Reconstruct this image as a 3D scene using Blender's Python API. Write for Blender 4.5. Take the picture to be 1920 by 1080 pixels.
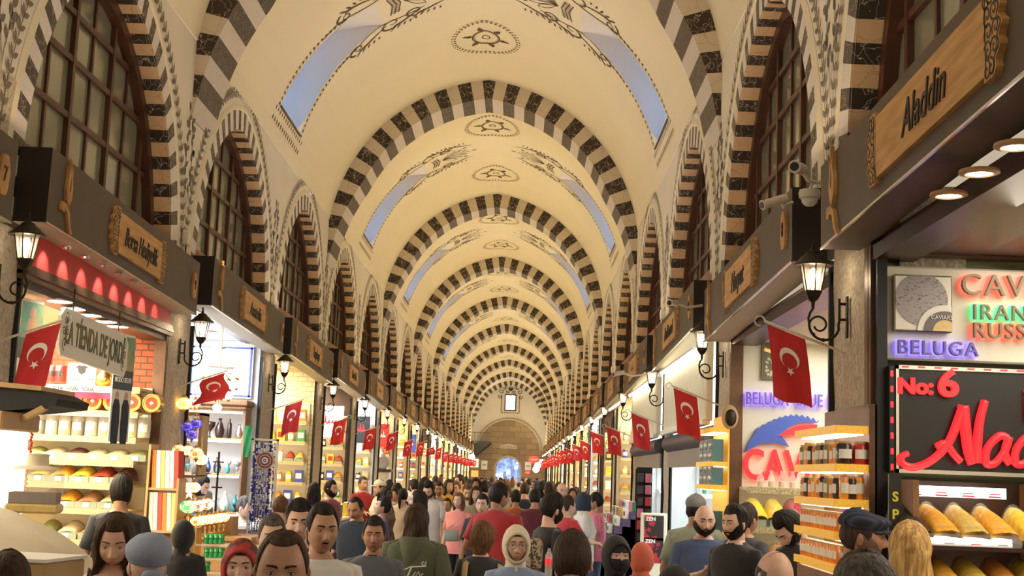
import bpy, math, random
from mathutils import Vector, Matrix
for o in list(bpy.data.objects): bpy.data.objects.remove(o, do_unlink=True)
PI = math.pi; S = math.sin; K = math.cos
SC = bpy.context.scene; COL = SC.collection
# ---------------------------------------------------------------- camera
FPX, PITCH, YAW, ROLL, CX, CZ = 2493.3, .1388, -.0097, .0381, .7321, 1.85
_F = Vector((S(YAW)*K(PITCH), K(YAW)*K(PITCH), S(PITCH))); _R = Vector((K(YAW), -S(YAW), 0)); _U = _R.cross(_F)
_r = _R*K(ROLL) + _U*S(ROLL); _u = _U*K(ROLL) - _R*S(ROLL)
cam = bpy.data.cameras.new('camera'); cam.lens = 36*FPX/1920; cam.sensor_width = 36; cam.clip_start = .05; cam.clip_end = 300
camo = bpy.data.objects.new('camera', cam); COL.objects.link(camo); SC.camera = camo
camo.matrix_world = Matrix(((_r.x, _u.x, -_F.x, CX), (_r.y, _u.y, -_F.y, 0), (_r.z, _u.z, -_F.z, CZ), (0, 0, 0, 1)))
def at_px(px, py, Y):                       # photo pixel + distance down the hall -> point
    a = px-960; b = py-540
    v = _F*FPX + _r*a - _u*b
    return Vector((CX, 0, CZ)) + v*(Y/v.y)
# ---------------------------------------------------------------- world, exposure, big lights
SC.view_settings.view_transform = 'Standard'; SC.view_settings.look = 'None'
SC.view_settings.gamma = 1; SC.view_settings.use_curve_mapping = False
SC.view_settings.exposure = 0.0
W = bpy.data.worlds.new('world'); SC.world = W; W.use_nodes = True
W.node_tree.nodes['Background'].inputs[0].default_value = (1, .82, .6, 1)
W.node_tree.nodes['Background'].inputs[1].default_value = .55
BAY = 9.2585; PIT = BAY/2; RIB1 = 21.86; NB = 8; YEND = RIB1 + 8*BAY; YBACK = RIB1 - 3*BAY
def area(name, loc, rot, sx, sy, e, col, spread=None):
    l = bpy.data.lights.new(name, 'AREA'); l.shape = 'RECTANGLE'; l.size = sx; l.size_y = sy; l.energy = e; l.color = col
    if spread: l.spread = spread
    o = bpy.data.objects.new(name, l); COL.objects.link(o); o.location = loc; o.rotation_euler = rot; return o
def point(name, loc, e, col, r=.05):
    l = bpy.data.lights.new(name, 'POINT'); l.energy = e; l.color = col; l.shadow_soft_size = r
    o = bpy.data.objects.new(name, l); COL.objects.link(o); o.location = loc; return o
UP_E = 52
for k in range(-2, 9):                      # strip lamps lying on top of the shop fascias, shining up at the vault
    yc = RIB1 + (k-.5)*BAY
    warm = (1, .755, .49) if k < 1 else (1, .74, .38)
    for sx in (-1, 1):
        e = UP_E*(1.0 if k < 1 else 1.15)
        area('fascia_uplight', (sx*2.37, yc, 3.86), (0, PI - sx*math.radians(40), 0), .12, BAY*.9, e, warm, math.radians(115))
        area('fascia_uplight', (sx*2.37, yc, 3.87), (0, PI - sx*math.radians(15), 0), .12, BAY*.9, 15, warm)
# ---------------------------------------------------------------- tagging
def tag(o, label=None, cat=None, group=None, kind=None):
    if label: o['label'] = label
    if cat: o['category'] = cat
    if group: o['group'] = group
    if kind: o['kind'] = kind
    return o
def thing(name, label, cat, loc=(0, 0, 0), rotz=0, group=None, scale=None):
    o = bpy.data.objects.new(name, None); COL.objects.link(o); o.empty_display_size = .05
    o.location = loc; o.rotation_euler = (0, 0, rotz)
    if scale: o.scale = (scale,)*3
    return tag(o, label, cat, group)
def copy_tree(o, parent=None):
    c = o.copy(); COL.objects.link(c); c.parent = parent
    for ch in list(o.children):
        if ch.name in KIDS: copy_tree(ch, c)
    return c
KIDS = set()
def dup(root, loc=None, rotz=None, label=None, group=None):
    c = root.copy(); COL.objects.link(c)
    for ch in list(root.children):
        d = ch.copy(); COL.objects.link(d); d.parent = c
        for g in list(ch.children):
            h = g.copy(); COL.objects.link(h); h.parent = d
    if loc is not None: c.location = loc
    if rotz is not None: c.rotation_euler = (0, 0, rotz)
    if label: c['label'] = label
    if group: c['group'] = group
    return c
# ---------------------------------------------------------------- materials
MATS = {}
def _mat(name):
    m = bpy.data.materials.new(name); m.use_nodes = True; MATS[name] = m
    return m, m.node_tree, m.node_tree.nodes['Principled BSDF']
def mat(name, col, rough=.6, metal=0, var=0, vscale=8, bump=0, bscale=40, emit=0, ecol=None, trans=0, alpha=1, col2=None, spec=None, stretch=None, coat=0, lo=.35, hi=.65, sheen=0, sss=0):
    if name in MATS: return MATS[name]
    m, nt, b = _mat(name); L = nt.links.new
    c = (*col, 1); b.inputs['Base Color'].default_value = c; b.inputs['Roughness'].default_value = rough; b.inputs['Metallic'].default_value = metal
    if spec is not None: b.inputs['Specular IOR Level'].default_value = spec
    if coat: b.inputs['Coat Weight'].default_value = coat
    if sheen: b.inputs['Sheen Weight'].default_value = sheen
    if sss:
        b.inputs['Subsurface Weight'].default_value = sss; b.inputs['Subsurface Radius'].default_value = (.012, .005, .003); b.inputs['Subsurface Scale'].default_value = 1
    if trans: b.inputs['Transmission Weight'].default_value = trans; b.inputs['IOR'].default_value = 1.3
    if alpha < 1: b.inputs['Alpha'].default_value = alpha
    if emit: b.inputs['Emission Color'].default_value = (*(ecol or col), 1); b.inputs['Emission Strength'].default_value = emit
    if var or col2 or bump:
        tc = nt.nodes.new('ShaderNodeTexCoord'); src = tc.outputs['Object']
        if stretch:
            mp = nt.nodes.new('ShaderNodeMapping'); mp.inputs['Scale'].default_value = stretch; L(src, mp.inputs[0]); src = mp.outputs[0]
    if var or col2:
        n = nt.nodes.new('ShaderNodeTexNoise'); n.inputs['Scale'].default_value = vscale; n.inputs['Detail'].default_value = 5; L(src, n.inputs['Vector'])
        r = nt.nodes.new('ShaderNodeValToRGB'); r.color_ramp.elements[0].position = lo; r.color_ramp.elements[1].position = hi
        c2 = col2 or tuple(x*(1-var) for x in col)
        r.color_ramp.elements[0].color = (*c2, 1); r.color_ramp.elements[1].color = c
        L(n.outputs['Fac'], r.inputs[0]); L(r.outputs[0], b.inputs['Base Color'])
        if emit and emit < 0: pass
    if bump:
        n2 = nt.nodes.new('ShaderNodeTexNoise'); n2.inputs['Scale'].default_value = bscale; n2.inputs['Detail'].default_value = 4; L(src, n2.inputs['Vector'])
        bp = nt.nodes.new('ShaderNodeBump'); bp.inputs['Strength'].default_value = bump; bp.inputs['Distance'].default_value = .02
        L(n2.outputs['Fac'], bp.inputs['Height']); L(bp.outputs[0], b.inputs['Normal'])
    return m
def marble(name, col, vein, scale=5, width=.035, rough=.45, stretch=None, dist=1.2, mix=.9):
    m, nt, b = _mat(name); L = nt.links.new
    b.inputs['Roughness'].default_value = rough
    tc = nt.nodes.new('ShaderNodeTexCoord'); mp = nt.nodes.new('ShaderNodeMapping'); L(tc.outputs['Object'], mp.inputs[0])
    if stretch: mp.inputs['Scale'].default_value = stretch
    ns = nt.nodes.new('ShaderNodeTexNoise'); ns.inputs['Scale'].default_value = scale*.8; ns.inputs['Detail'].default_value = 4; L(mp.outputs[0], ns.inputs['Vector'])
    mx = nt.nodes.new('ShaderNodeMixRGB'); mx.blend_type = 'LINEAR_LIGHT'; mx.inputs[0].default_value = dist*.12; L(mp.outputs[0], mx.inputs[1]); L(ns.outputs['Color'], mx.inputs[2])
    v = nt.nodes.new('ShaderNodeTexVoronoi'); v.feature = 'DISTANCE_TO_EDGE'; v.inputs['Scale'].default_value = scale; L(mx.outputs[0], v.inputs['Vector'])
    r = nt.nodes.new('ShaderNodeValToRGB'); r.color_ramp.elements[0].position = 0; r.color_ramp.elements[1].position = width
    r.color_ramp.elements[0].color = (*[vein[i]*mix + col[i]*(1-mix) for i in range(3)], 1); r.color_ramp.elements[1].color = (*col, 1)
    L(v.outputs['Distance'], r.inputs[0]); L(r.outputs[0], b.inputs['Base Color'])
    return m
def srgb(r, g, b): return tuple((x/255/12.92 if x <= 10 else ((x/255+.055)/1.055)**2.4) for x in (r, g, b))
def M(n): return MATS[n]
mat('plaster', (.74, .69, .60), .85, var=.10, vscale=.9, bump=.12, bscale=6)
mat('vault_plaster', (.76, .695, .53), .85, var=.06, vscale=.5, bump=.05, bscale=5)
marble('marble_dark', (.032, .020, .014), (.55, .48, .40), 8.5, .028)
marble('marble_dark_soffit', (.040, .028, .022), (.42, .37, .33), 10, .035, stretch=(1, 2.6, 1))
marble('marble_tan', (.60, .52, .41), (.38, .28, .20), 3, .02, mix=.6)
marble('marble_pale', (.58, .54, .52), (.45, .41, .40), 3, .03, mix=.6, stretch=(1, 2, 1))
marble('marble_white', (.66, .63, .61), (.5, .46, .44), 4, .02, mix=.5)
marble('marble_tan_uplit', (.62, .42, .25), (.36, .20, .10), 4, .02, mix=.8, stretch=(1, 1, 2.5))  # tan veined reveal stone with the orange uplight glow put into its colour
mat('paint_olive', (.115, .085, .045), .8, var=.3, vscale=12)
mat('paint_garland', (.20, .17, .12), .8, var=.3, vscale=12)
mat('window_wood', (.085, .028, .012), .45, var=.4, vscale=6, stretch=(1, 1, .3))
mat('window_glass', (.16, .17, .12), .12, spec=.9, col2=(.20, .20, .15), vscale=1.2, bump=.05, bscale=2)
mat('fascia', (.115, .086, .060), .55, var=.12, vscale=3, bump=.04, bscale=60)
mat('fascia_end', (.016, .009, .006), .6)
mat('plaque_wood', (.74, .43, .16), .5, col2=(.52, .27, .09), vscale=3, stretch=(1, 1, 9), bump=.08, bscale=10)
mat('plaque_carved', (.66, .38, .14), .55, col2=(.42, .21, .07), vscale=6)
mat('lettering', (.02, .012, .008), .5)
mat('sill_copper', (.34, .15, .08), .55, var=.35, vscale=4)
mat('stone', (.66, .58, .46), .9, col2=(.42, .35, .26), vscale=38, bump=.9, bscale=80)
mat('stone_end_plain', (.40, .29, .18), .9)
mat('iron', (.035, .024, .016), .45, metal=.6, bump=.2, bscale=80)
mat('bulb', (1, .9, .7), .4, emit=26, ecol=(1, .82, .55))
mat('lamp_glass', (.9, .85, .75), .05, trans=0, alpha=.22, spec=.8)
mat('flag_red', (.62, .012, .015), .65, var=.15, vscale=5, sheen=.3)
mat('flag_white', (.9, .85, .8), .7)
mat('pole_white', (.7, .64, .55), .5)
mat('white_plastic', (.72, .66, .55), .45)
mat('white_paint', (.8, .77, .7), .5)
mat('black', (.012, .012, .013), .4)
mat('black_soft', (.02, .02, .02), .8)
mat('floor_stone', (.20, .17, .14), .45, var=.4, vscale=3)
mat('dark_metal', (.02, .022, .024), .4, metal=.4)
mat('bronze_frame', (.16, .075, .035), .4, metal=.3, var=.4, vscale=5, bump=.1)
mat('door_green', (.02, .06, .075), .5)
mat('daylight', (.55, .75, 1), .5, emit=7.5, ecol=(.50, .72, 1))
mat('shaft_sky', (.55, .75, 1), .5, emit=3.0, ecol=(.24, .46, 1))
mat('led', (1, .97, .9), .5, emit=6, ecol=(1, .95, .86))
mat('led_soft', (1, .97, .9), .5, emit=3.2, ecol=(1, .93, .8))
mat('chrome', (.7, .7, .7), .2, metal=1)
mat('brass', (.75, .5, .16), .3, metal=1)
mat('glass', (.95, .97, .95), .05, alpha=.25, spec=.8)
# ---------------------------------------------------------------- mesh builder
class MB:
    def __init__(s): s.v = []; s.f = []; s.m = []
    def add(s, vs, fs, mi=0):
        n = len(s.v); s.v += [tuple(v) for v in vs]; s.f += [tuple(i+n for i in f) for f in fs]
        s.m += mi if isinstance(mi, list) else [mi]*len(fs); return s
    def box(s, x0, x1, y0, y1, z0, z1, mi=0, M_=None):
        vs = [(x, y, z) for x in (x0, x1) for y in (y0, y1) for z in (z0, z1)]
        if M_: vs = [M_ @ Vector(v) for v in vs]
        return s.add(vs, [(0, 1, 3, 2), (4, 6, 7, 5), (0, 4, 5, 1), (2, 3, 7, 6), (0, 2, 6, 4), (1, 5, 7, 3)], mi)
    def cbox(s, c, d, mi=0, M_=None):
        return s.box(c[0]-d[0]/2, c[0]+d[0]/2, c[1]-d[1]/2, c[1]+d[1]/2, c[2]-d[2]/2, c[2]+d[2]/2, mi, M_)
    def bbox(s, x0, x1, y0, y1, z0, z1, b=.004, mi=0):   # box with chamfered edges
        xs = (x0, x1); ys = (y0, y1); zs = (z0, z1); vs = []; idx = {}
        for i in (0, 1):
            for j in (0, 1):
                for k in (0, 1):
                    sx = b if i == 0 else -b; sy = b if j == 0 else -b; sz = b if k == 0 else -b
                    for a, p in enumerate(((xs[i], ys[j]+sy, zs[k]+sz), (xs[i]+sx, ys[j], zs[k]+sz), (xs[i]+sx, ys[j]+sy, zs[k]))):
                        idx[i, j, k, a] = len(vs); vs.append(p)
        fs = []
        for i in (0, 1): fs.append([idx[i, 0, 0, 0], idx[i, 0, 1, 0], idx[i, 1, 1, 0], idx[i, 1, 0, 0]][::(1 if i == 0 else -1)])
        for j in (0, 1): fs.append([idx[0, j, 0, 1], idx[1, j, 0, 1], idx[1, j, 1, 1], idx[0, j, 1, 1]][::(1 if j == 0 else -1)])
        for k in (0, 1): fs.append([idx[0, 0, k, 2], idx[0, 1, k, 2], idx[1, 1, k, 2], idx[1, 0, k, 2]][::(1 if k == 0 else -1)])
        for i in (0, 1):
            for j in (0, 1): fs.append([idx[i, j, 0, 0], idx[i, j, 0, 1], idx[i, j, 1, 1], idx[i, j, 1, 0]])
            for k in (0, 1): fs.append([idx[i, 0, k, 0], idx[i, 0, k, 2], idx[i, 1, k, 2], idx[i, 1, k, 0]])
        for j in (0, 1):
            for k in (0, 1): fs.append([idx[0, j, k, 1], idx[0, j, k, 2], idx[1, j, k, 2], idx[1, j, k, 1]])
        for i in (0, 1):
            for j in (0, 1):
                for k in (0, 1): fs.append([idx[i, j, k, 0], idx[i, j, k, 1], idx[i, j, k, 2]])
        return s.add(vs, fs, mi)
    def lathe(s, prof, c=(0, 0, 0), n=16, mi=0, axis='z', M_=None, sq=1):
        vs = []; fs = []
        for r, z in prof:
            for i in range(n):
                a = 2*PI*i/n; p = (r*K(a), r*S(a)*sq, z)
                if axis == 'y': p = (p[0], p[2], p[1])
                if axis == 'x': p = (p[2], p[0], p[1])
                p = Vector(p)
                if M_: p = M_ @ p
                vs.append((p[0]+c[0], p[1]+c[1], p[2]+c[2]))
        for j in range(len(prof)-1):
            for i in range(n): fs.append((j*n+i, j*n+(i+1) % n, (j+1)*n+(i+1) % n, (j+1)*n+i))
        if prof[0][0] > 1e-4: fs.append(tuple(range(n))[::-1])
        if prof[-1][0] > 1e-4: fs.append(tuple((len(prof)-1)*n+i for i in range(n)))
        return s.add(vs, fs, mi)
    def tube(s, pts, r, n=8, mi=0, caps=True):
        pts = [Vector(p) for p in pts]; N = len(pts)
        rs = r if isinstance(r, (list, tuple)) else [r]*N
        vs = []; fs = []; up = Vector((.31, .17, .93)); prev = None
        for i, p in enumerate(pts):
            t = (pts[min(i+1, N-1)] - pts[max(i-1, 0)])
            if t.length < 1e-9: t = Vector((0, 0, 1))
            t.normalize()
            if prev is None: a = t.cross(up); a = a if a.length > .05 else t.cross(Vector((1, 0, 0)))
            else: a = prev - t*prev.dot(t)
            a.normalize(); prev = a; b = t.cross(a); rr = rs[i]
            ra, rb = rr if isinstance(rr, tuple) else (rr, rr)
            for k in range(n):
                q = 2*PI*k/n; vs.append(p + a*(ra*K(q)) + b*(rb*S(q)))
        for i in range(N-1):
            for k in range(n): fs.append((i*n+k, i*n+(k+1) % n, (i+1)*n+(k+1) % n, (i+1)*n+k))
        if caps: fs.append(tuple(range(n))[::-1]); fs.append(tuple((N-1)*n+k for k in range(n)))
        return s.add(vs, fs, mi)
    def ball(s, c, r, n=12, m=8, mi=0, sc=(1, 1, 1), M_=None):
        prof = [(max(1e-5, r*S(PI*j/m)), -r*K(PI*j/m)) for j in range(m+1)]
        Ms = Matrix.Diagonal(Vector((*sc, 1)))
        if M_: Ms = M_ @ Ms
        return s.lathe(prof, c, n, mi, M_=Ms)
    def prism(s, poly, y0, y1, mi=0, fn=None, side=None):   # poly in (x,z), extruded along y; front at y0
        n = len(poly); vs = [(p[0], y0, p[1]) for p in poly] + [(p[0], y1, p[1]) for p in poly]
        if fn: vs = [fn(v) for v in vs]
        fs = [tuple(range(n)), tuple(range(2*n-1, n-1, -1))] + [(i, i+n, (i+1) % n+n, (i+1) % n) for i in range(n)]
        return s.add(vs, fs, [mi, mi]+[mi if side is None else side]*n)
    def grid(s, P, mi=0, closed=False, flip=False):          # P[i][j] points
        n = len(P); m = len(P[0]); vs = [p for row in P for p in row]; fs = []
        for i in range(n-1):
            for j in range(m if closed else m-1):
                q = (i*m+j, i*m+(j+1) % m, (i+1)*m+(j+1) % m, (i+1)*m+j)
                fs.append(q[::-1] if flip else q)
        return s.add(vs, fs, mi)
    def ribbon(s, pts, w, fn, mi=0):                          # flat painted stroke; pts in 2D, fn maps (u,v)->3D
        N = len(pts); vs = []
        for i, p in enumerate(pts):
            a = pts[max(i-1, 0)]; b = pts[min(i+1, N-1)]; dx, dy = b[0]-a[0], b[1]-a[1]; l = math.hypot(dx, dy) or 1
            ww = w(i/(N-1)) if callable(w) else w
            nx, ny = -dy/l*ww/2, dx/l*ww/2
            vs += [fn(p[0]+nx, p[1]+ny), fn(p[0]-nx, p[1]-ny)]
        return s.add(vs, [(2*i, 2*i+1, 2*i+3, 2*i+2) for i in range(N-1)], mi)
    def leaf(s, x, y, ang, L, w, fn, mi=0):
        c, d = K(ang), S(ang); pts = [(0, 0), (.35*L, w/2), (.7*L, w*.4), (L, 0), (.7*L, -w*.4), (.35*L, -w/2)]
        return s.add([fn(x+a*c-b*d, y+a*d+b*c) for a, b in pts], [(0, 1, 2, 3, 4, 5)], mi)
    def build(s, name, mats, parent=None, smooth=False, loc=None, rot=None):
        me = bpy.data.meshes.new(name); me.from_pydata(s.v, [], s.f)
        if not isinstance(mats, (list, tuple)): mats = [mats]
        for m in mats: me.materials.append(MATS[m] if isinstance(m, str) else m)
        me.polygons.foreach_set('material_index', s.m)
        if smooth:
            me.polygons.foreach_set('use_smooth', [True]*len(s.f))
            if smooth != 'full':
                try: me.set_sharp_from_angle(angle=math.radians(smooth if smooth is not True else 40))
                except Exception: pass
        me.update()
        o = bpy.data.objects.new(name, me); COL.objects.link(o)
        if parent: o.parent = parent
        if loc is not None: o.location = loc
        if rot is not None: o.rotation_euler = rot
        return o
def struct(o): o['kind'] = 'structure'; return o
_tc = {}
def text_mb(txt, size, depth=.004, shear=0, bold=0, align='CENTER', sx=1.0, mb=None, off=(0, 0, 0), mi=0, spacing=1):
    """lettering as mesh, reading along +x, up +z, front face towards -y"""
    c = bpy.data.curves.new('t', 'FONT'); c.body = txt; c.size = size; c.extrude = depth/2; c.shear = shear; c.offset = bold
    c.align_x = align; c.align_y = 'CENTER'; c.space_character = spacing; c.resolution_u = 4
    o = bpy.data.objects.new('t', c); COL.objects.link(o)
    dg = bpy.context.evaluated_depsgraph_get(); me = bpy.data.meshes.new_from_object(o.evaluated_get(dg))
    mb = mb or MB()
    mb.add([(v.co.x*sx+off[0], -v.co.z-depth/2+off[1], v.co.y+off[2]) for v in me.vertices], [tuple(p.vertices) for p in me.polygons], mi)
    bpy.data.objects.remove(o, do_unlink=True); bpy.data.curves.remove(c); bpy.data.meshes.remove(me)
    return mb
def spiral(x, y, r0, r1, a0, a1, n=18):
    return [(x+(r0+(r1-r0)*t)*K(a0+(a1-a0)*t), y+(r0+(r1-r0)*t)*S(a0+(a1-a0)*t)) for t in [i/n for i in range(n+1)]]
ORD = ['first', 'second', 'third', 'fourth', 'fifth', 'sixth', 'seventh', 'eighth', 'ninth', 'tenth', 'eleventh', 'twelfth', 'thirteenth', 'fourteenth', 'fifteenth', 'sixteenth', 'seventeenth', 'eighteenth', 'nineteenth', 'twentieth']
def _brick(name, c1, c2, mortar, sc, w=.5, h=.25):
    m, nt, b = _mat(name); L = nt.links.new; b.inputs['Roughness'].default_value = .9
    tc = nt.nodes.new('ShaderNodeTexCoord'); mp = nt.nodes.new('ShaderNodeMapping'); mp.inputs['Rotation'].default_value = (PI/2, 0, 0); L(tc.outputs['Object'], mp.inputs[0])
    t = nt.nodes.new('ShaderNodeTexBrick'); t.inputs['Scale'].default_value = sc; t.inputs['Color1'].default_value = (*c1, 1); t.inputs['Color2'].default_value = (*c2, 1); t.inputs['Mortar'].default_value = (*mortar, 1); t.inputs['Mortar Size'].default_value = .008
    L(mp.outputs[0], t.inputs['Vector']); L(t.outputs['Color'], b.inputs['Base Color'])
_brick('stone_end', (.36, .27, .17), (.25, .18, .11), (.16, .11, .07), .62)
# ================================================================ the hall
EX, Z0V, AV = .317, 5.55, 2.6; RV = AV + EX; PHI0 = math.acos(EX/RV)
ZW = 5.95                                    # side walls run up to here, then the vault
def prof(s, off=0, a=AV, e=EX, z0=Z0V):      # s = arc length from the crown (negative = left) -> x,z
    R = a + e; ph0 = math.acos(e/R); sg = 1 if s >= 0 else -1; d = abs(s); ph = ph0 - d/R
    if ph >= 0: return sg*((R-off)*K(ph) - e), z0 + (R-off)*S(ph)
    return sg*(a-off), z0 - (d - ph0*R)
SW = (PHI0 - math.asin((ZW-Z0V)/RV))*RV      # arc length crown -> wall top
# ---- ribs
def make_rib():
    mb = MB(); dep = .88; L = PHI0*RV + .42
    sst_ = lambda a, b, x: max(0, min(1, (x-a)/(b-a)))**1.15
    tt = lambda s: .31*(1-sst_(PHI0*RV-1.25, L, s))+.012; pitch = .432; dk = .225
    cuts = [0]; c = dk/2; d = True; mats = []
    while cuts[-1] < L: cuts.append(min(c, L)); mats.append(d); c += (pitch-dk) if d else dk; d = not d
    def seg(sa, sb, dark, sg):
        n = 3; f, o = [], []
        ss = [sa + (sb-sa)*i/n for i in range(n+1)]
        def P(s, off, y): x, z = prof(s*sg if s else 1e-9*sg, off); return (x, y, z)
        def Pi(s, off, y):                   # keep the apex of the inner curve on the centre line
            x, z = P(s, off, y)[0], P(s, off, y)[2]
            if s < 1e-6:
                R = RV-off; x = 0; z = Z0V + math.sqrt(R*R-EX*EX)
            return (x, y, z)
        fl = sg > 0
        mb.grid([[Pi(s, -.01, 0) for s in ss], [Pi(s, tt(s), 0) for s in ss]], 0 if dark else 2, flip=fl)
        mb.grid([[Pi(s, tt(s), 0) for s in ss], [Pi(s, tt(s), dep) for s in ss]], 1 if dark else 3, flip=fl)
        mb.grid([[Pi(s, tt(s), dep) for s in ss], [Pi(s, -.01, dep) for s in ss]], 0 if dark else 2, flip=fl)
    for sg in (-1, 1):
        for i in range(len(mats)): seg(cuts[i], cuts[i+1], mats[i], sg)
    return mb
rib = make_rib().build('trim_1', ['marble_dark', 'marble_dark_soffit', 'marble_tan', 'marble_pale', 'plaster']); struct(rib)
rib.location = (0, RIB1-BAY, 0)
for k in range(1, 11-1):
    c = rib.copy(); COL.objects.link(c); c.location.y = RIB1+(k-1)*BAY - (.86 if k == 9 else 0); c.name = 'trim_%d' % (k+1)
# ---- vault webs with the light slots
SLY = 17.25 - RIB1; SLO_L, SHI_L = -3.50, -1.30
def make_web(first=False):
    mb = MB()
    s_of_z = lambda z: (PHI0 - math.asin((z-Z0V)/RV))*RV
    slo = s_of_z(6.40); shi = 1.48
    def hw(s): return .74 - .30*max(0, min(1, (slo-s)/(slo-shi)))
    S0 = [-SW, -slo, -2.9, -2.5, -2.1, -1.8, -shi, -1.1, -.7, -.35, -1e-9]
    ss = S0 + [1e-9] + [-s for s in S0[::-1][1:]]
    y0, y1 = -BAY+.88, 0
    def ys(s):
        h = hw(abs(s)); return [y0, y0+1.2, SLY-h-.6, SLY-h, SLY-h/3, SLY+h/3, SLY+h, SLY+h+.8, (SLY+h+.8)/2, y1]
    for i in range(len(ss)-1):
        a, b = ss[i], ss[i+1]
        if abs(a-b) < 1e-6: continue
        sub = 2
        for q in range(sub):
            sa = a+(b-a)*q/sub; sb = a+(b-a)*(q+1)/sub
            for j in range(9):
                if j in (3, 4, 5) and -slo-1e-6 <= min(-abs(sa), -abs(sb)) and max(-abs(sa), -abs(sb)) <= -shi+1e-6: continue
                pts = []
                for s_, jj in ((sa, j), (sb, j), (sb, j+1), (sa, j+1)):
                    x, z = prof(s_); pts.append((x, ys(s_)[jj], z))
                mb.add(pts, [(0, 1, 2, 3)])
    return mb, slo, shi, hw
web_mb, SLOTLO, SLOTHI, SLHW = make_web()
def make_shaft(sg):
    """walls of the slanting light shaft cut through the vault; camera sees its lit ceiling"""
    mb = MB(); pane = MB(); sill = MB()
    xt, zt = prof(SLOTHI); xb, zb = prof(SLOTLO); XO = 3.55
    n = 9; ceil = []
    for i in range(n+1):
        t = i/n; x = xt + (XO-xt)*t; z = zt - .10*t - .42*t*t; h = SLHW(SLOTHI) + (.74-SLHW(SLOTHI))*min(1, t*1.6)
        ceil.append([(sg*x, SLY-h, z), (sg*x, SLY+h, z)])
    mb.grid(ceil, 0, flip=sg < 0)
    # cheeks follow the slot edge
    for e_ in (-1, 1):
        row = []
        for i in range(n+1):
            t = i/n; x = xt + (XO-xt)*t; z = ceil[i][0][2]
            s_ = SLOTHI + (SLOTLO-SLOTHI)*min(1, (x-xt)/(xb-xt)); xv, zv = prof(s_); hh = SLHW(s_)
            if x <= xb: row.append([ceil[i][(e_+1)//2], (sg*xv, SLY+e_*hh, zv)])
            else: row.append([ceil[i][(e_+1)//2], (sg*x, SLY+e_*.74, zb)])
        mb.grid(row, 0, flip=(sg*e_ > 0))
    mb.add([(sg*xb, SLY-.74, zb), (sg*xb, SLY+.74, zb), (sg*XO, SLY+.74, zb), (sg*XO, SLY-.74, zb)], [(0, 1, 2, 3)])
    zc = ceil[-1][0][2]
    pane.box(*sorted((sg*XO, sg*(XO+.03))), SLY-.74, SLY+.74, zb, zc)
    sill.box(*sorted((sg*(xb-.012), sg*(xb+.05))), SLY-.75, SLY+.75, zb-.02, zb+.012)
    return mb, pane, sill
# ---- painted ornament (flat strokes on the vault)
def vm(yc):
    def f(u, v): x, z = prof(u if abs(u) > 1e-6 else 1e-6, .006); return (x, yc+v, z)
    return f
def make_rosette():
    mb = MB(); f = vm(0); ax, ay = .52, .74
    ell = lambda kx, n=48: [(ax*kx*K(2*PI*i/n), ay*kx*S(2*PI*i/n)) for i in range(n+1)]
    mb.ribbon(ell(.40), .026, f); mb.ribbon(ell(.35), .009, f); mb.ribbon(ell(.11), .02, f)
    for i in range(6):
        a = 2*PI*i/6+.2; x, y = ax*.42*K(a), ay*.42*S(a); ang = math.atan2(ay*S(a), ax*K(a))
        mb.leaf(x, y, ang, .16, .07, f); mb.leaf(x, y, ang+.6, .09, .04, f); mb.leaf(x, y, ang-.6, .09, .04, f)
    n = 44
    for i in range(n):
        a = 2*PI*i/n; t = math.atan2(ay*K(a), -ax*S(a))
        for d, kx in ((.5, .97), (-.5, .90), (.2, 1.03)):
            mb.leaf(ax*kx*K(a), ay*kx*S(a), t+d, .058, .024, f)
    return mb
def make_scroll(sg):
    mb = MB(); f0 = vm(SLY); f = lambda u, v: f0(sg*u, v)     # u = distance from crown
    for e_ in (-1, 1):
        L = SLOTLO - 1.9; n = 19
        for i in range(n):
            u = 1.95 + L*(i/n)**1; v = e_*(SLHW(u)+.10)
            for d in (.7, -.7): mb.leaf(u, v, e_*d, .065, .030, f)
        # acanthus scrolls either side of the upper slot
        for (u, r, a0) in ((1.95, .15, 0), (1.35, .19, .6), (.98, .15, .3)):
            v = e_*(SLHW(u)+.16 + (.0 if u > 1 else -.06))
            mb.ribbon([(a, v+e_*(b-v)) for a, b in spiral(u, v, .02, r, a0, a0+7.5, 22)], lambda t: .012+.03*t, f)
            mb.ribbon([(u-.02-.5*t, v+e_*(r*.9*K(t*2.2)-.02)) for t in [q/8 for q in range(9)]], lambda t: .05*(1-t)+.012, f)
            for q in range(5): mb.leaf(u-.05-.08*q, v+e_*(r*.8), e_*(.9+.15*q)+PI*0, .17-.018*q, .035, f)
        mb.ribbon([(2.35-1.45*t, e_*(SLHW(2.35-1.45*t)+.06+.05*S(t*9))) for t in [q/20 for q in range(21)]], .022, f)
    # row of leaves under the sill
    for i in range(15):
        v = -.95+1.9*i/14
        mb.leaf(SLOTLO+.16, v, .0, .09, .045, f); mb.leaf(SLOTLO+.10, v+.03, PI, .07, .04, f)
    # capital and fan
    for q in range(3): mb.ribbon([(1.33-.06*q, -.30), (1.27-.06*q, 0), (1.33-.06*q, .30)], .02, f)
    for q in range(9): mb.ribbon([(1.30, -.26+.065*q), (1.17, -.26+.065*q)], .014, f)
    for q in range(7):
        a = PI + (q-3)*.30; r = .60-.04*abs(q-3)
        loop = [(1.10 + r*t*K(a) - .055*S(2*PI*t)*S(a)*.0 - S(a)*.055*S(PI*t**1.6)*sd, r*t*S(a)+K(a)*.055*S(PI*t**1.6)*sd) for sd in (1, -1) for t in ([w/8 for w in range(9)] if sd == 1 else [1-w/8 for w in range(9)])]
        mb.ribbon(loop, .013, f)
        if q in (1, 3, 5): mb.leaf(1.10+(r+.03)*K(a), (r+.03)*S(a), a, .11, .06, f)
        
    return mb
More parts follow.
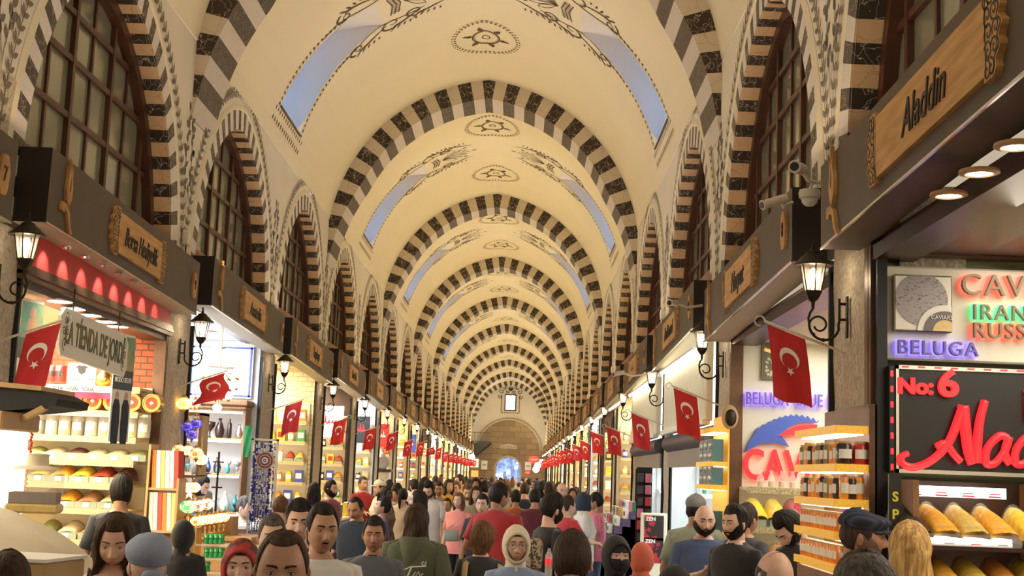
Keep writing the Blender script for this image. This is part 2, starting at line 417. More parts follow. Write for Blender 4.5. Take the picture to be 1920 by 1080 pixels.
ros_mb = make_rosette(); scr = [make_scroll(-1), make_scroll(1)]; sh = [make_shaft(-1), make_shaft(1)]
ceil0 = struct(web_mb.build('ceiling', 'vault_plaster', smooth='full'))
kids = [ros_mb.build('painted_rosette', 'paint_olive', ceil0, loc=(0, 19.6-RIB1, 0)), ros_mb.build('painted_rosette', 'paint_olive', ceil0, loc=(0, 15.55-RIB1, 0))]
for i in (0, 1):
    kids.append(scr[i].build('painted_scrollwork', 'paint_olive', ceil0))
    s_ = sh[i][0].build('light_shaft', 'plaster', ceil0, smooth=60); sh[i][1].build('shaft_pane', 'shaft_sky', s_); sh[i][2].build('shaft_sill', 'window_wood', s_)
ceil0.location = (0, RIB1, 0)
ceil0.location.y = RIB1-BAY
for k in range(0, 9):
    if True:
        c = dup(ceil0, (0, RIB1+k*BAY, 0))
# ---- side walls with arched window openings
WX = 2.58; WA, WE, WZ0 = 2.08, .16, 3.62; WT = .22; WD = .27
def wprof(d, off): # d arc length from apex, returns (u, z)
    R = WA+WE; ph0 = math.acos(WE/R); ph = ph0 - abs(d)/R; sg = 1 if d >= 0 else -1
    if abs(d) < 1e-6: return 0, WZ0 + math.sqrt((R-off)**2-WE**2)
    if ph >= 0: return sg*max(0, (R-off)*K(ph)-WE), WZ0+(R-off)*S(ph)
    return sg*(WA-off), WZ0-(abs(d)-ph0*R)
WL = math.acos(WE/(WA+WE))*(WA+WE)
def wall_cell():
    """one shop-wide piece of wall, local: x along the wall, front face at y=0 facing -y, with an arched hole"""
    mb = MB(); n = 20; zb = 3.42; h = PIT/2
    pts = [wprof(-WL+2*WL*i/n, WT) for i in range(n+1)]; pts = [(-(WA-WT), zb)] + pts + [(WA-WT, zb)]
    for i in range(len(pts)-1):
        (a, za), (b, z2) = pts[i], pts[i+1]
        if b-a > 1e-5: mb.add([(a, 0, za), (b, 0, z2), (b, 0, ZW), (a, 0, ZW)], [(0, 1, 2, 3)])
    for sg in (-1, 1):
        a, b = sorted((sg*(WA-WT), sg*h)); mb.add([(a, 0, zb), (b, 0, zb), (b, 0, ZW), (a, 0, ZW)], [(0, 1, 2, 3)])
    return mb
cell = wall_cell()
def place_wall(name, sg, y0, n):
    mb = MB()
    for k in range(n):
        yc = y0+k*PIT
        for_v = [((-sg)*-1*WX if False else sg*(WX - 0) + sg*v[1], yc + (-sg)*v[0], v[2]) for v in cell.v]
        mb.add(for_v, cell.f)
    return struct(mb.build(name, 'plaster'))
WY0 = {-1: 10.30-4*PIT, 1: 10.30-4*PIT}; NW = 22
WYS = [10.30+(k-3)*PIT for k in range(0, 21)]
wl = place_wall('wall_left', -1, WYS[0], 21); wr = place_wall('wall_right', 1, WYS[0], 21)
def make_window():
    """local frame: x along wall, front -y (corridor side); origin at wall plane, floor level"""
    sur = MB(); pitch = .285; dk = .135
    cuts = [0]; c = dk/2; d = True; ms = []
    L = WL + .25
    while cuts[-1] < L: cuts.append(min(c, L)); ms.append(d); c += (pitch-dk) if d else dk; d = not d
    for sg in (-1, 1):
        for i, dark in enumerate(ms):
            ss = [sg*(cuts[i]+(cuts[i+1]-cuts[i])*q/2) for q in range(3)]
            O = [wprof(s, 0) for s in ss]; I = [wprof(s, WT) for s in ss]
            sur.grid([[(u, -.012, z) for u, z in O], [(u, -.012, z) for u, z in I]], 0 if dark else 1, flip=sg > 0)
            sur.grid([[(u, -.012, z) for u, z in I], [(u, WD, z) for u, z in I]], 0 if dark else 2, flip=sg > 0)
            sur.grid([[(u, .0, z) for u, z in O], [(u, -.012, z) for u, z in O]], 0 if dark else 1, flip=sg > 0)
    fr = MB(); ai = WA-WT; yb = WD-.02
    zi = lambda u: WZ0 + math.sqrt(max(0, (WA+WE-WT)**2-(abs(u)+WE)**2)) if abs(u) < ai else WZ0
    # frame ring
    ring_o = [wprof(-WL+2*WL*i/24, WT) for i in range(25)]; ring_i = [wprof(-WL+2*WL*i/24, WT+.10) for i in range(25)]
    ring_o = [(-ai, 3.45)]+ring_o+[(ai, 3.45)]; ring_i = [(-ai+.1, 3.45)]+ring_i+[(ai-.1, 3.45)]
    fr.grid([[(u, yb-.10, z) for u, z in ring_o], [(u, yb-.10, z) for u, z in ring_i]])
    fr.grid([[(u, yb-.10, z) for u, z in ring_i], [(u, yb, z) for u, z in ring_i]])
    nb = 8
    for i in range(1, nb):
        u = -ai + 2*ai*i/nb; w = .030 if i % 2 else .020; fr.box(u-w, u+w, yb-(.055 if i % 2 else .035), yb, 3.45, zi(u)-.02)
    for z in (3.55, 3.98, 4.42, 4.86, 5.22):
        # transom clipped to the arch
        half = math.sqrt(max(0, (WA+WE-WT)**2-(max(z, WZ0)-WZ0)**2))-WE
        fr.box(-half+.03, half-.03, yb-.05, yb, z-.024, z+.024)
    gl = MB(); pts = [(-ai, 3.45)]+[wprof(-WL+2*WL*i/24, WT) for i in range(25)]+[(ai, 3.45)]
    gl.prism(pts, yb-.015, yb+.015)
    back = None
    sill = MB(); sill.bbox(-ai+.02, ai-.02, .01, WD-.03, 3.45, 3.98, .01)
    gar = MB(); g = lambda u, v: (u, -.014, v)
    n = 34
    line = []
    for i in range(-n, n+1):
        s_ = i*(WL+.15)/n; u, z = wprof(s_, -.20)
        if abs(u) > PIT/2-.03: u = math.copysign(PIT/2-.03, u)
        u2, z2 = wprof(s_+.05, -.20); a = math.atan2(z2-z, u2-u); line.append((u, z))
        for d in (.75, -.75): gar.leaf(u, z, (a if i < 0 else a+PI)+d, .10, .04, g)
    gar.ribbon(line, .012, g)
    # moulded edge line just outside the voussoirs
    ml = [wprof(i*(WL+.1)/20, -.07) for i in range(-20, 21)]
    ml2 = [wprof(i*(WL+.1)/20, -.02) for i in range(-20, 21)]
    mo = MB(); mo.grid([[(u, -.002, z) for u, z in ml], [(u, -.03, z) for u, z in ml2], [(u, -.012, z) for u, z in [wprof(i*(WL+.1)/20, 0) for i in range(-20, 21)]]])
    return sur, fr, gl, sill, gar, mo
sur, fr, gl, sill, gar, mo = make_window()
win0 = bpy.data.objects.new('window_1', None); COL.objects.link(win0); win0['kind'] = 'structure'
sur.build('striped_surround', ['marble_dark', 'marble_white', 'marble_tan_uplit'], win0)
fr.build('window_frame', 'window_wood', win0); gl.build('window_panes', 'window_glass', win0)
sill.build('window_sill', 'sill_copper', win0); gar.build('painted_garland', 'paint_garland', win0); mo.build('arch_moulding', 'vault_plaster', win0, smooth='full')
win0.location = (-WX, WYS[1], 0); win0.rotation_euler = (0, 0, PI/2); nwin = 1
for sg in (-1, 1):
    for k, y in enumerate(WYS):
        if k == 0 or (sg == -1 and k == 1): continue
        c = dup(win0, (sg*WX, y, 0), -sg*PI/2); nwin += 1
        if k in (2, 3):
            for ch in list(c.children):
                if ch.name.startswith('window_sill'): bpy.data.objects.remove(ch, do_unlink=True)
        pass; c.name = 'window_%d' % nwin; c['kind'] = 'structure'
# sprays painted on the piers between the window arches
def make_spray():
    mb = MB(); g = lambda u, v: (u, -.006, v)
    for sx in (-1, 1):
        st = [(sx*(.02+.10*t+.05*S(t*5)), 4.35+.95*t) for t in [q/12 for q in range(13)]]
        mb.ribbon(st, .010, g)
        for q in range(1, 12):
            x, z = st[q]
            mb.leaf(x, z, 1.2+(.7 if q % 2 else -.5), .10, .05, g)
            if q % 3 == 0: mb.leaf(x, z, 1.6-sx*1.2, .12, .07, g)
    mb.ribbon([(-.02, 4.35), (0, 4.2), (.02, 4.35)], .012, g)
    return mb
spray = make_spray()
for sg, w_ in ((-1, wl), (1, wr)):
    for k in range(20):
        y = WYS[k]+PIT/2
        spray.build('painted_spray', 'paint_garland', w_, loc=(sg*WX, y, 0), rot=(0, 0, -sg*PI/2)) if k < 8 else None
# ---- floor
fl = MB(); fl.box(-6.5, 6.5, YBACK, YEND+9, -.1, 0); struct(fl.build('floor', 'floor_stone'))
# ---- end wall
ew = MB(); Y = YEND
def archpoly(a, z0, zb, n=20, e=0):
    R = a+e; ph0 = math.acos(e/R) if e else PI/2
    r = [((R*K(ph0*i/n)-e), z0+R*S(ph0*i/n)) for i in range(n+1)]
    return [(a, zb)] + r + [(-x, z) for x, z in r[::-1]] + [(-a, zb)]
def wall_with_hole(mb, poly, x0, x1, ztop, y, mi=0):
    up = [p for p in poly]; up = up[::-1]   # left to right
    for i in range(len(up)-1):
        (a, za), (b, zb) = up[i], up[i+1]
        if b-a > 1e-5: mb.add([(a, y, za), (b, y, zb), (b, y, ztop), (a, y, ztop)], [(0, 1, 2, 3)], mi)
    l, r = up[0][0], up[-1][0]; zb0 = up[0][1]
    mb.add([(x0, y, zb0), (l, y, zb0), (l, y, ztop), (x0, y, ztop)], [(0, 1, 2, 3)], mi)
    mb.add([(r, y, zb0), (x1, y, zb0), (x1, y, ztop), (r, y, ztop)], [(0, 1, 2, 3)], mi)
ew.box(-3.2, 3.2, Y+.4, Y+.5, 3.2, 8.8, 0)
struct(ew.build('wall_back', 'plaster')); e2 = MB()
dp = archpoly(.86, 2.15, 0, 14)
outer = archpoly(2.25, 3.45, 0, 24)
wall_with_hole(e2, dp, -2.25, 2.25, 3.2, Y)
# arched stone field above the door
oo = archpoly(2.25, 3.45, 3.2, 24); e2.add([(x, Y, z) for x, z in oo], [tuple(range(len(oo)))])
e2.grid([[(x, Y, z) for x, z in outer], [(x, Y+.4, z) for x, z in outer]])
e2.grid([[(x, Y, z) for x, z in dp], [(x, Y+1.2, z) for x, z in dp]])
for sg in (-1, 1): e2.box(*sorted((sg*2.25, sg*3.1)), Y-.12, Y+.5, 0, 3.6)
struct(e2.build('wall_back_stone', 'stone_end')); 
e3 = MB(); rim_o = archpoly(2.33, 3.45, 3.4, 24); rim_i = archpoly(2.22, 3.45, 3.4, 24)
e3.grid([[(x, Y-.03, z) for x, z in rim_o], [(x, Y-.03, z) for x, z in rim_i]]); e3.grid([[(x, Y+.3, z) for x, z in rim_o], [(x, Y-.03, z) for x, z in rim_o]])
d3 = archpoly(.98, 2.15, 0, 14); d4 = archpoly(.86, 2.15, 0, 14)
e3.grid([[(x, Y-.03, z) for x, z in d3], [(x, Y-.03, z) for x, z in d4]])
struct(e3.build('trim_20', 'stone'))
# small window high in the end wall
w2 = bpy.data.objects.new('window_90', None); COL.objects.link(w2); w2['kind'] = 'structure'; w2.location = (0, Y+.38, 0)
a = MB(); a.box(-.40, .40, -.06, .02, 6.35, 6.43); a.box(-.40, .40, -.06, .02, 7.45, 7.53); a.box(-.42, -.33, -.06, .02, 6.35, 7.53); a.box(.33, .42, -.06, .02, 6.35, 7.53)
a.box(-.02, .02, -.04, .02, 6.4, 7.5); a.box(-.35, .35, -.04, .02, 6.92, 6.96); a.build('window_frame', 'window_wood', w2)
a = MB(); a.box(-.36, .36, 0, .03, 6.4, 7.5); a.build('window_pane', 'daylight', w2)
a = MB(); g = lambda u, v: (u, -.012, v)
for sx in (-1, 1):
    for q in range(10): a.leaf(sx*.62, 6.2+.13*q, PI/2-sx*.5, .12, .08, g)
    for (x, z, r) in ((.72, 7.35, .16), (.62, 7.75, .2), (.42, 8.0, .14), (.2, 7.72, .13)):
        a.ribbon([(sx*p[0], p[1]) for p in spiral(x, z, .02, r, 0, 7)], .05, g)
for q in range(8): a.leaf(-.55+.155*q, 6.15, PI/2, .12, .08, g)
for q in range(5): a.leaf(0, 7.75, PI/2+(q-2)*.35, .4, .08, g)
a.build('painted_wreath', 'paint_olive', w2)
# carved name panel over the door
t = thing('carved_panel', 'small carved stone panel above the far archway', 'carved panel', (0, Y-.001, 3.75))
b_ = MB(); b_.prism([(-.6, -.12), (.6, -.12), (.6, .1), (.36, .16), (0, .24), (-.36, .16), (-.6, .1)], -.05, 0); b_.build('panel', 'stone', t)
b_ = MB()
for q in range(9): b_.ribbon(spiral(-.48+.12*q, 0, .01, .05, q, q+5, 10), .02, lambda u, v: (u, -.052, v))
b_.build('carving', 'lettering', t)

q = MB(); q.box(-2.588, -2.57, 7.66, 8.32, 3.4, 4.22); struct(q.build('wall_stone_patch_left', 'stone'))
mat('ivory_under', (.50, .44, .34), .6)
# ================================================================ shop fronts: fascia signs, lanterns, flags
def loc_rot(sg, y, x=None, z=0): return (sg*(WX if x is None else x), y, z), -sg*PI/2
def carved_end(mb, x0, w, h, sx, mi=1, y=-.012):
    """pierced scroll end of a name plaque: outline + raised scrolls"""
    pts = []; n = 26
    for i in range(n+1):
        t = i/n; z = -h + 2*h*t; bulge = w*(.55+.45*K((t-.5)*PI)**1.0) * (1+.10*S(t*PI*9))
        pts.append((x0+sx*bulge, z))
    poly = [(x0, -h)] + pts + [(x0, h)]
    if sx < 0: poly = poly[::-1]
    mb.prism(poly, y-.014, y+.012, 0)
    g = lambda u, v: (u, y-.0155, v)
    for q in range(5):
        zc = -h*.78 + h*1.56*q/4; wid = w*(.5+.35*K((q/4-.5)*PI))
        for r, x in ((.13*w+.02, x0+sx*wid*.35), (.11*w+.018, x0+sx*wid*.85)):
            mb.ribbon(spiral(x, zc, .004, r, q, q+8, 14), .009, g, mi)
    mb.ribbon([(x0+sx*.02, -h*.9), (x0+sx*.02, h*.9)], .008, g, mi)
    mb.ribbon([(p[0]-sx*.014, p[1]*.95) for p in pts], .009, g, mi)
def squiggle(mb, seed, w, h, y):
    r = random.Random(seed); n = r.randint(5, 8); g = lambda u, v: (u, y, v)
    for i in range(n):
        x = -w/2 + w*(i+.5)/n; hh = h*(1 if i == 0 or r.random() < .25 else .5)
        mb.ribbon([(x-.3*w/n, -h*.25), (x-.1*w/n, -h*.25+hh), (x, -h*.1), (x+.2*w/n, -h*.25), (x+.5*w/n, 0)], h*.16, g)
SG = {}
def make_fascia(sg, k, y0, L, z0, z1, text, num, label):
    t = thing('fascia_board', label, 'shop sign', group=None)
    yc = y0+L/2; t.location = (sg*2.35, yc, (z0+z1)/2); t.rotation_euler = (0, 0, -sg*PI/2)
    t.rotation_euler = (-.0, (.028 if sg < 0 else -.028), -sg*PI/2)
    h = (z1-z0)/2; l = L/2; dpt = .215
    b = MB(); b.add([(-l, 0, -h), (l, 0, -h), (l, 0, h), (-l, 0, h), (-l, dpt, -h), (l, dpt, -h), (l, dpt, h), (-l, dpt, h)],
                    [(0, 1, 2, 3), (4, 7, 6, 5), (0, 3, 7, 4), (1, 5, 6, 2), (3, 2, 6, 7), (0, 4, 5, 1)], [0, 0, 1, 1, 0, 2])
    b.build('board', ['fascia', 'fascia_end', 'fascia' if sg > 0 and k == 0 else 'ivory_under'], t)
    b = MB(); b.box(-l, l, -.006, .004, -h-.006, -h+.006); b.build('edge_trim', 'chrome', t)
    near = k < 7
    pl = MB(); pw = .60 if text != 'Aladdin' else .72; ph = h*.62; pc = .02
    pl.prism([(pc-pw, -ph), (pc+pw, -ph), (pc+pw, ph), (pc-pw, ph)], -.024, 0)
    carved_end(pl, pc-pw, .17, ph*1.18, -1); carved_end(pl, pc+pw, .17, ph*1.18, 1)
    pq = pl.build('name_plaque', ['plaque_wood', 'lettering'], t)
    if text:
        n = len(text); m = text_mb(text, .21 if n > 9 else .22, .006, shear=.3, sx=.68 if n > 9 else .88, off=(pc, -.024, -.01), bold=.001)
    else:
        m = MB(); squiggle(m, k*7+sg, .5, .12, -.027)
    m.build('lettering', 'lettering', pq)
    # tulip emblem: bud, bow and stem
    e = MB(); tx = -l+.33
    bud = [(0, -.13), (.045, -.08), (.055, 0), (.03, .07), (.035, .16), (.005, .09), (-.01, .20), (-.02, .09), (-.05, .14), (-.04, .05), (-.06, -.02), (-.04, -.09)]
    e.prism([(tx+x, z+.06) for x, z in bud], -.022, 0, 0)
    e.ribbon([(tx-.005, .03), (tx+.012, .08), (tx, .13), (tx-.012, .08), (tx-.005, .03)], .01, lambda u, v: (u, -.0235, v), 1)
    st = [(tx-.11, -.10), (tx-.10, -.06), (tx-.03, -.075), (tx+.03, -.11), (tx+.06, -.2), (tx+.10, -.235)]
    e.prism([(x, z-.0) for x, z in [(tx-.12, -.11), (tx-.11, -.055), (tx-.03, -.06), (tx+.04, -.10), (tx+.075, -.19), (tx+.12, -.235), (tx+.08, -.235), (tx+.04, -.19), (tx, -.115), (tx-.05, -.10), (tx-.07, -.125)]][::-1], -.02, 0, 0)
    e.build('tulip_emblem', ['plaque_carved', 'lettering'], t)
    # number medallion
    e = MB(); mx = l-.20; md = [(mx+.075*K(a)*(1+.06*S(6*a)), .125*S(a)*(1+.05*K(6*a))) for a in [2*PI*i/28 for i in range(28)]]
    e.prism(md, -.02, 0, 0); md_o = e.build('number_medallion', ['plaque_carved', 'lettering'], t)
    if num:
        m = text_mb(num, .13, .005, off=(mx, -.02, 0), sx=.8, bold=.001); m.build('numeral', 'lettering', md_o)
    return t
LN = ['Borsa Hediyelik', 'Anatolia', 'Topkap\u0131', 'Hazer Baba']; RN = ['Aladdin', 'Harput', 'Zen Diamond']
adjL = {1: .05, 2: -.02}; adjR = {1: -.05, 2: .05}
NS = 18
for k in range(-1, NS):
    y0 = 8.37+PIT*k; z0, z1 = 3.277+adjL.get(k, 0), 3.77+adjL.get(k, 0)
    if k == -1: lab = 'dark fascia board cut by the left edge of the photo, nearest on the left'
    elif k == 0: lab = 'dark fascia board with gilt plaque reading Borsa Hediyelik, over the shop with the red panel'
    elif k == 1: lab = 'dark fascia board with plaque reading Anatolia over the white lamp shop'
    else: lab = 'dark fascia board with wooden name plaque, %s from the front along the left row' % ORD[k]
    if k == 0: lab = 'dark fascia board with wooden plaque of two ornate words over the red panelled shop'
    if k == 1: lab = 'dark fascia board with one word wooden plaque over the white lamp shop'
    make_fascia(-1, k+0, y0, 4.06, z0, z1, LN[k] if 0 <= k < len(LN) else ('' if k >= 0 else ''), str(9+2*k) if k < 3 else '', lab)
for k in range(0, NS+1):
    y0 = 3.37+PIT*k; z0, z1 = 3.19+adjR.get(k, 0), 3.655+adjR.get(k, 0)
    lab = 'dark fascia board with large wooden plaque, nearest and biggest on the right' if k == 0 else ('dark fascia board over the caviar shop, second on the right' if k == 1 else 'dark fascia board with wooden name plaque, %s from the front along the right row' % ORD[k])
    make_fascia(1, k, y0, 3.85, z0, z1, RN[k] if k < len(RN) else '', str(6+2*k) if 0 < k < 4 else '', lab)
# ---- pilasters (part of the walls) and the wall strip over the shop openings
LP = [12.80+PIT*k for k in range(-3, 18)]; RP = [7.55+PIT*k for k in range(-2, 19)]
PWH = {-1: .46, 1: .41}
for sg, ys, nm in ((-1, LP, 'wall_left_piers'), (1, RP, 'wall_right_piers')):
    mb = MB(); r = random.Random(5)
    for y in ys:
        h = PWH[sg]; n = 14
        # slightly irregular dressed stone shaft
        rows = []
        for i in range(n+1):
            z = 3.3*i/n; j = lambda: r.uniform(-.008, .008)
            x0, x1 = sg*(WX+.02), sg*(WX+.34)
            rows.append([(x1, y-h+j(), z), (x0+j(), y-h+j(), z), (x0-sg*.01+j(), y-h/3+j(), z), (x0-sg*.01+j(), y+h/3+j(), z), (x0+j(), y+h+j(), z), (x1, y+h+j(), z)])
        mb.grid(rows, 0, flip=sg > 0)
    struct(mb.build(nm, 'stone'))
for sg, nm in ((-1, 'trim_30'), (1, 'trim_31')):
    mb = MB(); mb.box(*sorted((sg*(WX+.0), sg*(WX+.3))), YBACK, YEND, 3.42, 3.56); struct(mb.build(nm, 'fascia'))
# dark metal edge posts beside each pilaster
for sg, ys, nm in ((-1, LP, 'trim_32'), (1, RP, 'trim_33')):
    mb = MB()
    for y in ys:
        h = PWH[sg]
        for e_ in (-1, 1):
            w_ = .035 if y < 14 and e_ < 0 else .016
            mb.box(*sorted((sg*(WX-.01), sg*(WX+.10))), y+e_*(h+w_)-w_, y+e_*(h+w_)+w_, 0, 3.2, 0 if (e_ < 0 and y < 14) else 1)
    struct(mb.build(nm, ['bronze_frame', 'dark_metal']))
# ---- lantern
def make_lantern():
    """origin at the wall bracket plate centre; corridor is -y in local space"""
    t = thing('wall_lantern', '', 'lantern')
    b = MB()
    b.bbox(-.018, .018, -.012, 0, -.14, .10, .003)
    for z in (-.035, .055): b.tube([(0, -.01, z), (0, -.05, z)], .008); 
    b.tube([(0, -.05, .085), (0, -.05, -.04), (0, -.055, -.07)] + [(0, -.05-.085*(1-K(a)) , -.07-.085*S(a)) for a in [PI*i/12 for i in range(1, 13)]], .008, 8)
    sp = [(0, -.165-.055*K(a)*(1-.55*(a/6.5)), -.07+.055*S(a)*(1-.55*(a/6.5))) for a in [-1.2+7.2*i/26 for i in range(27)]]
    b.tube([(0, -.22, -.07), (0, -.225, -.035), (0, -.215, .0), (0, -.20, .02)], .007, 8); b.tube(sp, .0065, 6)
    b.tube([(0, -.20, .02), (0, -.20, .075)], [.009, .013], 8); b.ball((0, -.14, -.155), .012)
    b.build('bracket', 'iron', t, smooth=40)
    c = (0, -.20, 0)
    b = MB(); b.lathe([(.012, .06), (.03, .075), (.045, .10), (.052, .115), (.05, .125)], c, 6); b.build('lamp_base', 'iron', t)
    b = MB(); b.lathe([(.046, .125), (.075, .275)], c, 6)
    g = b.build('lamp_glass', 'lamp_glass', t)
    b = MB()
    for i in range(6):
        a = 2*PI*i/6; b.tube([(c[0]+.047*K(a), c[1]+.047*S(a), .12), (c[0]+.077*K(a), c[1]+.077*S(a), .28)], .004, 5)
    b.build('lamp_frame', 'iron', t)
    b = MB(); b.lathe([(.08, .272), (.112, .268), (.115, .276), (.085, .30), (.07, .318), (.045, .335), (.042, .345), (.03, .352), (.012, .36), (.014, .37), (.006, .385), (.011, .392), (.004, .415), (1e-4, .42)], c, 18)
    b.build('lamp_cap', 'iron', t, smooth=35)
    b = MB(); b.lathe([(.008, .125), (.010, .17), (.02, .195), (.024, .22), (.018, .245), (1e-4, .258)], c, 10); b.build('bulb', 'bulb', t, smooth='full')
    return t
lan0 = make_lantern(); LZ = 2.93
first = True
for sg, ys in ((-1, LP), (1, RP)):
    for i, y in enumerate(ys):
        k = i-(2 if sg < 0 else 2)
        if y < 7: continue
        z = LZ+random.Random(i*3+sg).uniform(-.02, .02) - (.10 if sg > 0 and i == 2 else 0)
        side = 'left' if sg < 0 else 'right'
        n = i-2+(0 if sg < 0 else 0)
        lab = ('black iron wall lantern nearest on the %s wall, on the first stone pier' % side) if n == 0 else 'black iron wall lantern, %s from the front on the %s wall' % (ORD[n], side)
        L_, R_ = loc_rot(sg, y - .03, WX-.005, z)
        o = lan0 if first else dup(lan0)
        first = False; o.location = L_; o.rotation_euler = (0, 0, R_); o['label'] = lab; o['group'] = 'lanterns along the %s wall' % side
        if n < 8: point('lantern_glow', (sg*(WX-.2), y-.03, z+.20), 5, (1, .78, .5), .03).parent = None
# ---- flags
def make_flag(seed, curl=0):
    r = random.Random(seed)
    t = thing('national_flag', '', 'flag')
    b = MB(); P0 = Vector((0, 0, 0)); P1 = Vector((0, -.46, .17)); b.tube([P0, P1], .008, 8)
    b.tube([P1 + Vector((0, -.028*(1-K(a)) , .028*S(a))) for a in [2*PI*i/14 for i in range(12)]], .004, 6)
    b.build('flag_pole', 'pole_white', t, smooth=True)
    # cloth hangs from the outer pole; slightly skewed and rippled
    nu, nv = 12, 16; a0, a1 = .50, .97; H = .40; ph = r.uniform(0, 6); amp = r.uniform(.010, .02); sw = r.uniform(-.04, .07)
    def C(u, v):   # u along the pole 0..1 (0 = wall side), v down 0..1
        base = P0.lerp(P1, a0+(a1-a0)*u)
        y = base.y + (.06-.0*u)*v*(1 if curl == 0 else 1) - .02*v*v; z = base.z - .012 - H*v*(1-.04*S(u*5+ph)) + (.0)
        x = amp*S(u*7+ph+v*2)*(.3+v) + sw*v
        if curl: z = base.z - .012 - H*.62*v - .12*(1-u)*0 ; y = base.y + .10*v*(1-u) - .04*v + .02*S(v*8); x = .05*S(v*5)*v + .06*(1-u)*v
        return Vector((x, y, z))
    b = MB(); G = [[C(i/nu, j/nv) for i in range(nu+1)] for j in range(nv+1)]
    b.grid(G); bk = MB()
    cl = b.build('flag_cloth', 'flag_red', t, smooth='full')
    # crescent and star applied on both faces, following the cloth
    def nrm(u, v): d1 = C(u+.01, v)-C(u-.01, v); d2 = C(u, v+.01)-C(u, v-.01); n = d1.cross(d2); return n.normalized()
    e = MB()
    for sd in (-1, 1):
        f = lambda p, q: C(p, q) + nrm(p, q)*.0025*sd
        w = .225; cx, cz = .5, .38; n = 26; ro, ri = .060, .047
        G2 = []
        for i in range(n+1):
            a = 2*PI*i/n
            # outer circle minus inner circle shifted towards the star (down)
            pass
        th0 = .50
        rows = []
        for i in range(n+1):
            a = th0 + (2*PI-2*th0)*i/n            # measured from the star direction
            ox, oy = ro*S(a), ro*K(a)
            # matching inner point: ray from centre shifted by d towards star
            d = .0165; A = 1; B = -2*d*K(a); Cc = d*d-ri*ri; rr = (-B+math.sqrt(max(0, B*B-4*Cc)))/2; rr = min(rr, ro)
            ix, iy = rr*S(a), rr*K(a)
            rows.append([f(cx+ox/w, cz+oy/H), f(cx+ix/w, cz+iy/H)])
        e.grid(rows)
        sc = []; 
        for i in range(10):
            rr = .027 if i % 2 == 0 else .011; a = PI*i/5; sc.append(f(cx+rr*S(a)/w, cz+.073/H+rr*K(a)/H))
        c0 = f(cx, cz+.073/H)
        e.add([c0]+sc, [(0, i+1, (i+1) % 10+1) for i in range(10)])
    e.build('crescent_and_star', 'flag_white', cl)
    return t
FV = [make_flag(1), make_flag(2), make_flag(3), make_flag(4, 1)]; usedf = [0]*4
for sg, ys in ((-1, LP), (1, RP)):
    for i, y in enumerate(ys):
        if y < 7: continue
        n = i-2; side = 'left' if sg < 0 else 'right'
        v = (i+(0 if sg < 0 else 1)) % 3
        if sg < 0 and n in (1, 8): v = 3
        o = FV[v] if not usedf[v] else dup(FV[v]); usedf[v] = 1
        z = 2.53 + random.Random(i+9*sg).uniform(-.04, .05)
        if sg > 0: z = 2.60 if n == 0 else z
        o.location = (sg*(WX-.01), y + (.0), z); o.rotation_euler = (0, random.Random(i).uniform(-.1, .1), -sg*PI/2+random.Random(i+2).uniform(-.12, .12))
        o['label'] = ('red flag with white crescent and star, nearest on the %s wall' % side) if n == 0 else (('bunched up red flag hanging beside the white lamp shop, second on the left wall') if sg < 0 and n == 1 else 'red flag with white crescent and star, %s from the front on the %s wall' % (ORD[n], side))
        o['group'] = 'flags along the %s wall' % side
# ---- small things on the upper walls
def alarm_box(x, y, z, rz, lab):
    t = thing('alarm_box', lab, 'wall box', (x, y, z), rz, 'cream boxes on the upper wall')
    b = MB(); b.bbox(-.06, .06, -.06, 0, -.07, .07, .008); b.build('case', 'white_plastic', t)
    b = MB(); b.box(-.035, .02, -.063, -.058, -.02, .04); b.build('label_plate', 'white_paint', t)
    b = MB(); b.tube([(0, -.03, -.07), (.01, -.03, -.16), (.0, -.01, -.30), (-.02, -.01, -.42)], .006, 6); b.build('cable', 'black', t)
for n, k in enumerate(range(4, 13)):
    for sg in (-1, 1):
        y = WYS[k-1]+PIT/2
        if n > 6: continue
        if sg > 0 and n == 0: continue
        alarm_box(sg*(WX-.01), y-.02, 3.98, -sg*PI/2, 'small cream alarm box on the pier between arches, %s from the front on the %s' % (ORD[n], 'left' if sg < 0 else 'right'))
def bullet_cam(P, aim, wall, lab, r=.04, L=.2):
    t = thing('security_camera', lab, 'camera', P)
    a = Vector(aim).normalized(); b = MB(); b.tube([-a*L*.5, a*L*.5], r, 14); b.tube([a*L*.5, a*L*.53], r*1.12, 14); b.build('housing', 'white_plastic', t, smooth=40)
    b = MB(); b.tube([a*L*.53, a*L*.56], r*.75, 14); b.build('lens', 'black', t)
    b = MB(); w = Vector(wall)-Vector(P); b.tube([-a*L*.3, w*.5+Vector((0, 0, -.03)), w], .012, 8); b.build('arm', 'white_plastic', t)
P = at_px(1497, 315, 7.6); bullet_cam(P, (-.5, -.9, -.1), (2.45, 7.75, P.z-.05), 'dark lensed security camera on top of the fascia end on the right', .035, .14)
P = at_px(1452, 378, 7.9); bullet_cam(P, (-.9, -.3, -.35), (2.35, 8.0, P.z+.02), 'white bullet camera pointing left beside the nearest right fascia', .028, .17)
P = at_px(1262, 568, 11.9); bullet_cam(P, (-.55, -.8, -.1), (2.35, 12.0, P.z), 'white bullet camera on a long arm across the right fascias', .03, .13)
P = at_px(1160, 700, 17.2); bullet_cam(P, (-.8, -.4, -.2), (2.35, 17.2, P.z), 'small white bullet camera farther along the right fascias', .03, .15)
P = at_px(1518, 372, 7.7); t = thing('dome_camera', 'white dome camera under the end of the nearest right fascia', 'camera', P)
b = MB(); b.lathe([(.06, .05), (.065, .03), (.06, 0)], (0, 0, 0), 18); b.build('housing', 'white_plastic', t, smooth=40)
b = MB(); b.lathe([(.05, 0), (.045, -.025), (.025, -.045), (1e-4, -.05)], (0, 0, 0), 18); b.build('dome', 'white_paint', t, smooth='full')
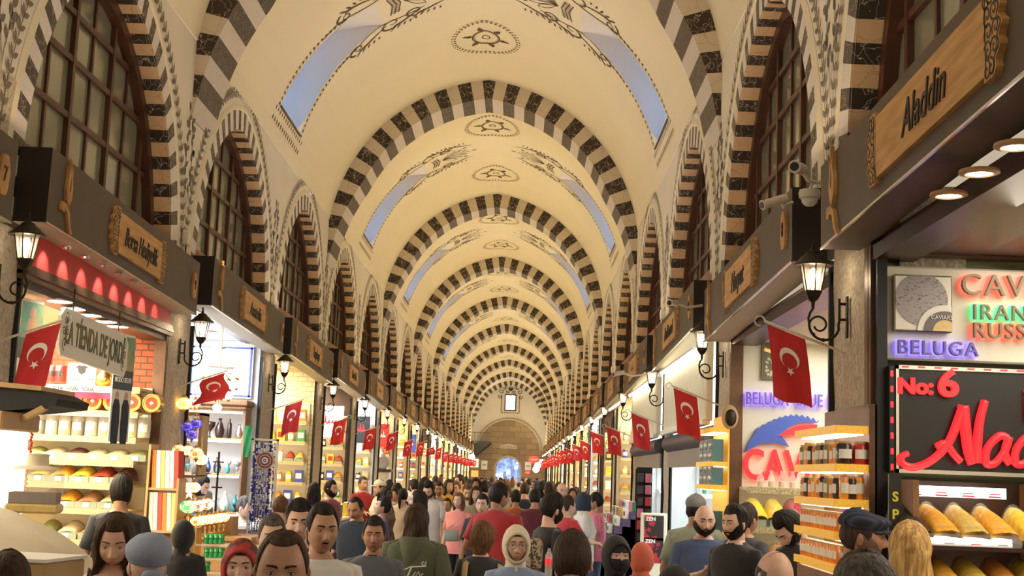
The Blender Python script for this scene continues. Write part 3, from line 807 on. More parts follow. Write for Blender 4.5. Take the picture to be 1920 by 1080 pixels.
b = MB(); b.tube([(0, 0, .05), (.02, .02, .10), (.1, .05, .12), (2.45-P.x, .1, .1)], .01, 8); b.build('arm', 'white_plastic', t)
# ================================================================ shops
RX = 5.4                                        # how far back the shops go
mat('cream_wall', (.78, .70, .52), .7, var=.06, vscale=3)
mat('white_wall', (.82, .83, .84), .6)
mat('ivory_wall', (.80, .76, .62), .5)
mat('yellow_wall', (.78, .62, .34), .6)
mat('olive_wall', (.33, .34, .20), .7, var=.2, vscale=4)
mat('shop_ceiling', (.72, .62, .45), .6)
mat('shelf_gold', (.78, .58, .22), .4, var=.2, vscale=20)
mat('shelf_wood', (.30, .14, .055), .45, var=.35, vscale=5, stretch=(6, 1, 1))
mat('shelf_light_wood', (.55, .33, .14), .5, var=.25, vscale=5)
mat('lace_trim', (.66, .54, .30), .5, var=.6, vscale=170, lo=.46, hi=.54)
mat('red_glow', (.75, .06, .05), .5, col2=(.70, .045, .04), vscale=2)
mat('panel_wood_dark', (.06, .022, .012), .35, var=.3, vscale=5)
mat('acrylic', (.82, .86, .80), .08, alpha=.13, spec=.6)
mat('acrylic_green', (.30, .36, .28), .12, alpha=.75, spec=.8)
mat('paper', (.86, .83, .76), .7)
mat('kraft', (.5, .34, .16), .7)
mat('beige_cloth', (.82, .73, .54), .75, var=.08, vscale=3, bump=.15, bscale=4)
mat('purple_cloth', (.13, .085, .16), .8)
mat('jewel_green', (.03, .3, .08), .3)
def spice(n, c, bs=90): mat('spice_'+n, c, .9, var=.28, vscale=30, bump=.12, bscale=bs)
spice('yellow', (.82, .56, .06)); spice('orange', (.80, .30, .03)); spice('red', (.42, .05, .015)); spice('brown', (.16, .055, .03)); spice('black', (.035, .022, .015), 50)
spice('mustard', (.68, .48, .10)); spice('cream', (.70, .60, .36)); spice('pink', (.42, .04, .05)); spice('green', (.34, .36, .12)); spice('nut', (.48, .24, .09), 40)
spice('bright', (.88, .66, .05)); spice('amber', (.85, .42, .03))
for n, c in dict(red=(.5, .02, .02), amber=(.62, .20, .02), dark=(.03, .012, .012), honey=(.75, .33, .04), olive=(.2, .18, .05), white=(.8, .78, .7), blue=(.03, .06, .4), teal=(.05, .3, .35), grey=(.3, .3, .3), green=(.05, .25, .08), purple=(.2, .05, .3), pink=(.7, .2, .3), tan=(.5, .33, .17), gold=(.65, .42, .1)).items(): mat('good_'+n, c, .3, coat=.3)
mat('brick_red', (.5, .1, .04), .8)
def brick(name, c1, c2, mortar, scale):
    m, nt, b = _mat(name); L = nt.links.new; b.inputs['Roughness'].default_value = .8
    tc = nt.nodes.new('ShaderNodeTexCoord'); mp = nt.nodes.new('ShaderNodeMapping'); mp.inputs['Rotation'].default_value = (PI/2, 0, 0); L(tc.outputs['Object'], mp.inputs[0])
    t = nt.nodes.new('ShaderNodeTexBrick'); t.inputs['Scale'].default_value = scale; t.inputs['Color1'].default_value = (*c1, 1); t.inputs['Color2'].default_value = (*c2, 1); t.inputs['Mortar'].default_value = (*mortar, 1)
    t.inputs['Mortar Size'].default_value = .03; L(mp.outputs[0], t.inputs['Vector']); L(t.outputs['Color'], b.inputs['Base Color']); return m
brick('red_brick', (.42, .10, .045), (.32, .075, .035), (.12, .05, .03), 4.2)
brick('cream_brick', (.80, .72, .54), (.76, .66, .47), (.60, .48, .32), 3.2)
brick('tile_white', (.86, .87, .9), (.83, .84, .87), (.6, .62, .66), 3)
def bay_ys(sg, k):
    return (12.8+PIT*(k-1)+.50, 12.8+PIT*k-.50) if sg < 0 else (7.55+PIT*(k-1)+.45, 7.55+PIT*k-.45)
def room(sg, k, farm='cream_wall', ceilm='shop_ceiling', backm='cream_wall', light=(1, .9, .72), e=60, zc=None, nspots=4):
    if zc is None: zc = 3.40 if (sg < 0 or k > 1) else 3.08
    y0, y1 = bay_ys(sg, k); X0, X1 = WX+.04, RX; n = 'left' if sg < 0 else 'right'
    r = bpy.data.objects.new('wall_shop_%s' % n, None); COL.objects.link(r); r['kind'] = 'structure'; r.location = (0, 0, 0)
    def bx(nm, a, b, c, d, e_, f, m):
        q = MB(); q.box(*sorted((sg*a, sg*b)), c, d, e_, f); q.build(nm, m, r)
    bx('far_wall', X0-.01, X1, y1-.015, y1+.12, 0, zc+.05, farm); bx('near_wall', X0, X1, y0-.12, y0+.01, 0, zc+.05, backm)
    bx('rear_wall', X1, X1+.1, y0-.1, y1+.1, 0, zc+.05, backm); bx('shop_ceiling', X0, X1, y0, y1, zc, zc+.1, ceilm)
    q = MB(); q.box(*sorted((sg*(WX+.0), sg*(WX+.22))), y0-.04, y1+.04, zc-.03, zc+.05); q.build('lintel', 'panel_wood_dark', r)
    if e:
        area('shop_light', (sg*3.55, (y0+y1)/2, zc-.06), (0, sg*math.radians(8), 0), 1.7, 3.2, e*3.4, light)
    return r, y0, y1, zc
def downlights(sg, pts, lab, group, r=.075, zc=3.08):
    base = None
    for i, (x, y) in enumerate(pts):
        if base is None:
            base = thing('ceiling_downlight', lab, 'ceiling light', (x, y, zc), 0, group)
            b = MB(); b.lathe([(r*1.25, 0), (r*1.3, -.01), (r, -.018), (r*.95, -.004)], (0, 0, 0), 20); b.build('rim', 'white_paint', base, smooth=40)
            b = MB(); b.lathe([(r*.96, -.006), (r*.9, -.014), (1e-4, -.016)], (0, 0, 0), 20); b.build('lens', 'led', base)
        else: dup(base, (x, y, zc))
# ---- goods prototypes (front faces -y, origin at the base centre)
_cache = {}
def proto(key, fn):
    """returns a fresh root; the first call builds, later calls copy"""
    if key not in _cache: _cache[key] = fn(); return _cache[key]
    return dup(_cache[key])
def put(o, loc, rz=0, label=None, group=None, s=1, cat=None):
    o.location = loc; o.rotation_euler = (0, 0, rz); o.scale = (s, s, s) if not isinstance(s, tuple) else s
    if label: o['label'] = label
    if group: o['group'] = group
    if cat: o['category'] = cat
    return o
def jar(kind, fill, r=.045, h=.12, lid='good_tan', lab='paper', plain=False):
    def f():
        t = thing(kind, '', 'jar'); b = MB()
        if plain:
            b.lathe([(r*.9, 0), (r, .01), (r, h*.82), (r*.8, h*.9), (r*.8, h*.92)], (0, 0, 0), 10, 0); b.lathe([(r*.86, h*.9), (r*.86, h)], (0, 0, 0), 10, 1)
            n = 5; row = []
            b.grid([[(r*1.03*S(a), -r*1.03*K(a), h*.25) for a in (-.9, -.45, 0, .45, .9)], [(r*1.03*S(a), -r*1.03*K(a), h*.65) for a in (-.9, -.45, 0, .45, .9)]], 2)
            b.build('jar_body', [fill, lid, lab], t, smooth=40); return t
        b.lathe([(r*.9, 0), (r, .012), (r, h*.78), (r*.82, h*.88), (r*.82, h*.9)], (0, 0, 0), 16); b.build('glass_body', 'glass', t, smooth=40)
        b = MB(); b.lathe([(r*.86, .006), (r*.93, .015), (r*.93, h*.62), (1e-4, h*.66)], (0, 0, 0), 14); b.build('contents', fill, t, smooth=40)
        b = MB(); b.lathe([(r*.88, h*.88), (r*.9, h*.98), (r*.86, h), (1e-4, h)], (0, 0, 0), 16); b.build('lid', lid, t, smooth=40)
        b = MB(); A = [-.7+1.4*i/6 for i in range(7)]
        b.grid([[(r*1.02*S(a), -r*1.02*K(a), h*.25) for a in A], [(r*1.02*S(a), -r*1.02*K(a), h*.58) for a in A]]); b.build('paper_label', lab, t)
        return t
    return proto((kind, fill, r, h, lid, lab, plain), f)
def spice_bin(fill, w=.2, d=.26, h=.13, price=True, back='acrylic', green=True):
    def f():
        t = thing('spice_tray', '', 'spice tray'); b = MB(); n = 12; m = 7; G = []
        r = random.Random(len(_cache))
        for j in range(m+1):
            v = j/m; row = []
            for i in range(n+1):
                u = -1+2*i/n
                top = h*(.25 + .75*v**.7)*(max(0, 1-abs(u)**3.0)**.5) * (.94+.06*S(u*3+v*2)) + r.uniform(-.002, .002)
                row.append((u*w/2*.96, -d/2+d*v*.95, .035+max(0, top)))
            G.append(row)
        G.append([(p[0], d/2, 0.03) for p in G[-1]])
        b.grid(G); b.build('spice_heap', fill, t, smooth='full')
        b = MB(); b.box(-w/2, w/2, -d/2-.008, -d/2, 0, .055); b.build('tray_front', 'acrylic_green' if green else 'acrylic', t)
        b = MB(); pts = [(-w/2*K(PI*i/12), .03+(h*1.12)*S(PI*i/12)) for i in range(13)]
        b.grid([[(x, -d/2+.02, z*.45) for x, z in pts], [(x, d/2, z) for x, z in pts]])
        b.build('tray_divider', 'acrylic', t, smooth='full')
        if price: b = MB(); b.box(-.028, .028, -d/2-.013, -d/2-.009, .005, .045); b.build('price_card', 'paper', t)
        return t
    return proto(('bin', fill, w, d, h, price, green), f)
def shelf_unit(name, label, x0, x1, y, zs, depth, m='shelf_gold', back=None, trim='lace_trim', led=True, side='shelf_light_wood', rz=0, loc=None, ztop=None, cat='shelf', ledm='led_soft'):
    """back plane at y, shelves come forward (towards -y)"""
    t = thing(name, label, cat, loc or (0, 0, 0), rz)
    if back: b = MB(); b.box(x0, x1, y-.02, y, 0, ztop or zs[-1]+.4); b.build('back_panel', back, t)
    for i, z in enumerate(zs):
        d = depth[i] if isinstance(depth, (list, tuple)) else depth
        b = MB(); b.box(x0, x1, y-d, y-.02, z-.025, z); s_ = b.build('shelf_board', m, t)
        if trim: b = MB(); b.box(x0, x1, y-d-.012, y-d-.001, z-.05, z+.004); b.build('lace_edging', trim, s_)
        if led: b = MB(); b.box(x0+.02, x1-.02, y-d+.005, y-d+.03, z-.05, z-.027); b.build('light_strip', ledm, s_)
    if side:
        dm = max(depth) if isinstance(depth, (list, tuple)) else depth
        for x in (x0-.02, x1): b = MB(); b.box(x, x+.02, y-dm, y, 0, ztop or zs[-1]+.4); b.build('side_panel', side, t)
    return t
def box_good(m1, w, d, h, m2='paper'):
    def f():
        t = thing('goods_box', '', 'box'); b = MB(); b.bbox(-w/2, w/2, -d/2, d/2, 0, h, .003); b.build('carton', m1, t)
        b = MB(); b.box(-w*.35, w*.35, -d/2-.002, -d/2, h*.3, h*.75); b.build('printed_panel', m2, t); return t
    return proto(('box', m1, w, d, h, m2), f)
# ================================================================ LEFT shop 0 : sweets, spices, red panel
room(-1, -1, 'cream_wall', 'shop_ceiling', 'cream_wall', (1, .9, .72), 50)
rA, y0, y1, zc = room(-1, 0, 'red_brick', 'shop_ceiling', 'cream_wall', (1, .88, .66), 120, 2.98)
q = MB(); q.box(-2.57, -2.55, y0+.02, y1-.02, 3.10, 3.42); t = q.build('illuminated_panel', 'red_glow', None); tag(t, 'red panel under the first left fascia, washed by a row of spotlights', 'panel')
base = None
for i in range(9):
    P = (-2.40, y0+.25+.4*i, 3.262)
    if base is None:
        base = thing('spotlight', 'small spotlight over the red panel under the fascia', 'spotlight', P, 0, 'spotlights over the red panel')
        b = MB(); b.lathe([(.03, .012), (.035, 0), (.028, -.012)], (0, 0, 0), 12); b.build('rim', 'chrome', base); b = MB(); b.lathe([(.026, -.008), (1e-4, -.012)], (0, 0, 0), 12); b.build('lens', 'led', base)
    else: dup(base, P)
    l = bpy.data.lights.new('panel_spot', 'SPOT'); l.energy = 7; l.color = (1, .93, .82); l.spot_size = 1.25; l.spot_blend = .6; l.shadow_soft_size = .02
    o = bpy.data.objects.new('panel_spot', l); COL.objects.link(o); o.location = (-2.40, P[1], 3.245); o.rotation_euler = (0, math.radians(52), 0)
q = MB(); q.box(-2.64, -2.54, y0-.05, y1+.05, 3.0, 3.10); q.box(-2.62, -2.53, y0-.05, y1+.05, 3.035, 3.06); struct(q.build('trim_40', 'bronze_frame'))
YF = y1-.02
# pendant discs
base = None
for i, (px, py) in enumerate(((112, 566), (137, 580), (168, 592), (198, 604), (220, 613))):
    for Yt in [8.8+.02*j for j in range(200)]:
        P = at_px(px, py, Yt)
        if P.z >= 2.93: break
    if base is None:
        base = thing('disc_lamp', 'flat round ceiling lamp in the first left shop', 'lamp', P, 0, 'round lamps in the first left shop')
        b = MB(); b.lathe([(.02, .02), (.085, .006), (.09, 0)], (0, 0, 0), 20); b.build('housing', 'white_paint', base); b = MB(); b.lathe([(.086, -.001), (1e-4, -.006)], (0, 0, 0), 20); b.build('lens', 'led', base)
        b = MB(); b.tube([(0, 0, .02), (0, 0, 2.98-P.z)], .004, 5); b.build('cord', 'iron', base)
    else: dup(base, P)
# hanging shop board with green and gold letters, parallel to the corridor
A = at_px(88, 637, 9.15); B_ = at_px(218, 690, 10.85)
Ls = 1.62; t = thing('hanging_board', 'cream hanging board with scrolls and dark green lettering in the first left shop', 'sign', (-2.50, 10.0, 2.70), PI/2); t.rotation_euler = (0, .03, PI/2)
b = MB(); pts = [(-Ls/2+.0, -.10), (-Ls/2+.05, -.17), (Ls/2-.05, -.17), (Ls/2, -.10), (Ls/2, .10), (Ls/2-.08, .17), (-Ls/2+.08, .17), (-Ls/2, .10)]; b.prism(pts, -.012, .012)
b.build('board', 'white_paint', t)
b = text_mb('LA T\u00cdENDA DE JORD\u00cd', .24, .004, sx=.62, bold=.004, off=(0, -.012, 0)); mat('letter_green', (.03, .07, .03), .5, col2=(.22, .16, .03), vscale=3); b.build('lettering', 'letter_green', t)
b = MB(); g = lambda u, v: (u, -.0135, v)
for sx in (-1, 1):
    for (x, z, r, a) in ((.70, .09, .05, 0), (.70, -.08, .05, 3), (.73, 0, .035, 1), (.66, .0, .03, 2)): b.ribbon(spiral(sx*x, z, .004, r, a, a+8, 18), .010, g)
b.build('scroll_ornament', 'lettering', t)
for x in (-.55, .55): b = MB(); b.tube([(x, 0, .17), (x, 0, .33)], .005, 6); b.build('chain', 'iron', t)
# portrait posters
def poster(lab, px, py, Y, w, h, txt):
    P = at_px(px, py, Y); t = thing('hanging_poster', lab, 'poster', P, PI/2-.25)
    b = MB(); b.box(-w/2, w/2, -.004, .004, -h, 0); b.build('sheet', 'paper', t); b = MB(); b.box(-w/2, w/2, -.008, -.004, -h*.34, -.02); b.build('picture_top', mat('poster_teal', (.08, .35, .28), .6, col2=(.5, .4, .12), vscale=6), t)
    b = MB(); b.ball((0, -.008, -h*.12), .035, 10, 8, 0, (1, .1, 1.3)); b.lathe([(.05, 0), (.075, -.14)], (0, -.007, -h*.17), 8, 0, sq=.05); b.build('face_print', mat('print_skin', (.6, .35, .25), .7), t)
    b = MB(); b.box(-w/2, w/2, -.008, -.004, -h*.52, -h*.34); bb = b.build('caption_band', 'black', t); text_mb(txt, .055, .003, bold=.001, off=(0, -.008, -h*.43), sx=.75).build('caption', 'paper', bb)
    for sx in (-.07, .07):
        b = MB(); b.lathe([(.001, 0), (.03, -.01), (.055, -.06), (.06, -.2), (.05, -.42*h)], (sx, -.006, -h*.60), 8, 0, sq=.05); b.build('figure_print', mat('print_navy', (.03, .035, .06), .7, var=.5, vscale=40), t)
        b = MB(); b.ball((sx, -.008, -h*.575), .026, 8, 6, 0, (1, .1, 1.3)); b.build('head_print', 'print_skin', t)
    return t
poster('tall portrait poster with black caption band at the far side of the first left shop', 236, 627, 10.9, .30, .88, 'MODO SELFIE')
poster('portrait poster half hidden behind the nearest red flag', 62, 562, 9.2, .26, .80, 'SELFIE')
# placard with crest
P = at_px(155, 681, 11.2); t = thing('crest_placard', 'white placard with a black crest above the tins', 'placard', (P.x, 11.2, P.z))
b = MB(); b.box(-.12, .12, -.004, .004, -.19, 0); b.build('card', 'paper', t); b = MB(); b.prism([(-.035, -.03), (0, -.02), (.035, -.03), (.03, -.075), (0, -.10), (-.03, -.075)], -.007, -.004); b.ribbon([(-.05, -.04), (-.02, -.022), (0, -.035), (.02, -.022), (.05, -.04)], .012, lambda u, v: (u, -.008, v)); b.build('crest', 'black', t)
text_mb('Embajada de Colombia', .022, .002, off=(0, -.005, -.135)).build('caption', 'letter_green', t)
# coffee cans, gold pot and patterned scarf on the top shelf
def fz(px, py, Y): P = at_px(px, py, Y); return P.x, P.z
zt1 = fz(150, 722, 12.0)[1]
for i, (px, s) in enumerate(((75, 1), (92, 1), (108, 1), (60, 1), (84, .9))):
    x, z = fz(px, 716 if i < 4 else 682, 12.0)
    def f():
        t = thing('coffee_can', '', 'can'); b = MB(); b.lathe([(.052, 0), (.054, .01), (.054, .14), (.05, .15), (1e-4, .15)], (0, 0, 0), 18); b.build('can_body', 'good_red', t, smooth=40)
        b = MB(); A = [-1+2*q/8 for q in range(9)]; b.grid([[(.055*S(a), -.055*K(a), .05) for a in A], [(.055*S(a), -.055*K(a), .10) for a in A]]); b.build('label_band', 'good_dark', t); return t
    put(proto('can', f), (x, 12.05, z), 0, 'red coffee can on the top shelf of the first left shop', 'coffee cans on the top shelf', s)
x, z = fz(191, 724, 11.9); t = thing('gold_pot', 'shiny gold pot on the top shelf right of the crest placard', 'pot', (x, 11.95, z)); b = MB(); b.lathe([(.03, 0), (.06, .02), (.075, .06), (.065, .10), (.04, .12), (.045, .135), (.02, .15), (1e-4, .16)], (0, 0, 0), 20); b.build('pot_body', 'brass', t, smooth='full'); b = MB(); b.tube([(.07, 0, .06), (.10, 0, .07), (.10, 0, .11), (.05, 0, .12)], .007, 6); b.build('handle', 'brass', t)
A1 = fz(75, 722, 11.8); A2 = fz(205, 732, 11.8); t = thing('football_scarf', 'red white and blue printed scarf draped along the edge above the tins', 'scarf', ((A1[0]+A2[0])/2, 11.84, A1[1]-.0)); b = MB(); b.grid([[(-.33+.066*i, .012*S(i*1.7), -.10*j/3) for i in range(11)] for j in range(4)]); b.build('cloth', mat('scarf', (.75, .72, .7), .8), t, smooth='full')
b = MB(); b.grid([[(-.33+.066*i, -.004+.012*S(i*1.7), -.045-.055*j/3) for i in range(11)] for j in range(4)]); b.build('red_half', mat('scarf_red', (.5, .02, .03), .8, col2=(.06, .03, .12), vscale=9), t, smooth='full'); text_mb('A 14!  FINAL FOUR', .05, .003, off=(-.02, -.016, -.022), sx=.9, bold=.001).build('lettering', 'print_navy', t)
# the stepped shelf unit against the far wall
zz = [fz(150, p, Y_)[1] for p, Y_ in ((1075, 11.95), (1010, 11.95), (952, 11.95), (905, 11.95), (862, 11.95), (818, 11.95), (770, 11.95), (724, 11.95))]
shelf_unit('spice_display', 'gold trimmed stepped shelves of spices, jars and tins in the first left shop', -4.7, -2.66, YF-.02, zz, [.46, .46, .46, .46, .44, .42, .42, .40], 'shelf_gold', 'cream_wall', side=None, ztop=zz[-1]+.02)
xl, xr = -4.15, -3.0
cols = [['mustard', 'amber', 'bright', 'red', 'brown', 'orange'], ['yellow', 'amber', 'nut', 'cream', 'mustard'], ['green', 'cream', 'orange', 'yellow'], ['nut', 'mustard', 'red', 'green']]
for r_, (py, Y_, row) in enumerate(((905, 12.2, cols[0]), (952, 12.2, cols[1]), (1010, 12.2, cols[2]), (1075, 12.2, cols[3]))):
    for i, c in enumerate(row):
        x, z = fz(78+38*i*(1+.07*r_)+(8 if r_ else 0), py, Y_-.25)
        if x > -2.72: continue
        put(spice_bin('spice_'+c, .19, .28, .115), (x, 11.99, zz[3-r_]+.004), 0, '%s spice tray, %s from left, %s shelf down, first left shop' % (c if c not in ('bright', 'nut', 'amber') else {'bright': 'bright yellow', 'nut': 'reddish nut', 'amber': 'amber'}[c], ORD[i], ORD[r_+3]), 'spice trays in the first left shop')
for i, c in enumerate(['green', 'cream', 'brown', 'cream', 'cream', 'green']):
    x, z = fz(60+39*i, 862, 11.9); put(spice_bin('spice_'+c, .19, .22, .07), (x, 11.98, zz[4]+.004), 0, 'clear bin of sweets under the glass jars, %s from the left' % ORD[i], 'bins of sweets under the jars')
fills = ['spice_cream', 'good_dark', 'good_grey', 'spice_mustard', 'good_dark', 'spice_cream', 'spice_green', 'spice_cream', 'spice_cream', 'spice_cream']
for i in range(10):
    x, z = fz(40+25*i, 815, 11.9); put(jar('storage_jar', fills[i], .058, .21, 'white_paint'), (x, 11.98, zz[5]+.003), 0, 'big glass storage jar with white lid, %s from the left in the jar row' % ORD[i], 'glass jars in the first left shop')
for i in range(6):
    x, z = fz(98+37*i, 748, 11.9)
    def f():
        t = thing('round_tin', '', 'tin'); b = MB(); b.lathe([(.082, 0), (.086, .01), (.086, .12), (.08, .125)], (0, 0, 0), 24, axis='y'); b.build('tin_body', 'brass', t, smooth=40)
        b = MB(); b.lathe([(1e-4, -.002), (.07, -.002), (.074, -.008), (.083, -.006), (.083, .002)], (0, 0, 0), 24, axis='y'); b.build('lid', 'good_gold', t, smooth=40)
        b = MB(); b.lathe([(1e-4, -.005), (.055, -.005), (.055, -.001)], (0, 0, 0), 24, axis='y'); b.build('red_label', 'brick_red', t)
        b = MB(); b.prism([(-.02, 0), (0, -.02), (.02, 0), (0, .02)], -.008, -.004); b.build('crest_mark', 'paper', t); return t
    put(proto('tin', f), (x, 11.93, zz[6]+.09), 0, 'round gold tin with red label lying on its side, %s from the left' % ORD[i], 'round tins above the jars')
# glass dispenser, cloth covered crates and the bright case on the left edge
P = at_px(62, 975, 6.6); t = thing('glass_dispenser', 'square glass dispenser of dark beans with a cream lid at the left edge', 'jar', (P.x, 6.6, P.z+.035)); t.rotation_euler.z = .2
b = MB(); b.bbox(-.12, .12, -.1, .1, .04, .21, .01); b.build('glass_body', 'glass', t); b = MB(); b.box(-.11, .11, -.09, .09, .045, .10); b.build('beans', 'spice_brown', t); b = MB(); b.bbox(-.125, .125, -.105, .105, 0, .045, .01); b.build('base', 'shelf_gold', t)
b = MB(); b.lathe([(.12, .21), (.10, .225), (.055, .23), (.05, .27), (.055, .285), (.02, .29), (1e-4, .29)], (0, 0, 0), 20); b.build('lid', 'beige_cloth', t, smooth=40)
P = at_px(100, 965, 6.6)
t = thing('covered_crate', 'large crate draped in cream cloth at the bottom left corner', 'crate', (-1.52, 6.3, 0)); b = MB(); r = random.Random(3); G = []
prof_ = [(-.75, 1.62), (-.55, 1.66), (-.25, 1.655), (-.10, 1.60), (.08, 1.52), (.22, 1.42), (.30, 1.33), (.32, 1.0), (.34, .3)]
for j in range(7):
    v = j/6; G.append([(x, -.42+.84*v, z - .07 + .045*abs(S(i*1.4+j*1.1))+.02*S(i*5.3+j*2.9) - (.10 if j in (0, 6) else 0)) for i, (x, z) in enumerate(prof_)])
G = [[(p[0], p[1]-.03, .3) for p in G[0]]] + G + [[(p[0], p[1]+.03, .3) for p in G[-1]]]
b.grid(G, flip=True); m_ = b.build('draped_cloth', 'beige_cloth', t, smooth='full'); md = m_.modifiers.new('s', 'SUBSURF'); md.levels = md.render_levels = 1
b = MB(); b.box(-.7, .28, -.38, .38, 0, 1.25); b.build('crate_body', 'kraft', t)
t = thing('carton', 'cream carton with a gold edged label standing in front of the draped crate', 'box', (-1.10, 5.1, .045)); t.rotation_euler.z = -.15
b = MB(); b.bbox(-.15, .15, -.16, .16, .9, 1.42, .008); b.build('carton_body', 'kraft', t); b = MB(); b.box(-.155, .155, -.165, .165, 1.42, 1.432); b.build('top_flap', 'paper', t); b = MB(); b.box(-.14, .04, -.165, -.161, 1.1, 1.40); lb = b.build('gold_label', 'shelf_gold', t); b = MB(); b.box(-.12, .02, -.168, -.165, 1.12, 1.38); b.build('label_field', 'paper', lb); b = MB(); b.box(-.15, .15, -.14, .14, -.045, .9); b.build('lower_carton', 'kraft', t)
t = thing('lit_showcase', 'glowing white showcase cut by the left edge', 'showcase', (-2.16, 7.35, 0)); b = MB(); b.box(-.5, .10, -.25, .25, .9, 1.98); b.build('light_box', 'led_soft', t); b = MB(); b.bbox(-.55, .15, -.28, .28, 1.98, 2.08, .01); b.build('wooden_top', 'shelf_light_wood', t); b = MB(); b.box(-.5, .1, -.25, .25, 0, .9); b.build('base', 'shelf_wood', t)
P = at_px(90, 757, 7.6); t = thing('covered_stall_roof', 'black covered canopy with a pale wooden edge poking in at the left edge', 'canopy', (P.x, 7.6, P.z)); b = MB()
b.prism([(-.7, -.10), (-.08, -.05), (.13, -.02), (.14, .02), (.05, .06), (-.7, .10)], -.25, .3); b.build('black_cover', 'black_soft', t); b = MB(); b.prism([(-.7, .10), (.05, .06), (.05, .085), (-.7, .135)], -.27, .3); b.build('upper_edge', 'shelf_light_wood', t); b = MB(); b.prism([(-.35, -.26), (-.33, -.28), (.08, -.04), (.06, -.02)], -.27, -.2); b.build('brace', 'shelf_light_wood', t)
b = MB(); b.box(-.9, -.6, -.2, .25, -P.z, .1); b.build('post', 'shelf_wood', t)
t = thing('bead_string', 'hanging string of red and orange prayer beads at the left edge', 'beads', at_px(64, 763, 7.7)); 
b = MB()
for i in range(22): b.ball((0.004*S(i*2), 0, -.016*i), .009, 6, 5)
b.build('red_beads', 'good_red', t, smooth='full'); b = MB()
for i in range(16): b.ball((-.012+.008*S(i*3), 0, -.37-.014*i), .009, 6, 5)
b.build('orange_beads', 'spice_orange', t, smooth='full')
# ================================================================ LEFT shop 1 : lamps and glass, white
rB, y0, y1, zc = room(-1, 1, 'white_wall', 'white_wall', 'white_wall', (.93, .97, 1), 120)
A1 = at_px(362, 646, y1-.02); A2 = at_px(472, 748, y1-.02)
t = thing('tile_panel', 'white tile panel with a blue border on the wall of the lamp shop', 'tile panel', ((A1.x+A2.x)/2, y1-.08, (A1.z+A2.z)/2)); w, h = abs(A2.x-A1.x)/2, abs(A1.z-A2.z)/2
b = MB(); b.box(-w, w, 0, .025, -h, h); b.build('tiles', 'tile_white', t)
mat('blue_tile', (.06, .08, .5), .4)
b = MB()
for (a, c, d, e) in ((-w, w, h-.04, h-.015), (-w, w, -h+.015, -h+.04), (w-.04, w-.015, -h+.015, h-.015), (-w+.015, -w+.04, -h+.015, h-.015)): b.box(a, c, -.004, 0, d, e)
b.build('blue_border', 'blue_tile', t)
b = MB(); g = lambda u, v: (u, -.003, v); r = random.Random(8)
for i in range(9):
    x, z = r.uniform(-w*.75, w*.75), r.uniform(-h*.7, h*.8); b.ribbon(spiral(x, z, .01, .06, r.uniform(0, 6), 9, 16), .007, g)
b.build('painted_scrolls', mat('grey_line', (.35, .36, .42), .5), t)
# chandelier of white glass bowls
P = at_px(410, 728, 15.2); t = thing('glass_chandelier', 'tiered chandelier of white glass globes on brass stems in the lamp shop', 'chandelier', (P.x, 15.2, P.z))
b = MB(); b.tube([(0, 0, -.22), (0, 0, 3.40-P.z)], .008, 6); b.ball((0, 0, -.22), .03, 8, 6)
GL = []
for lv, (n, rr, z) in enumerate(((5, .20, .05), (4, .12, -.08))):
    for i in range(n):
        a = 2*PI*i/n+lv*.5; c = (rr*K(a), rr*S(a), z); GL.append(c); b.tube([(0, 0, z+.10), (c[0]*.6, c[1]*.6, z+.13), (c[0], c[1], z+.075)], .006, 6); b.lathe([(.03, 0), (.035, .012), (.01, .03)], (c[0], c[1], z+.05), 10)
        b.lathe([(.004, -.075), (.02, -.05), (.028, -.043)], (c[0], c[1], z), 8)
GL.append((0, 0, -.22)); b.build('stem_and_arms', 'brass', t, smooth=50)
mat('globe_white', (.8, .85, .9), .2, emit=.9, ecol=(.9, .95, 1))
for c in GL: b = MB(); b.ball(c, .058, 12, 8, 0, (1, 1, .72)); b.build('glass_globe', 'globe_white', t, smooth='full')
for i, (px, py) in enumerate(((412, 655), (400, 690), (425, 692), (408, 612), (392, 625), (430, 618))):
    P = at_px(px, py, 15.4+.1*i)
    def f():
        t = thing('glass_plate', '', 'plate'); b = MB(); b.lathe([(1e-4, 0), (.06, .002), (.10, .018), (.104, .02), (.06, .008), (1e-4, .006)], (0, 0, 0), 20); b.build('dish', 'chrome', t, smooth='full'); b = MB(); b.tube([(0, 0, .005), (0, 0, .10)], .003, 5); b.build('wire', 'iron', t); return t
    put(proto('plate', f), P, 0, 'silver hanging dish under the ceiling of the lamp shop', 'silver hanging dishes')
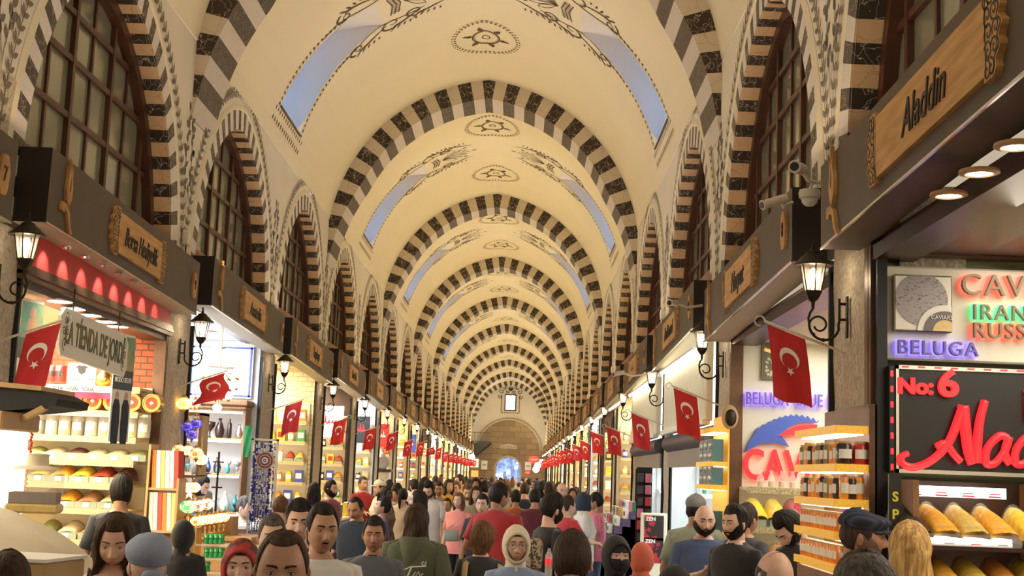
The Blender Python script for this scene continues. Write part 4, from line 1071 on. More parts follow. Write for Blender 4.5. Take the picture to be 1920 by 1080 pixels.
# cornice and shelves on the far wall
zB = [fz(430, p, y1-.3)[1] for p in (960, 888, 822, 768)]
xa, xb_ = fz(350, 800, y1-.3)[0], fz(458, 800, y1-.3)[0]
t = shelf_unit('glass_cabinet', 'wooden cabinet with lit white shelves below the tile panel', xa-.3, xb_, y1-.02, zB, .35, 'shelf_light_wood', 'white_wall', trim=None, side='shelf_wood', ztop=zB[-1])
b = MB(); b.bbox(xa-.3, xb_+.03, y1-.42, y1-.02, zB[-1], zB[-1]+.045, .01); b.bbox(xa-.3, xb_+.06, y1-.46, y1-.02, zB[-1]+.045, zB[-1]+.12, .015); b.build('cornice', 'shelf_wood', t)
r = random.Random(12)
gm = ['good_teal', 'good_grey', 'good_dark', 'good_white', 'good_blue', 'chrome', 'good_teal', 'good_dark']
def vase(m, h=.2, kind=0):
    def f():
        t = thing('glass_vase', '', 'vase'); b = MB(); q = [(.03, 0), (.045, .03), (.05, .08), (.03, .14), (.014, .17), (.02, .2), (1e-4, .2)] if kind == 0 else [(.022, 0), (.025, .05), (.022, .15), (.006, .17), (.006, .2), (1e-4, .2)] if kind == 1 else [(.025, 0), (.008, .02), (.008, .06), (.05, .12), (.055, .16), (.01, .165), (1e-4, .165)]
        b.lathe([(a, z*h/.2) for a, z in q], (0, 0, 0), 12); b.build('vase_body', m, t, smooth='full'); return t
    return proto(('vase', m, kind), f)
for lv in range(3):
    n = 7
    for i in range(n):
        x = xa-.1+(xb_-xa+.02)*i/(n-1)
        put(vase(r.choice(gm), .2, r.choice((0, 1, 2))), (x, y1-.2, zB[lv]+.002), 0, 'small vase on the %s lit shelf of the lamp shop, %s from left' % (['bottom', 'middle', 'top'][lv], ORD[i]), 'vases on the lit shelves', r.uniform(.8, 1.25))
        if lv < 2: put(vase(r.choice(gm), .2, r.choice((0, 1, 2))), (x+.03, y1-.30, zB[lv]+.002), 0, 'small ornament at the front of the lamp shop %s shelf, %s from left' % (['bottom', 'middle'][lv], ORD[i]), 'vases on the lit shelves', r.uniform(.4, .7))
# mosaic lamps
def mosaic_mat(n, c1, c2, c3, e=1.4):
    m, nt, b = _mat(n); L = nt.links.new; tc = nt.nodes.new('ShaderNodeTexCoord'); v = nt.nodes.new('ShaderNodeTexVoronoi'); v.inputs['Scale'].default_value = 32; L(tc.outputs['Object'], v.inputs[0])
    r = nt.nodes.new('ShaderNodeValToRGB'); r.color_ramp.interpolation = 'CONSTANT'; r.color_ramp.elements[0].color = (*c1, 1); r.color_ramp.elements[1].color = (*c2, 1); r.color_ramp.elements[1].position = .45; e_ = r.color_ramp.elements.new(.7); e_.color = (*c3, 1)
    sp = nt.nodes.new('ShaderNodeSeparateColor'); L(v.outputs['Color'], sp.inputs[0]); L(sp.outputs[0], r.inputs[0]); L(r.outputs[0], b.inputs['Base Color']); L(r.outputs[0], b.inputs['Emission Color']); b.inputs['Emission Strength'].default_value = e; b.inputs['Roughness'].default_value = .15
    return m
mosaic_mat('mosaic_warm', (.9, .62, .25), (.85, .2, .05), (1, .85, .6)); mosaic_mat('mosaic_green', (.35, .8, .3), (.1, .4, .15), (.8, .9, .5)); mosaic_mat('mosaic_pink', (.9, .5, .4), (.7, .1, .12), (.95, .8, .6)); mosaic_mat('mosaic_pale', (.9, .8, .55), (.9, .55, .2), (1, .95, .8), 1.8); mosaic_mat('mosaic_blue', (.1, .08, .7), (.05, .03, .35), (.4, .3, .9), .8)
mosaic_mat('mosaic_yellow', (1, .62, .12), (1, .5, .05), (1, .75, .25), 4)
def lampg(m, hang=False):
    def f():
        t = thing('mosaic_lamp', '', 'lamp'); b = MB()
        b.ball((0, 0, 0), .075, 16, 10, 0, (1, 1, .78)); b.build('glass_shade', m, t, smooth='full'); b = MB()
        b.lathe([(.03, .052), (.035, .06), (.015, .08), (.006, .09)], (0, 0, 0), 12)
        if hang: b.tube([(0, 0, .09), (0, 0, .24)], .004, 6); b.lathe([(1e-4, -.10), (.012, -.08), (.03, -.052)], (0, 0, 0), 10)
        else: b.lathe([(.05, -.19), (.055, -.18), (.02, -.165), (.012, -.13), (.02, -.10), (.012, -.08), (.035, -.055)], (0, 0, 0), 14)
        b.build('lamp_fitting', 'brass', t, smooth=50); return t
    return proto(('ml', m, hang), f)
MLD = [(345, 757, 12.9, 'mosaic_yellow', 1, 'glowing yellow hanging lamp beside the bunched flag', 1.0), (365, 757, 13.4, 'mosaic_pink', 1, 'pink hanging lamp behind the glowing yellow lamp', .8),
       (335, 843, 12.6, 'mosaic_warm', 1, 'red and cream hanging mosaic lamp left of the pair by the stone pier', .8), (352, 845, 12.8, 'mosaic_pale', 1, 'cream mosaic lamp hanging beside the red and cream one', .8), (368, 850, 12.6, 'mosaic_warm', 1, 'orange mosaic lamp hanging at the right of the lamp cluster', .9), (377, 862, 12.9, 'mosaic_pale', 1, 'pale mosaic lamp hanging lowest in the upper cluster', .9),
       (333, 905, 12.2, 'mosaic_pale', 0, 'pale mosaic lamp standing left of the stepped lamp table', .85), (348, 914, 12.3, 'mosaic_pale', 0, 'cream panelled lamp at the left of the middle lamp row', .8), (364, 914, 12.3, 'mosaic_pale', 0, 'cream panelled lamp at the right of the middle lamp row', .8),
       (353, 950, 12.0, 'mosaic_green', 0, 'light green mosaic lamp standing on the lamp table', 1.0), (372, 948, 12.1, 'mosaic_pink', 0, 'salmon mosaic lamp right of the green one', .9), (387, 945, 12.2, 'mosaic_pink', 0, 'red dotted mosaic lamp at the right end of the lamp row', .9)]
for i in range(7): MLD.append((368+8.6*i, 977-1.2*i, 11.9+.06*i, 'mosaic_pale' if i % 2 else 'mosaic_warm', 0, 'small mosaic lamp in the front row, %s from the left' % ORD[i], .72))
for px, py, Y_, m, hg, lab, s in MLD: put(lampg(m, bool(hg)), at_px(px, py, Y_), 0, lab, 'mosaic lamps', s)
for i, (px, py) in enumerate(((352, 800), (368, 795), (360, 815))): put(lampg('mosaic_blue', True), at_px(px, py, 13.2), 0, 'deep blue mosaic lamp hanging in the doorway of the lamp shop, %s from the top' % ORD[i], 'mosaic lamps', .8)
P = at_px(360, 1000, 12.1); t = thing('lamp_table', 'stepped table crowded with mosaic lamps in front of the lamp shop', 'table', (P.x+.2, 12.3, 0))
b = MB(); b.bbox(-.45, .35, -.25, .35, 1.16, 1.20, .005); b.build('table_top', 'shelf_light_wood', t); b = MB(); b.box(-.43, .33, -.22, .32, 0, 1.16); b.build('table_body', 'shelf_light_wood', t); b = MB(); b.box(-.43, .1, .05, .33, 1.20, 1.36); b.build('riser', 'shelf_light_wood', t)
b = MB(); b.tube([(-.05, 0, 1.2), (-.05, 0, 1.95)], .010, 6); 
for z in (1.62, 1.85): b.lathe([(.05, z), (.05, z+.012)], (-.05, 0, 0), 16)
b.build('lamp_tree', 'iron', t)
for i in range(9):
    def f():
        t = thing('tea_glass', '', 'glass'); b = MB(); b.lathe([(.028, 0), (.03, .005), (.024, .04), (.032, .08), (.03, .078), (.02, .01)], (0, 0, 0), 12); b.build('glass_body', 'jewel_green', t, smooth='full'); return t
    x, z = fz(385+9*(i % 4), 1020+26*(i//4), 11.4); put(proto('tea', f), (x, 11.45, z), 0, 'green tea glass on the rack below the lamp table, %s row, %s from left' % (ORD[i//4], ORD[i % 4]), 'green tea glasses')
t = thing('glassware_rack', 'glittering tiered rack of small glassware below the lamp table', 'rack', (fz(410, 1040, 11.4)[0], 11.5, 0))
for i, py in enumerate((1020, 1046, 1072)):
    z = fz(400, py, 11.4)[1]; b = MB(); b.box(-.2, .35, -.1, .1, z-.02, z-.003); b.build('rack_shelf', 'glass', t)
b = MB(); b.box(-.22, -.2, -.1, .1, 0, 1.3); b.box(.35, .37, -.1, .1, 0, 1.3); b.build('rack_frame', 'brass', t)
# folded scarves stand beside the pier
t = thing('textile_stand', 'tilted wooden stand of orange red and cream folded textiles by the first left pier', 'stand', at_px(308, 975, 12.0)); t.location.z = 0; rr = random.Random(4)
mat('cloth_orange', (.8, .25, .05), .8); mat('cloth_red', (.65, .08, .06), .8); mat('cloth_cream', (.85, .8, .7), .8); mat('cloth_yellow', (.85, .55, .2), .8)
for lv, z in enumerate((1.24, 1.61)):
    b = MB(); b.box(-.13, .12, -.12, .12, z-.02, z); b.build('stand_shelf', 'shelf_light_wood', t)
    for i in range(6):
        b = MB(); x = -.11+.04*i; b.prism([(x, z), (x+.036, z), (x+.02, z+.33), (x-.015, z+.33)], -.1, .1); b.build('folded_textile', ['cloth_cream', 'cloth_cream', 'cloth_red', 'cloth_orange', 'cloth_cream', 'cloth_yellow'][(i+lv*3) % 6], t)
b = MB(); b.box(-.15, -.13, -.13, .13, 0, 1.99); b.box(.12, .14, -.13, .13, 0, 1.7); b.build('stand_frame', 'shelf_light_wood', t)
# small dark cabinet on the pier
A = at_px(350, 835, 13.4); t = thing('wall_cabinet', 'wooden glass fronted cabinet on the near side of the lamp shop doorway', 'cabinet', (A.x+.0, 13.42, A.z)); b = MB(); b.box(-.2, -.17, -.15, .15, -.30, .32); b.box(.14, .17, -.15, .15, -.3, .32); b.box(-.2, .17, -.15, .15, .30, .33); b.box(-.2, .17, -.15, .15, -.32, -.29); b.build('carcass', 'shelf_light_wood', t); b = MB(); b.box(-.17, .14, -.13, -.12, -.29, .3); b.build('glass_door', 'glass', t)
# counter of the lamp shop with papers
P = at_px(455, 1000, 14.5); t = thing('shop_counter', 'pale counter strewn with papers where the grey haired man sits', 'counter', (P.x, 14.5, 0)); b = MB(); b.bbox(-.35, .35, -.2, .2, 1.16, 1.20, .004); b.build('counter_top', 'white_paint', t); b = MB(); b.box(-.33, .33, -.18, .18, 0, 1.16); b.build('counter_body', 'shelf_wood', t)
for i in range(3): q = thing('paper_pile', 'loose pile of printed papers on the pale counter, %s from the left' % ORD[i], 'papers', (P.x-.2+.2*i, 14.45, 1.202)); q.rotation_euler.z = .3*i; b = MB(); b.box(-.09, .09, -.06, .06, 0, .012+.01*i); b.build('stack', 'paper', q); b = MB(); b.box(-.05, .05, -.04, .0, .012+.01*i, .014+.01*i); b.build('printed_patch', 'print_navy', q)
# evil eye stand
P = at_px(490, 880, 13.5); t = thing('evil_eye_stand', 'tall stand of blue glass eye beads and bracelets between lamp shop and next pier', 'stand', (P.x, 13.6, 0)); zt_ = fz(490, 822, 13.5)[1]; b = MB(); b.box(-.13, -.11, -.02, .02, 0, zt_); b.box(.12, .14, -.02, .02, 0, zt_); b.box(-.13, .14, -.02, .02, zt_-.02, zt_); b.build('stand_frame', 'white_paint', t)
mat('bead_blue', (.02, .03, .42), .15); mat('bead_white', (.8, .85, .9), .2); mat('bead_silver', (.5, .55, .7), .25, metal=.6)
for i, m_ in enumerate(('bead_white', 'bead_blue', 'bead_silver', 'bead_blue', 'bead_silver', 'bead_blue', 'bead_silver')):
    b = MB(); rr = random.Random(i); z = zt_-.05-.13*i
    for c in range(9):
        for j in range(7): b.ball((-.10+.026*c+rr.uniform(-.004, .004), -.03+rr.uniform(-.01, .01), z-.018*j), .010, 5, 4, rr.choice((0, 0, 1)))
    b.build('bead_row', [m_, 'bead_white' if i % 2 else 'bead_blue'], t, smooth='full')['kind'] = 'stuff'
x, z = fz(490, 863, 13.35); q = thing('eye_medallion', 'big round eye medallion with copper and purple rings on the bead stand', 'medallion', (x, 13.545, z)); b = MB()
for i, (ra, mm) in enumerate(((.09, 0), (.078, 1), (.062, 0), (.05, 1), (.032, 2), (.018, 1), (.008, 2))): b.lathe([(1e-4, -.003*i), (ra, -.003*i), (ra, -.003*i+.01)], (0, 0, 0), 28, mm, 'y')
b.build('rings', [mat('copper_ring', (.6, .35, .22), .5), mat('ring_purple', (.10, .02, .12), .4), 'bead_white'], q)
t = thing('green_pennant', 'small green cloth pennant hanging by the lamp shop door edge', 'pennant', at_px(466, 798, 14.5)); b = MB(); b.grid([[(-.04+.08*i/4, .01*S(i*2+j), -.34*j/6) for i in range(5)] for j in range(7)]); b.build('cloth', mat('green_cloth', (.02, .25, .08), .7), t, smooth='full')
# ================================================================ RIGHT shop 0 : spices and caviar, black board with red letters
rR, y0, y1, zc = room(1, 0, 'olive_wall', 'panel_wood_dark', 'cream_wall', (1, .88, .7), 26)
y0 = 3.4
area('shop_light', (3.4, 5.6, 3.0), (math.radians(-40), 0, 0), 1.2, 1.2, 13, (1, .9, .72))
base = None
for i, (px, py) in enumerate(((1905, 270), (1836, 320), (1779, 362))):
    for Yt in [3.0+.01*j for j in range(500)]:
        P = at_px(px, py, Yt)
        if P.z >= 3.075: break
    if base is None:
        base = thing('ceiling_downlight', 'recessed ceiling light under the big right fascia', 'ceiling light', (P.x, P.y, 3.078), 0, 'recessed lights of the nearest right shop')
        b = MB(); b.lathe([(.075, 0), (.078, -.012), (.055, -.018), (.05, -.004)], (0, 0, 0), 24); b.build('rim', 'shelf_light_wood', base, smooth=40); b = MB(); b.lathe([(.055, -.006), (.05, -.013), (1e-4, -.015)], (0, 0, 0), 24); b.build('lens', 'led', base)
    else: dup(base, (P.x, P.y, 3.078))
YW = 7.02
def fr(px, py, Y=YW): P = at_px(px, py, Y); return P.x, P.z
def frontal(name, label, cat, p0, p1, Y=YW, roll=0):
    """empty at the centre of a frontal panel whose photo corners are p0 (top left) and p1 (bottom right)"""
    a = at_px(*p0, Y); b = at_px(*p1, Y); t = thing(name, label, cat, ((a.x+b.x)/2, Y, (a.z+b.z)/2)); return t, abs(b.x-a.x)/2, abs(a.z-b.z)/2
t, w, h = frontal('name_board', 'black signboard with No:6 and big red script letters', 'sign', (1668, 684), (2100, 902), 6.9)
b = MB(); b.bbox(-w, w, 0, .10, -h, h, .005); b.build('board', 'black', t)
b = MB()
for (a, c, d, e) in ((-w+.03, w, h-.02, h), (-w+.03, w, -h, -h+.02), (-w+.03, -w+.045, -h, h)): b.box(a, c, -.012, 0, d, e)
b.build('metal_frame', 'chrome', t)
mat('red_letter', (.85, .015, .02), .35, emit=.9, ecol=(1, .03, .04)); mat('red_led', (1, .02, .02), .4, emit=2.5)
base = b = MB()
for i in range(16): b.box(-w+.06+.085*i, -w+.095+.085*i, -.016, -.010, h-.012, h-.004)
for i in range(7): b.box(-w+.005, -w+.018, -.004, 0, h-.06-.08*i, h-.03-.08*i)
b.build('red_dots', 'red_led', t)['kind'] = 'stuff'
def U(px, py): P = at_px(px, py, 6.9); return P.x-t.location.x, P.z-t.location.z
def stroke(mb, pts, wd, y=-.03, n=6):
    # smooth brush stroke through photo points, rounded cross-section
    P = [U(*p) for p in pts]; out = []
    for i in range(len(P)-1):
        p0, p1, p2, p3 = P[max(i-1, 0)], P[i], P[i+1], P[min(i+2, len(P)-1)]
        for j in range(n):
            u = j/n; out.append(tuple(.5*((2*p1[k])+(-p0[k]+p2[k])*u+(2*p0[k]-5*p1[k]+4*p2[k]-p3[k])*u*u+(-p0[k]+3*p1[k]-3*p2[k]+p3[k])*u**3) for k in (0, 1)))
    out.append(P[-1]); N = len(out)
    ws = [wd(i/(N-1)) if callable(wd) else wd for i in range(N)]
    mb.tube([(a, y, c) for a, c in out], [(ws[i]*.5, ws[i]*.5) for i in range(N)], 8)
def script(nm, strokes):
    b = MB()
    for pts, wd in strokes: stroke(b, pts, wd)
    o = b.build(nm, 'red_letter', t, smooth='full')
px2m = .00272
script('letter_a', [([(1700, 850), (1688, 856), (1690, 870), (1712, 876), (1745, 862), (1775, 830), (1796, 780), (1802, 762)], lambda s: px2m*(11+9*s)), ([(1802, 762), (1806, 800), (1812, 845), (1820, 870)], lambda s: px2m*(22-3*s)), ([(1752, 838), (1770, 832), (1785, 852), (1798, 866)], lambda s: px2m*14)])
script('letter_l', [([(1843, 752), (1833, 790), (1828, 840), (1827, 868)], lambda s: px2m*(15+5*s))])
script('letter_a', [([(1886, 822), (1870, 818), (1848, 840), (1845, 868), (1862, 868), (1882, 842), (1888, 820)], px2m*15), ([(1888, 820), (1880, 850), (1890, 870)], px2m*16)])
script('letter_d', [([(1940, 826), (1922, 820), (1902, 842), (1900, 868), (1918, 868), (1938, 842), (1955, 770)], px2m*15), ([(1955, 770), (1938, 850), (1948, 870)], px2m*16)])
u, v = U(1731, 722); text_mb('No:', .11, .02, bold=.005, sx=1.08, off=(u-.045, -.004, v-.012)).build('small_letters', 'red_letter', t)
u, v = U(1771, 722); text_mb('6', .19, .03, bold=.006, sx=1.15, off=(u+.012, -.004, v)).build('numeral', 'red_letter', t)
u, v = U(1925, 760); text_mb('i', .25, .03, bold=.004, off=(u, -.004, v)).build('accent', 'red_letter', t)
# ivory board behind with back-lit letters
t, w, h = frontal('product_board', 'ivory board with CAVIAR and BELUGA letters lit red, green and violet', 'sign', (1653, 497), (2100, 690), 6.98)
b = MB(); b.bbox(-w, w, 0, .06, -h, h, .01); b.build('board', mat('ivory_lit', (.84, .80, .66), .5), t)
def U(px, py): P = at_px(px, py, 6.95); return P.x-t.location.x, P.z-t.location.z
def lit_letters(parent, txt, px, py, size, ec, e, sx=1, spacing=1.15, Ufn=None, face='iron', y=-.035, al='LEFT', en=1.5):
    u, v = (Ufn or U)(px, py)
    o = text_mb(txt, size, .03, sx=sx, off=(u, y, v), spacing=spacing, align=al).build('raised_letters', face, parent)
    o2 = text_mb(txt, size, .004, sx=sx, off=(u, y+.020, v), spacing=spacing, align=al, bold=.005).build('letter_glow', mat('glow_%s' % txt.lower().replace(' ', '_'), ec, .5, emit=e), parent)
mat('letter_metal', (.18, .15, .10), .4, metal=.5)
lit_letters(t, 'CAVIAR', 1798, 536, .16, (1, .12, .08), 1.6, 1.0, face='letter_metal'); lit_letters(t, 'IRANIAN', 1820, 587, .115, (.1, 1, .35), 1.4, face='letter_metal'); lit_letters(t, 'RUSSIAN', 1820, 621, .115, (1, .15, .08), 1.4, face='letter_metal'); lit_letters(t, 'BELUGA', 1679, 652, .105, (.22, .16, 1), 2.2, face=mat('letter_violet', (.16, .14, .4), .4))
q, w, h = frontal('caviar_picture', 'framed square picture of black caviar in a round tin', 'picture', (1676, 514), (1786, 624), 6.93)
b = MB(); b.bbox(-w, w, 0, .04, -h, h, .004); b.build('picture_frame', 'letter_metal', q)
b = MB(); b.box(-w+.008, w-.008, -.004, 0, -h+.008, h-.008); b.build('picture_ground', 'paper', q)
b = MB(); hh = h*.97; ww = w*.95
def clipc(cx, cz, r, n=48, ext=1.0): return [(max(-ww, min(ww, cx+r*K(2*PI*i/n))), max(-hh, min(hh, cz+r*S(2*PI*i/n)))) for i in range(n)][::-1]
b.prism(clipc(-.01, .02, h*1.0*.92)[::-1], -.008, -.004); b.build('caviar', mat('caviar_black', (.02, .018, .02), .3, col2=(.32, .28, .29), vscale=70, lo=.54, hi=.68, stretch=(1, 1, 2)), q)
b = MB()
for i, (r_, m_) in enumerate(((.135, 0), (.105, 1), (.06, 2))):
    b.prism(clipc(w-.045, -h+.0, r_*1.05)[::-1], -.012-.003*i, -.009-.003*i, m_)
b.build('tin_rim', ['paper', 'good_dark', 'shelf_gold'], q); 
text_mb('CAVIARS', .032, .002, off=(w-.062, -.022, -h+.075), sx=.9).build('tin_lettering', 'paper', q)
# cornice, stone and vase above
t, w, h = frontal('cornice_shelf', 'dark polished wooden cornice above the ivory board', 'shelf', (1648, 466), (2100, 494), 6.95)
b = MB(); b.bbox(-w, w, -.10, .06, -h*.1, h, .01); b.bbox(-w+.03, w, -.06, .06, -h, -h*.1, .01); b.build('moulding', 'panel_wood_dark', t)
q = MB(); a_ = fr(1688, 380); c_ = fr(1812, 466); q.box(a_[0], c_[0], 7.03, 7.09, c_[1]-.3, a_[1]+.1); struct(q.build('wall_stone_patch', 'stone'))
x, z = fr(1921, 466, 6.9); t = thing('blue_vase', 'blue and white vase standing on the cornice at the right edge', 'vase', (x, 6.93, z+.01)); b = MB(); b.lathe([(.035, 0), (.05, .05), (.06, .14), (.045, .20), (.02, .225), (.018, .25), (.035, .28), (.03, .28), (1e-4, .26)], (0, 0, 0), 20)
b.build('vase_body', mat('vase_blue', (.02, .08, .5), .2, col2=(.5, .6, .75), vscale=18, lo=.5, hi=.56), t, smooth='full')
b = MB(); b.lathe([(.061, .13), (.063, .14), (.061, .15)], (0, 0, 0), 20); b.build('rim_band', 'brass', t)
# spice racks
def rack(zpx, n0):
    pass
t = thing('spice_rack', 'dark wooden spice rack with lit shelves below the black signboard', 'rack', (0, 0, 0)); xl = fr(1662, 950)[0]; xr_ = fr(2100, 950)[0]; ztp = fr(1750, 902)[1]
b = MB(); b.box(xl, xr_, 6.97, 7.03, 0, ztp); b.build('back_panel', 'panel_wood_dark', t)
for x in (xl, fr(1905, 950)[0]): b = MB(); b.box(x, x+.03, 6.55, 6.97, 0, ztp); b.build('upright', 'shelf_wood', t)
for py0, py1, n in ((913, 933, 0), (1007, 1028, 1), (1098, 1120, 2)):
    za, zb = fr(1800, py0, 6.75)[1], fr(1800, py1, 6.75)[1]; b = MB(); b.box(fr(1695+n*15, 920, 6.75)[0], fr(1888+n*10, 920, 6.75)[0], 6.76, 6.80, zb, za); o = b.build('light_box', mat('led_rack', (1, .97, .9), .5, emit=3.5, ecol=(1, .94, .82)), t)
    for j in range(4): b = MB(); x = fr(1716+n*15+50*j, py1, 6.75)[0]; b.box(x-.03, x+.03, 6.752, 6.76, zb+.004, zb+.012); b.box(x-.025, x+.025, 6.752, 6.76, zb+.018, zb+.024); b.build('red_marking', 'red_letter', o)
    b = MB(); b.box(xl, xr_, 6.5, 6.97, zb-.23-.02, zb-.23); b.build('rack_shelf', 'panel_wood_dark', t)
Yt = 6.6
for lv, (py, cs, xs) in enumerate(((998, ['black', 'amber', 'mustard', 'amber', 'bright'], (1712, 1768, 1822, 1876, 1940)), (1088, ['nut', 'amber', 'yellow', 'orange', 'bright'], (1722, 1778, 1835, 1892, 1950)))):
    for i, (c, px) in enumerate(zip(cs, xs)):
        x, z = fr(px, py, Yt-.2); zsh = fr(1800, (933, 1028)[lv], 6.75)[1]-.23
        o = put(spice_bin('spice_'+c, .148, .34, .155, False, green=False), (x+.035, Yt+.0, zsh+.004), 0, '%s spice heap in the right hand rack, %s from left, %s shelf' % ({'amber': 'deep orange', 'bright': 'bright yellow', 'nut': 'reddish brown'}.get(c, c), ORD[i], ['upper', 'lower'][lv]), 'spice heaps in the right hand rack')
x, z = fr(1668, 985, 6.7); t = thing('upright_strip_sign', 'narrow black strip with yellow upright letters beside the spice rack', 'sign', (x, 6.6, z)); b = MB(); b.box(-.03, .03, 0, .02, -.35, .25); b.build('strip', 'black', t)
for i, c in enumerate('SPICE'): text_mb(c, .065, .004, bold=.002, off=(0, -.001, .14-.085*i)).build('letter', mat('letter_yellow', (.8, .65, .05), .5), t)
# bronze and black door posts
for (x0, x1, y_, m, n) in ((fr(1625, 700, 7.1)[0], fr(1641, 700, 7.1)[0], 7.06, 'bronze_frame', 'trim_41'), (fr(1641, 700, 7.0)[0], fr(1660, 700, 7.0)[0], 7.0, 'dark_metal', 'trim_42')):
    q = MB(); q.box(x0, x1, y_-.04, y_+.04, 0, 3.16); struct(q.build(n, m))
# ================================================================ jar shelf on the first right pier
def wrap_shelf(lab, X0, Ya, Yb, dpt, zs, goods, cat='shelf', side='bronze_frame', ztop=None):
    """shelf rack hugging a pier: corridor face at x=X0, from y=Ya to y=Yb"""
    t = thing('pier_shelf', lab, cat, (0, 0, 0))
    for z in zs:
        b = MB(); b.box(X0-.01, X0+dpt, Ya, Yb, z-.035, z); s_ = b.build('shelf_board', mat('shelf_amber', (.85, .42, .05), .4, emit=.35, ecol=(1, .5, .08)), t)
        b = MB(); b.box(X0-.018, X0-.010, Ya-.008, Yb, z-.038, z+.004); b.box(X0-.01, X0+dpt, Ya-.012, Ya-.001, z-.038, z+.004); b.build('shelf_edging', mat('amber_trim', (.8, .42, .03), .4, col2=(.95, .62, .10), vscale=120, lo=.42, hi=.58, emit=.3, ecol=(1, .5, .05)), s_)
        b = MB(); b.box(X0+.02, X0+dpt-.02, Ya+.02, Yb-.02, z-.044, z-.036); b.build('light_strip', 'led_soft', s_)
    b = MB(); b.box(X0+dpt, X0+dpt+.03, Ya-.02, Yb, 0, ztop or zs[-1]+.12); b.build('back_board', side, t)
    b = MB(); b.box(X0, X0+dpt, Ya+.01, Yb-.01, 0, zs[0]-.05); b.build('base', 'shelf_wood', t)
    return t
zs = [fz(1590, p, 7.0)[1] for p in (1068, 1008, 888, 782+24)]
zs = [fz(1590, p, 7.0)[1] for p in (1015, 985+10, 893, 800)]
X0 = 2.39; Ya, Yb = 6.98, 7.98
zs = [at_px(1590, p, 7.0).z for p in (1085, 993+20, 900, 808, 868)]
zsh = sorted([at_px(1590, p, 7.0).z for p in (1005+15, 935+0, 870, 808, 802)])
ZS = [at_px(1600, p, 7.0).z for p in (1000, 938, 872, 804)]
ZS = [at_px(1600, 1062, 7.0).z, at_px(1600, 1000, 7.0).z, at_px(1600, 938, 7.0).z, at_px(1600, 872, 7.0).z, at_px(1600, 800, 7.0).z]
wrap_shelf('amber lit shelf rack of honey and jam jars wrapped round the first right pier', X0, Ya, Yb, .16, ZS, None)
r = random.Random(21)
JM = [('good_dark', .042, .12), ('good_red', .042, .12), ('good_honey', .034, .13), ('good_amber', .030, .11), ('good_olive', .036, .12), ('good_dark', .036, .13)]
def jar_lab(m): return {'good_dark': 'dark', 'good_red': 'deep red', 'good_honey': 'honey coloured', 'good_amber': 'amber', 'good_olive': 'olive green'}[m]
for lv, z in enumerate(ZS[:-1]):
    # end face
    seq = [[3, 3, 3, 3], [2, 3, 2, 2], [2, 0, 2], [0, 1]][lv]
    kinds = seq; x = X0+.005
    wtot = .165; 
    for i, kx in enumerate(kinds):
        m, rj, hj = JM[kx]; s = (.6 if lv == 0 else .85 if lv == 1 else 1)
        xx = X0+.045+(.085 if len(kinds) == 2 else .12/len(kinds))*i
        put(jar('honey_jar', m, rj if len(kinds) == 2 else .026, hj if lv > 1 else .10, 'good_tan', 'paper', True), (xx, Ya+.045, z+.003), 0, '%s jar on the end of the amber rack, %s shelf, %s from left' % (jar_lab(m), ['lowest', 'third', 'second', 'top'][lv], ORD[i]), 'jars on the amber pier rack')
    n = 9 if lv > 1 else 12
    for i in range(n):
        m, rj, hj = JM[r.choice([0, 2, 3, 3, 2, 4, 5] if lv > 1 else [3, 2, 3])]; hj = hj if lv > 1 else .10
        yy = Ya+.13+(.83)*i/(n-1)
        put(jar('honey_jar', m, min(rj, .036), hj, 'good_tan', 'paper', True), (X0+.04, yy, z+.003), -PI/2, '%s jar on the aisle side of the amber rack, %s shelf, %s along' % (jar_lab(m), ['lowest', 'third', 'second', 'top'][lv], ORD[i]), 'jars on the amber pier rack')
# ================================================================ RIGHT shop 1 : caviar, ivory far wall
rS, y0, y1, zc = room(1, 1, 'ivory_wall', 'shop_ceiling', 'ivory_wall', (1, .93, .8), 30)
sp = []
for px, py in ((1450, 617), (1480, 602), (1536, 566)):
    for Yt in [6+.01*j for j in range(700)]:
        P = at_px(px, py, Yt)
        if P.z >= 3.07: break
    sp.append((P.x, P.y))
downlights(1, sp, 'round ceiling light in the caviar shop', 'ceiling lights of the caviar shop', .07)
YV = y1-.03
t, w, h = frontal('pearl_picture', 'framed picture of shiny pearls behind the first right flag', 'picture', (1428, 639), (1506, 715), YV); b = MB(); b.bbox(-w, w, -.02, .02, -h, h, .004); b.build('picture_frame', 'letter_metal', t)
b = MB(); b.box(-w+.012, w-.012, -.024, -.02, -h+.012, h-.012); b.build('print_ground', mat('print_olive', (.12, .11, .06), .4), t)
b = MB(); rr = random.Random(2)
for i in range(90): b.ball((rr.uniform(-w+.03, w-.03), -.024, rr.uniform(-h+.03, h*.25)), rr.uniform(.010, .017), 7, 5, 0, (1, .4, 1))
b.build('pearls', mat('pearl', (.5, .52, .35), .15, coat=.5), t, smooth='full')['kind'] = 'stuff'
b = MB(); b.ribbon([(-w+.02, h*.55), (0, h*.30), (w-.02, h*.55)], .03, lambda u, v: (u, -.026, v)); b.build('gold_band', 'brass', t)
t = thing('beluga_letters', 'violet back lit BELUGA lettering on the ivory wall, partly behind the flag', 'lettering', (0, 0, 0)); t.location = (at_px(1396, 748, YV).x, YV, at_px(1396, 748, YV).z)
lit_letters(t, 'BELUGA  BLUE RU', 0, 0, .155, (.22, .12, 1), 2.4, .62, Ufn=lambda a, b: (0, 0), face='letter_violet', spacing=1.1)
t = thing('fish_logo', 'blue wave shaped fish logo with a red fin on the ivory wall', 'logo', (at_px(1460, 815, YV).x, YV, at_px(1460, 815, YV).z))
def UU(px, py): P = at_px(px, py, YV); return P.x-t.location.x, P.z-t.location.z
top_ = [(1396, 848), (1402, 830), (1412, 815)]
for i in range(12): u = i/11; x = 1415+115*u; y = 812-30*math.sin(u*2.3+.15)-0; top_ += [(x, y), (x+4, y-5)]
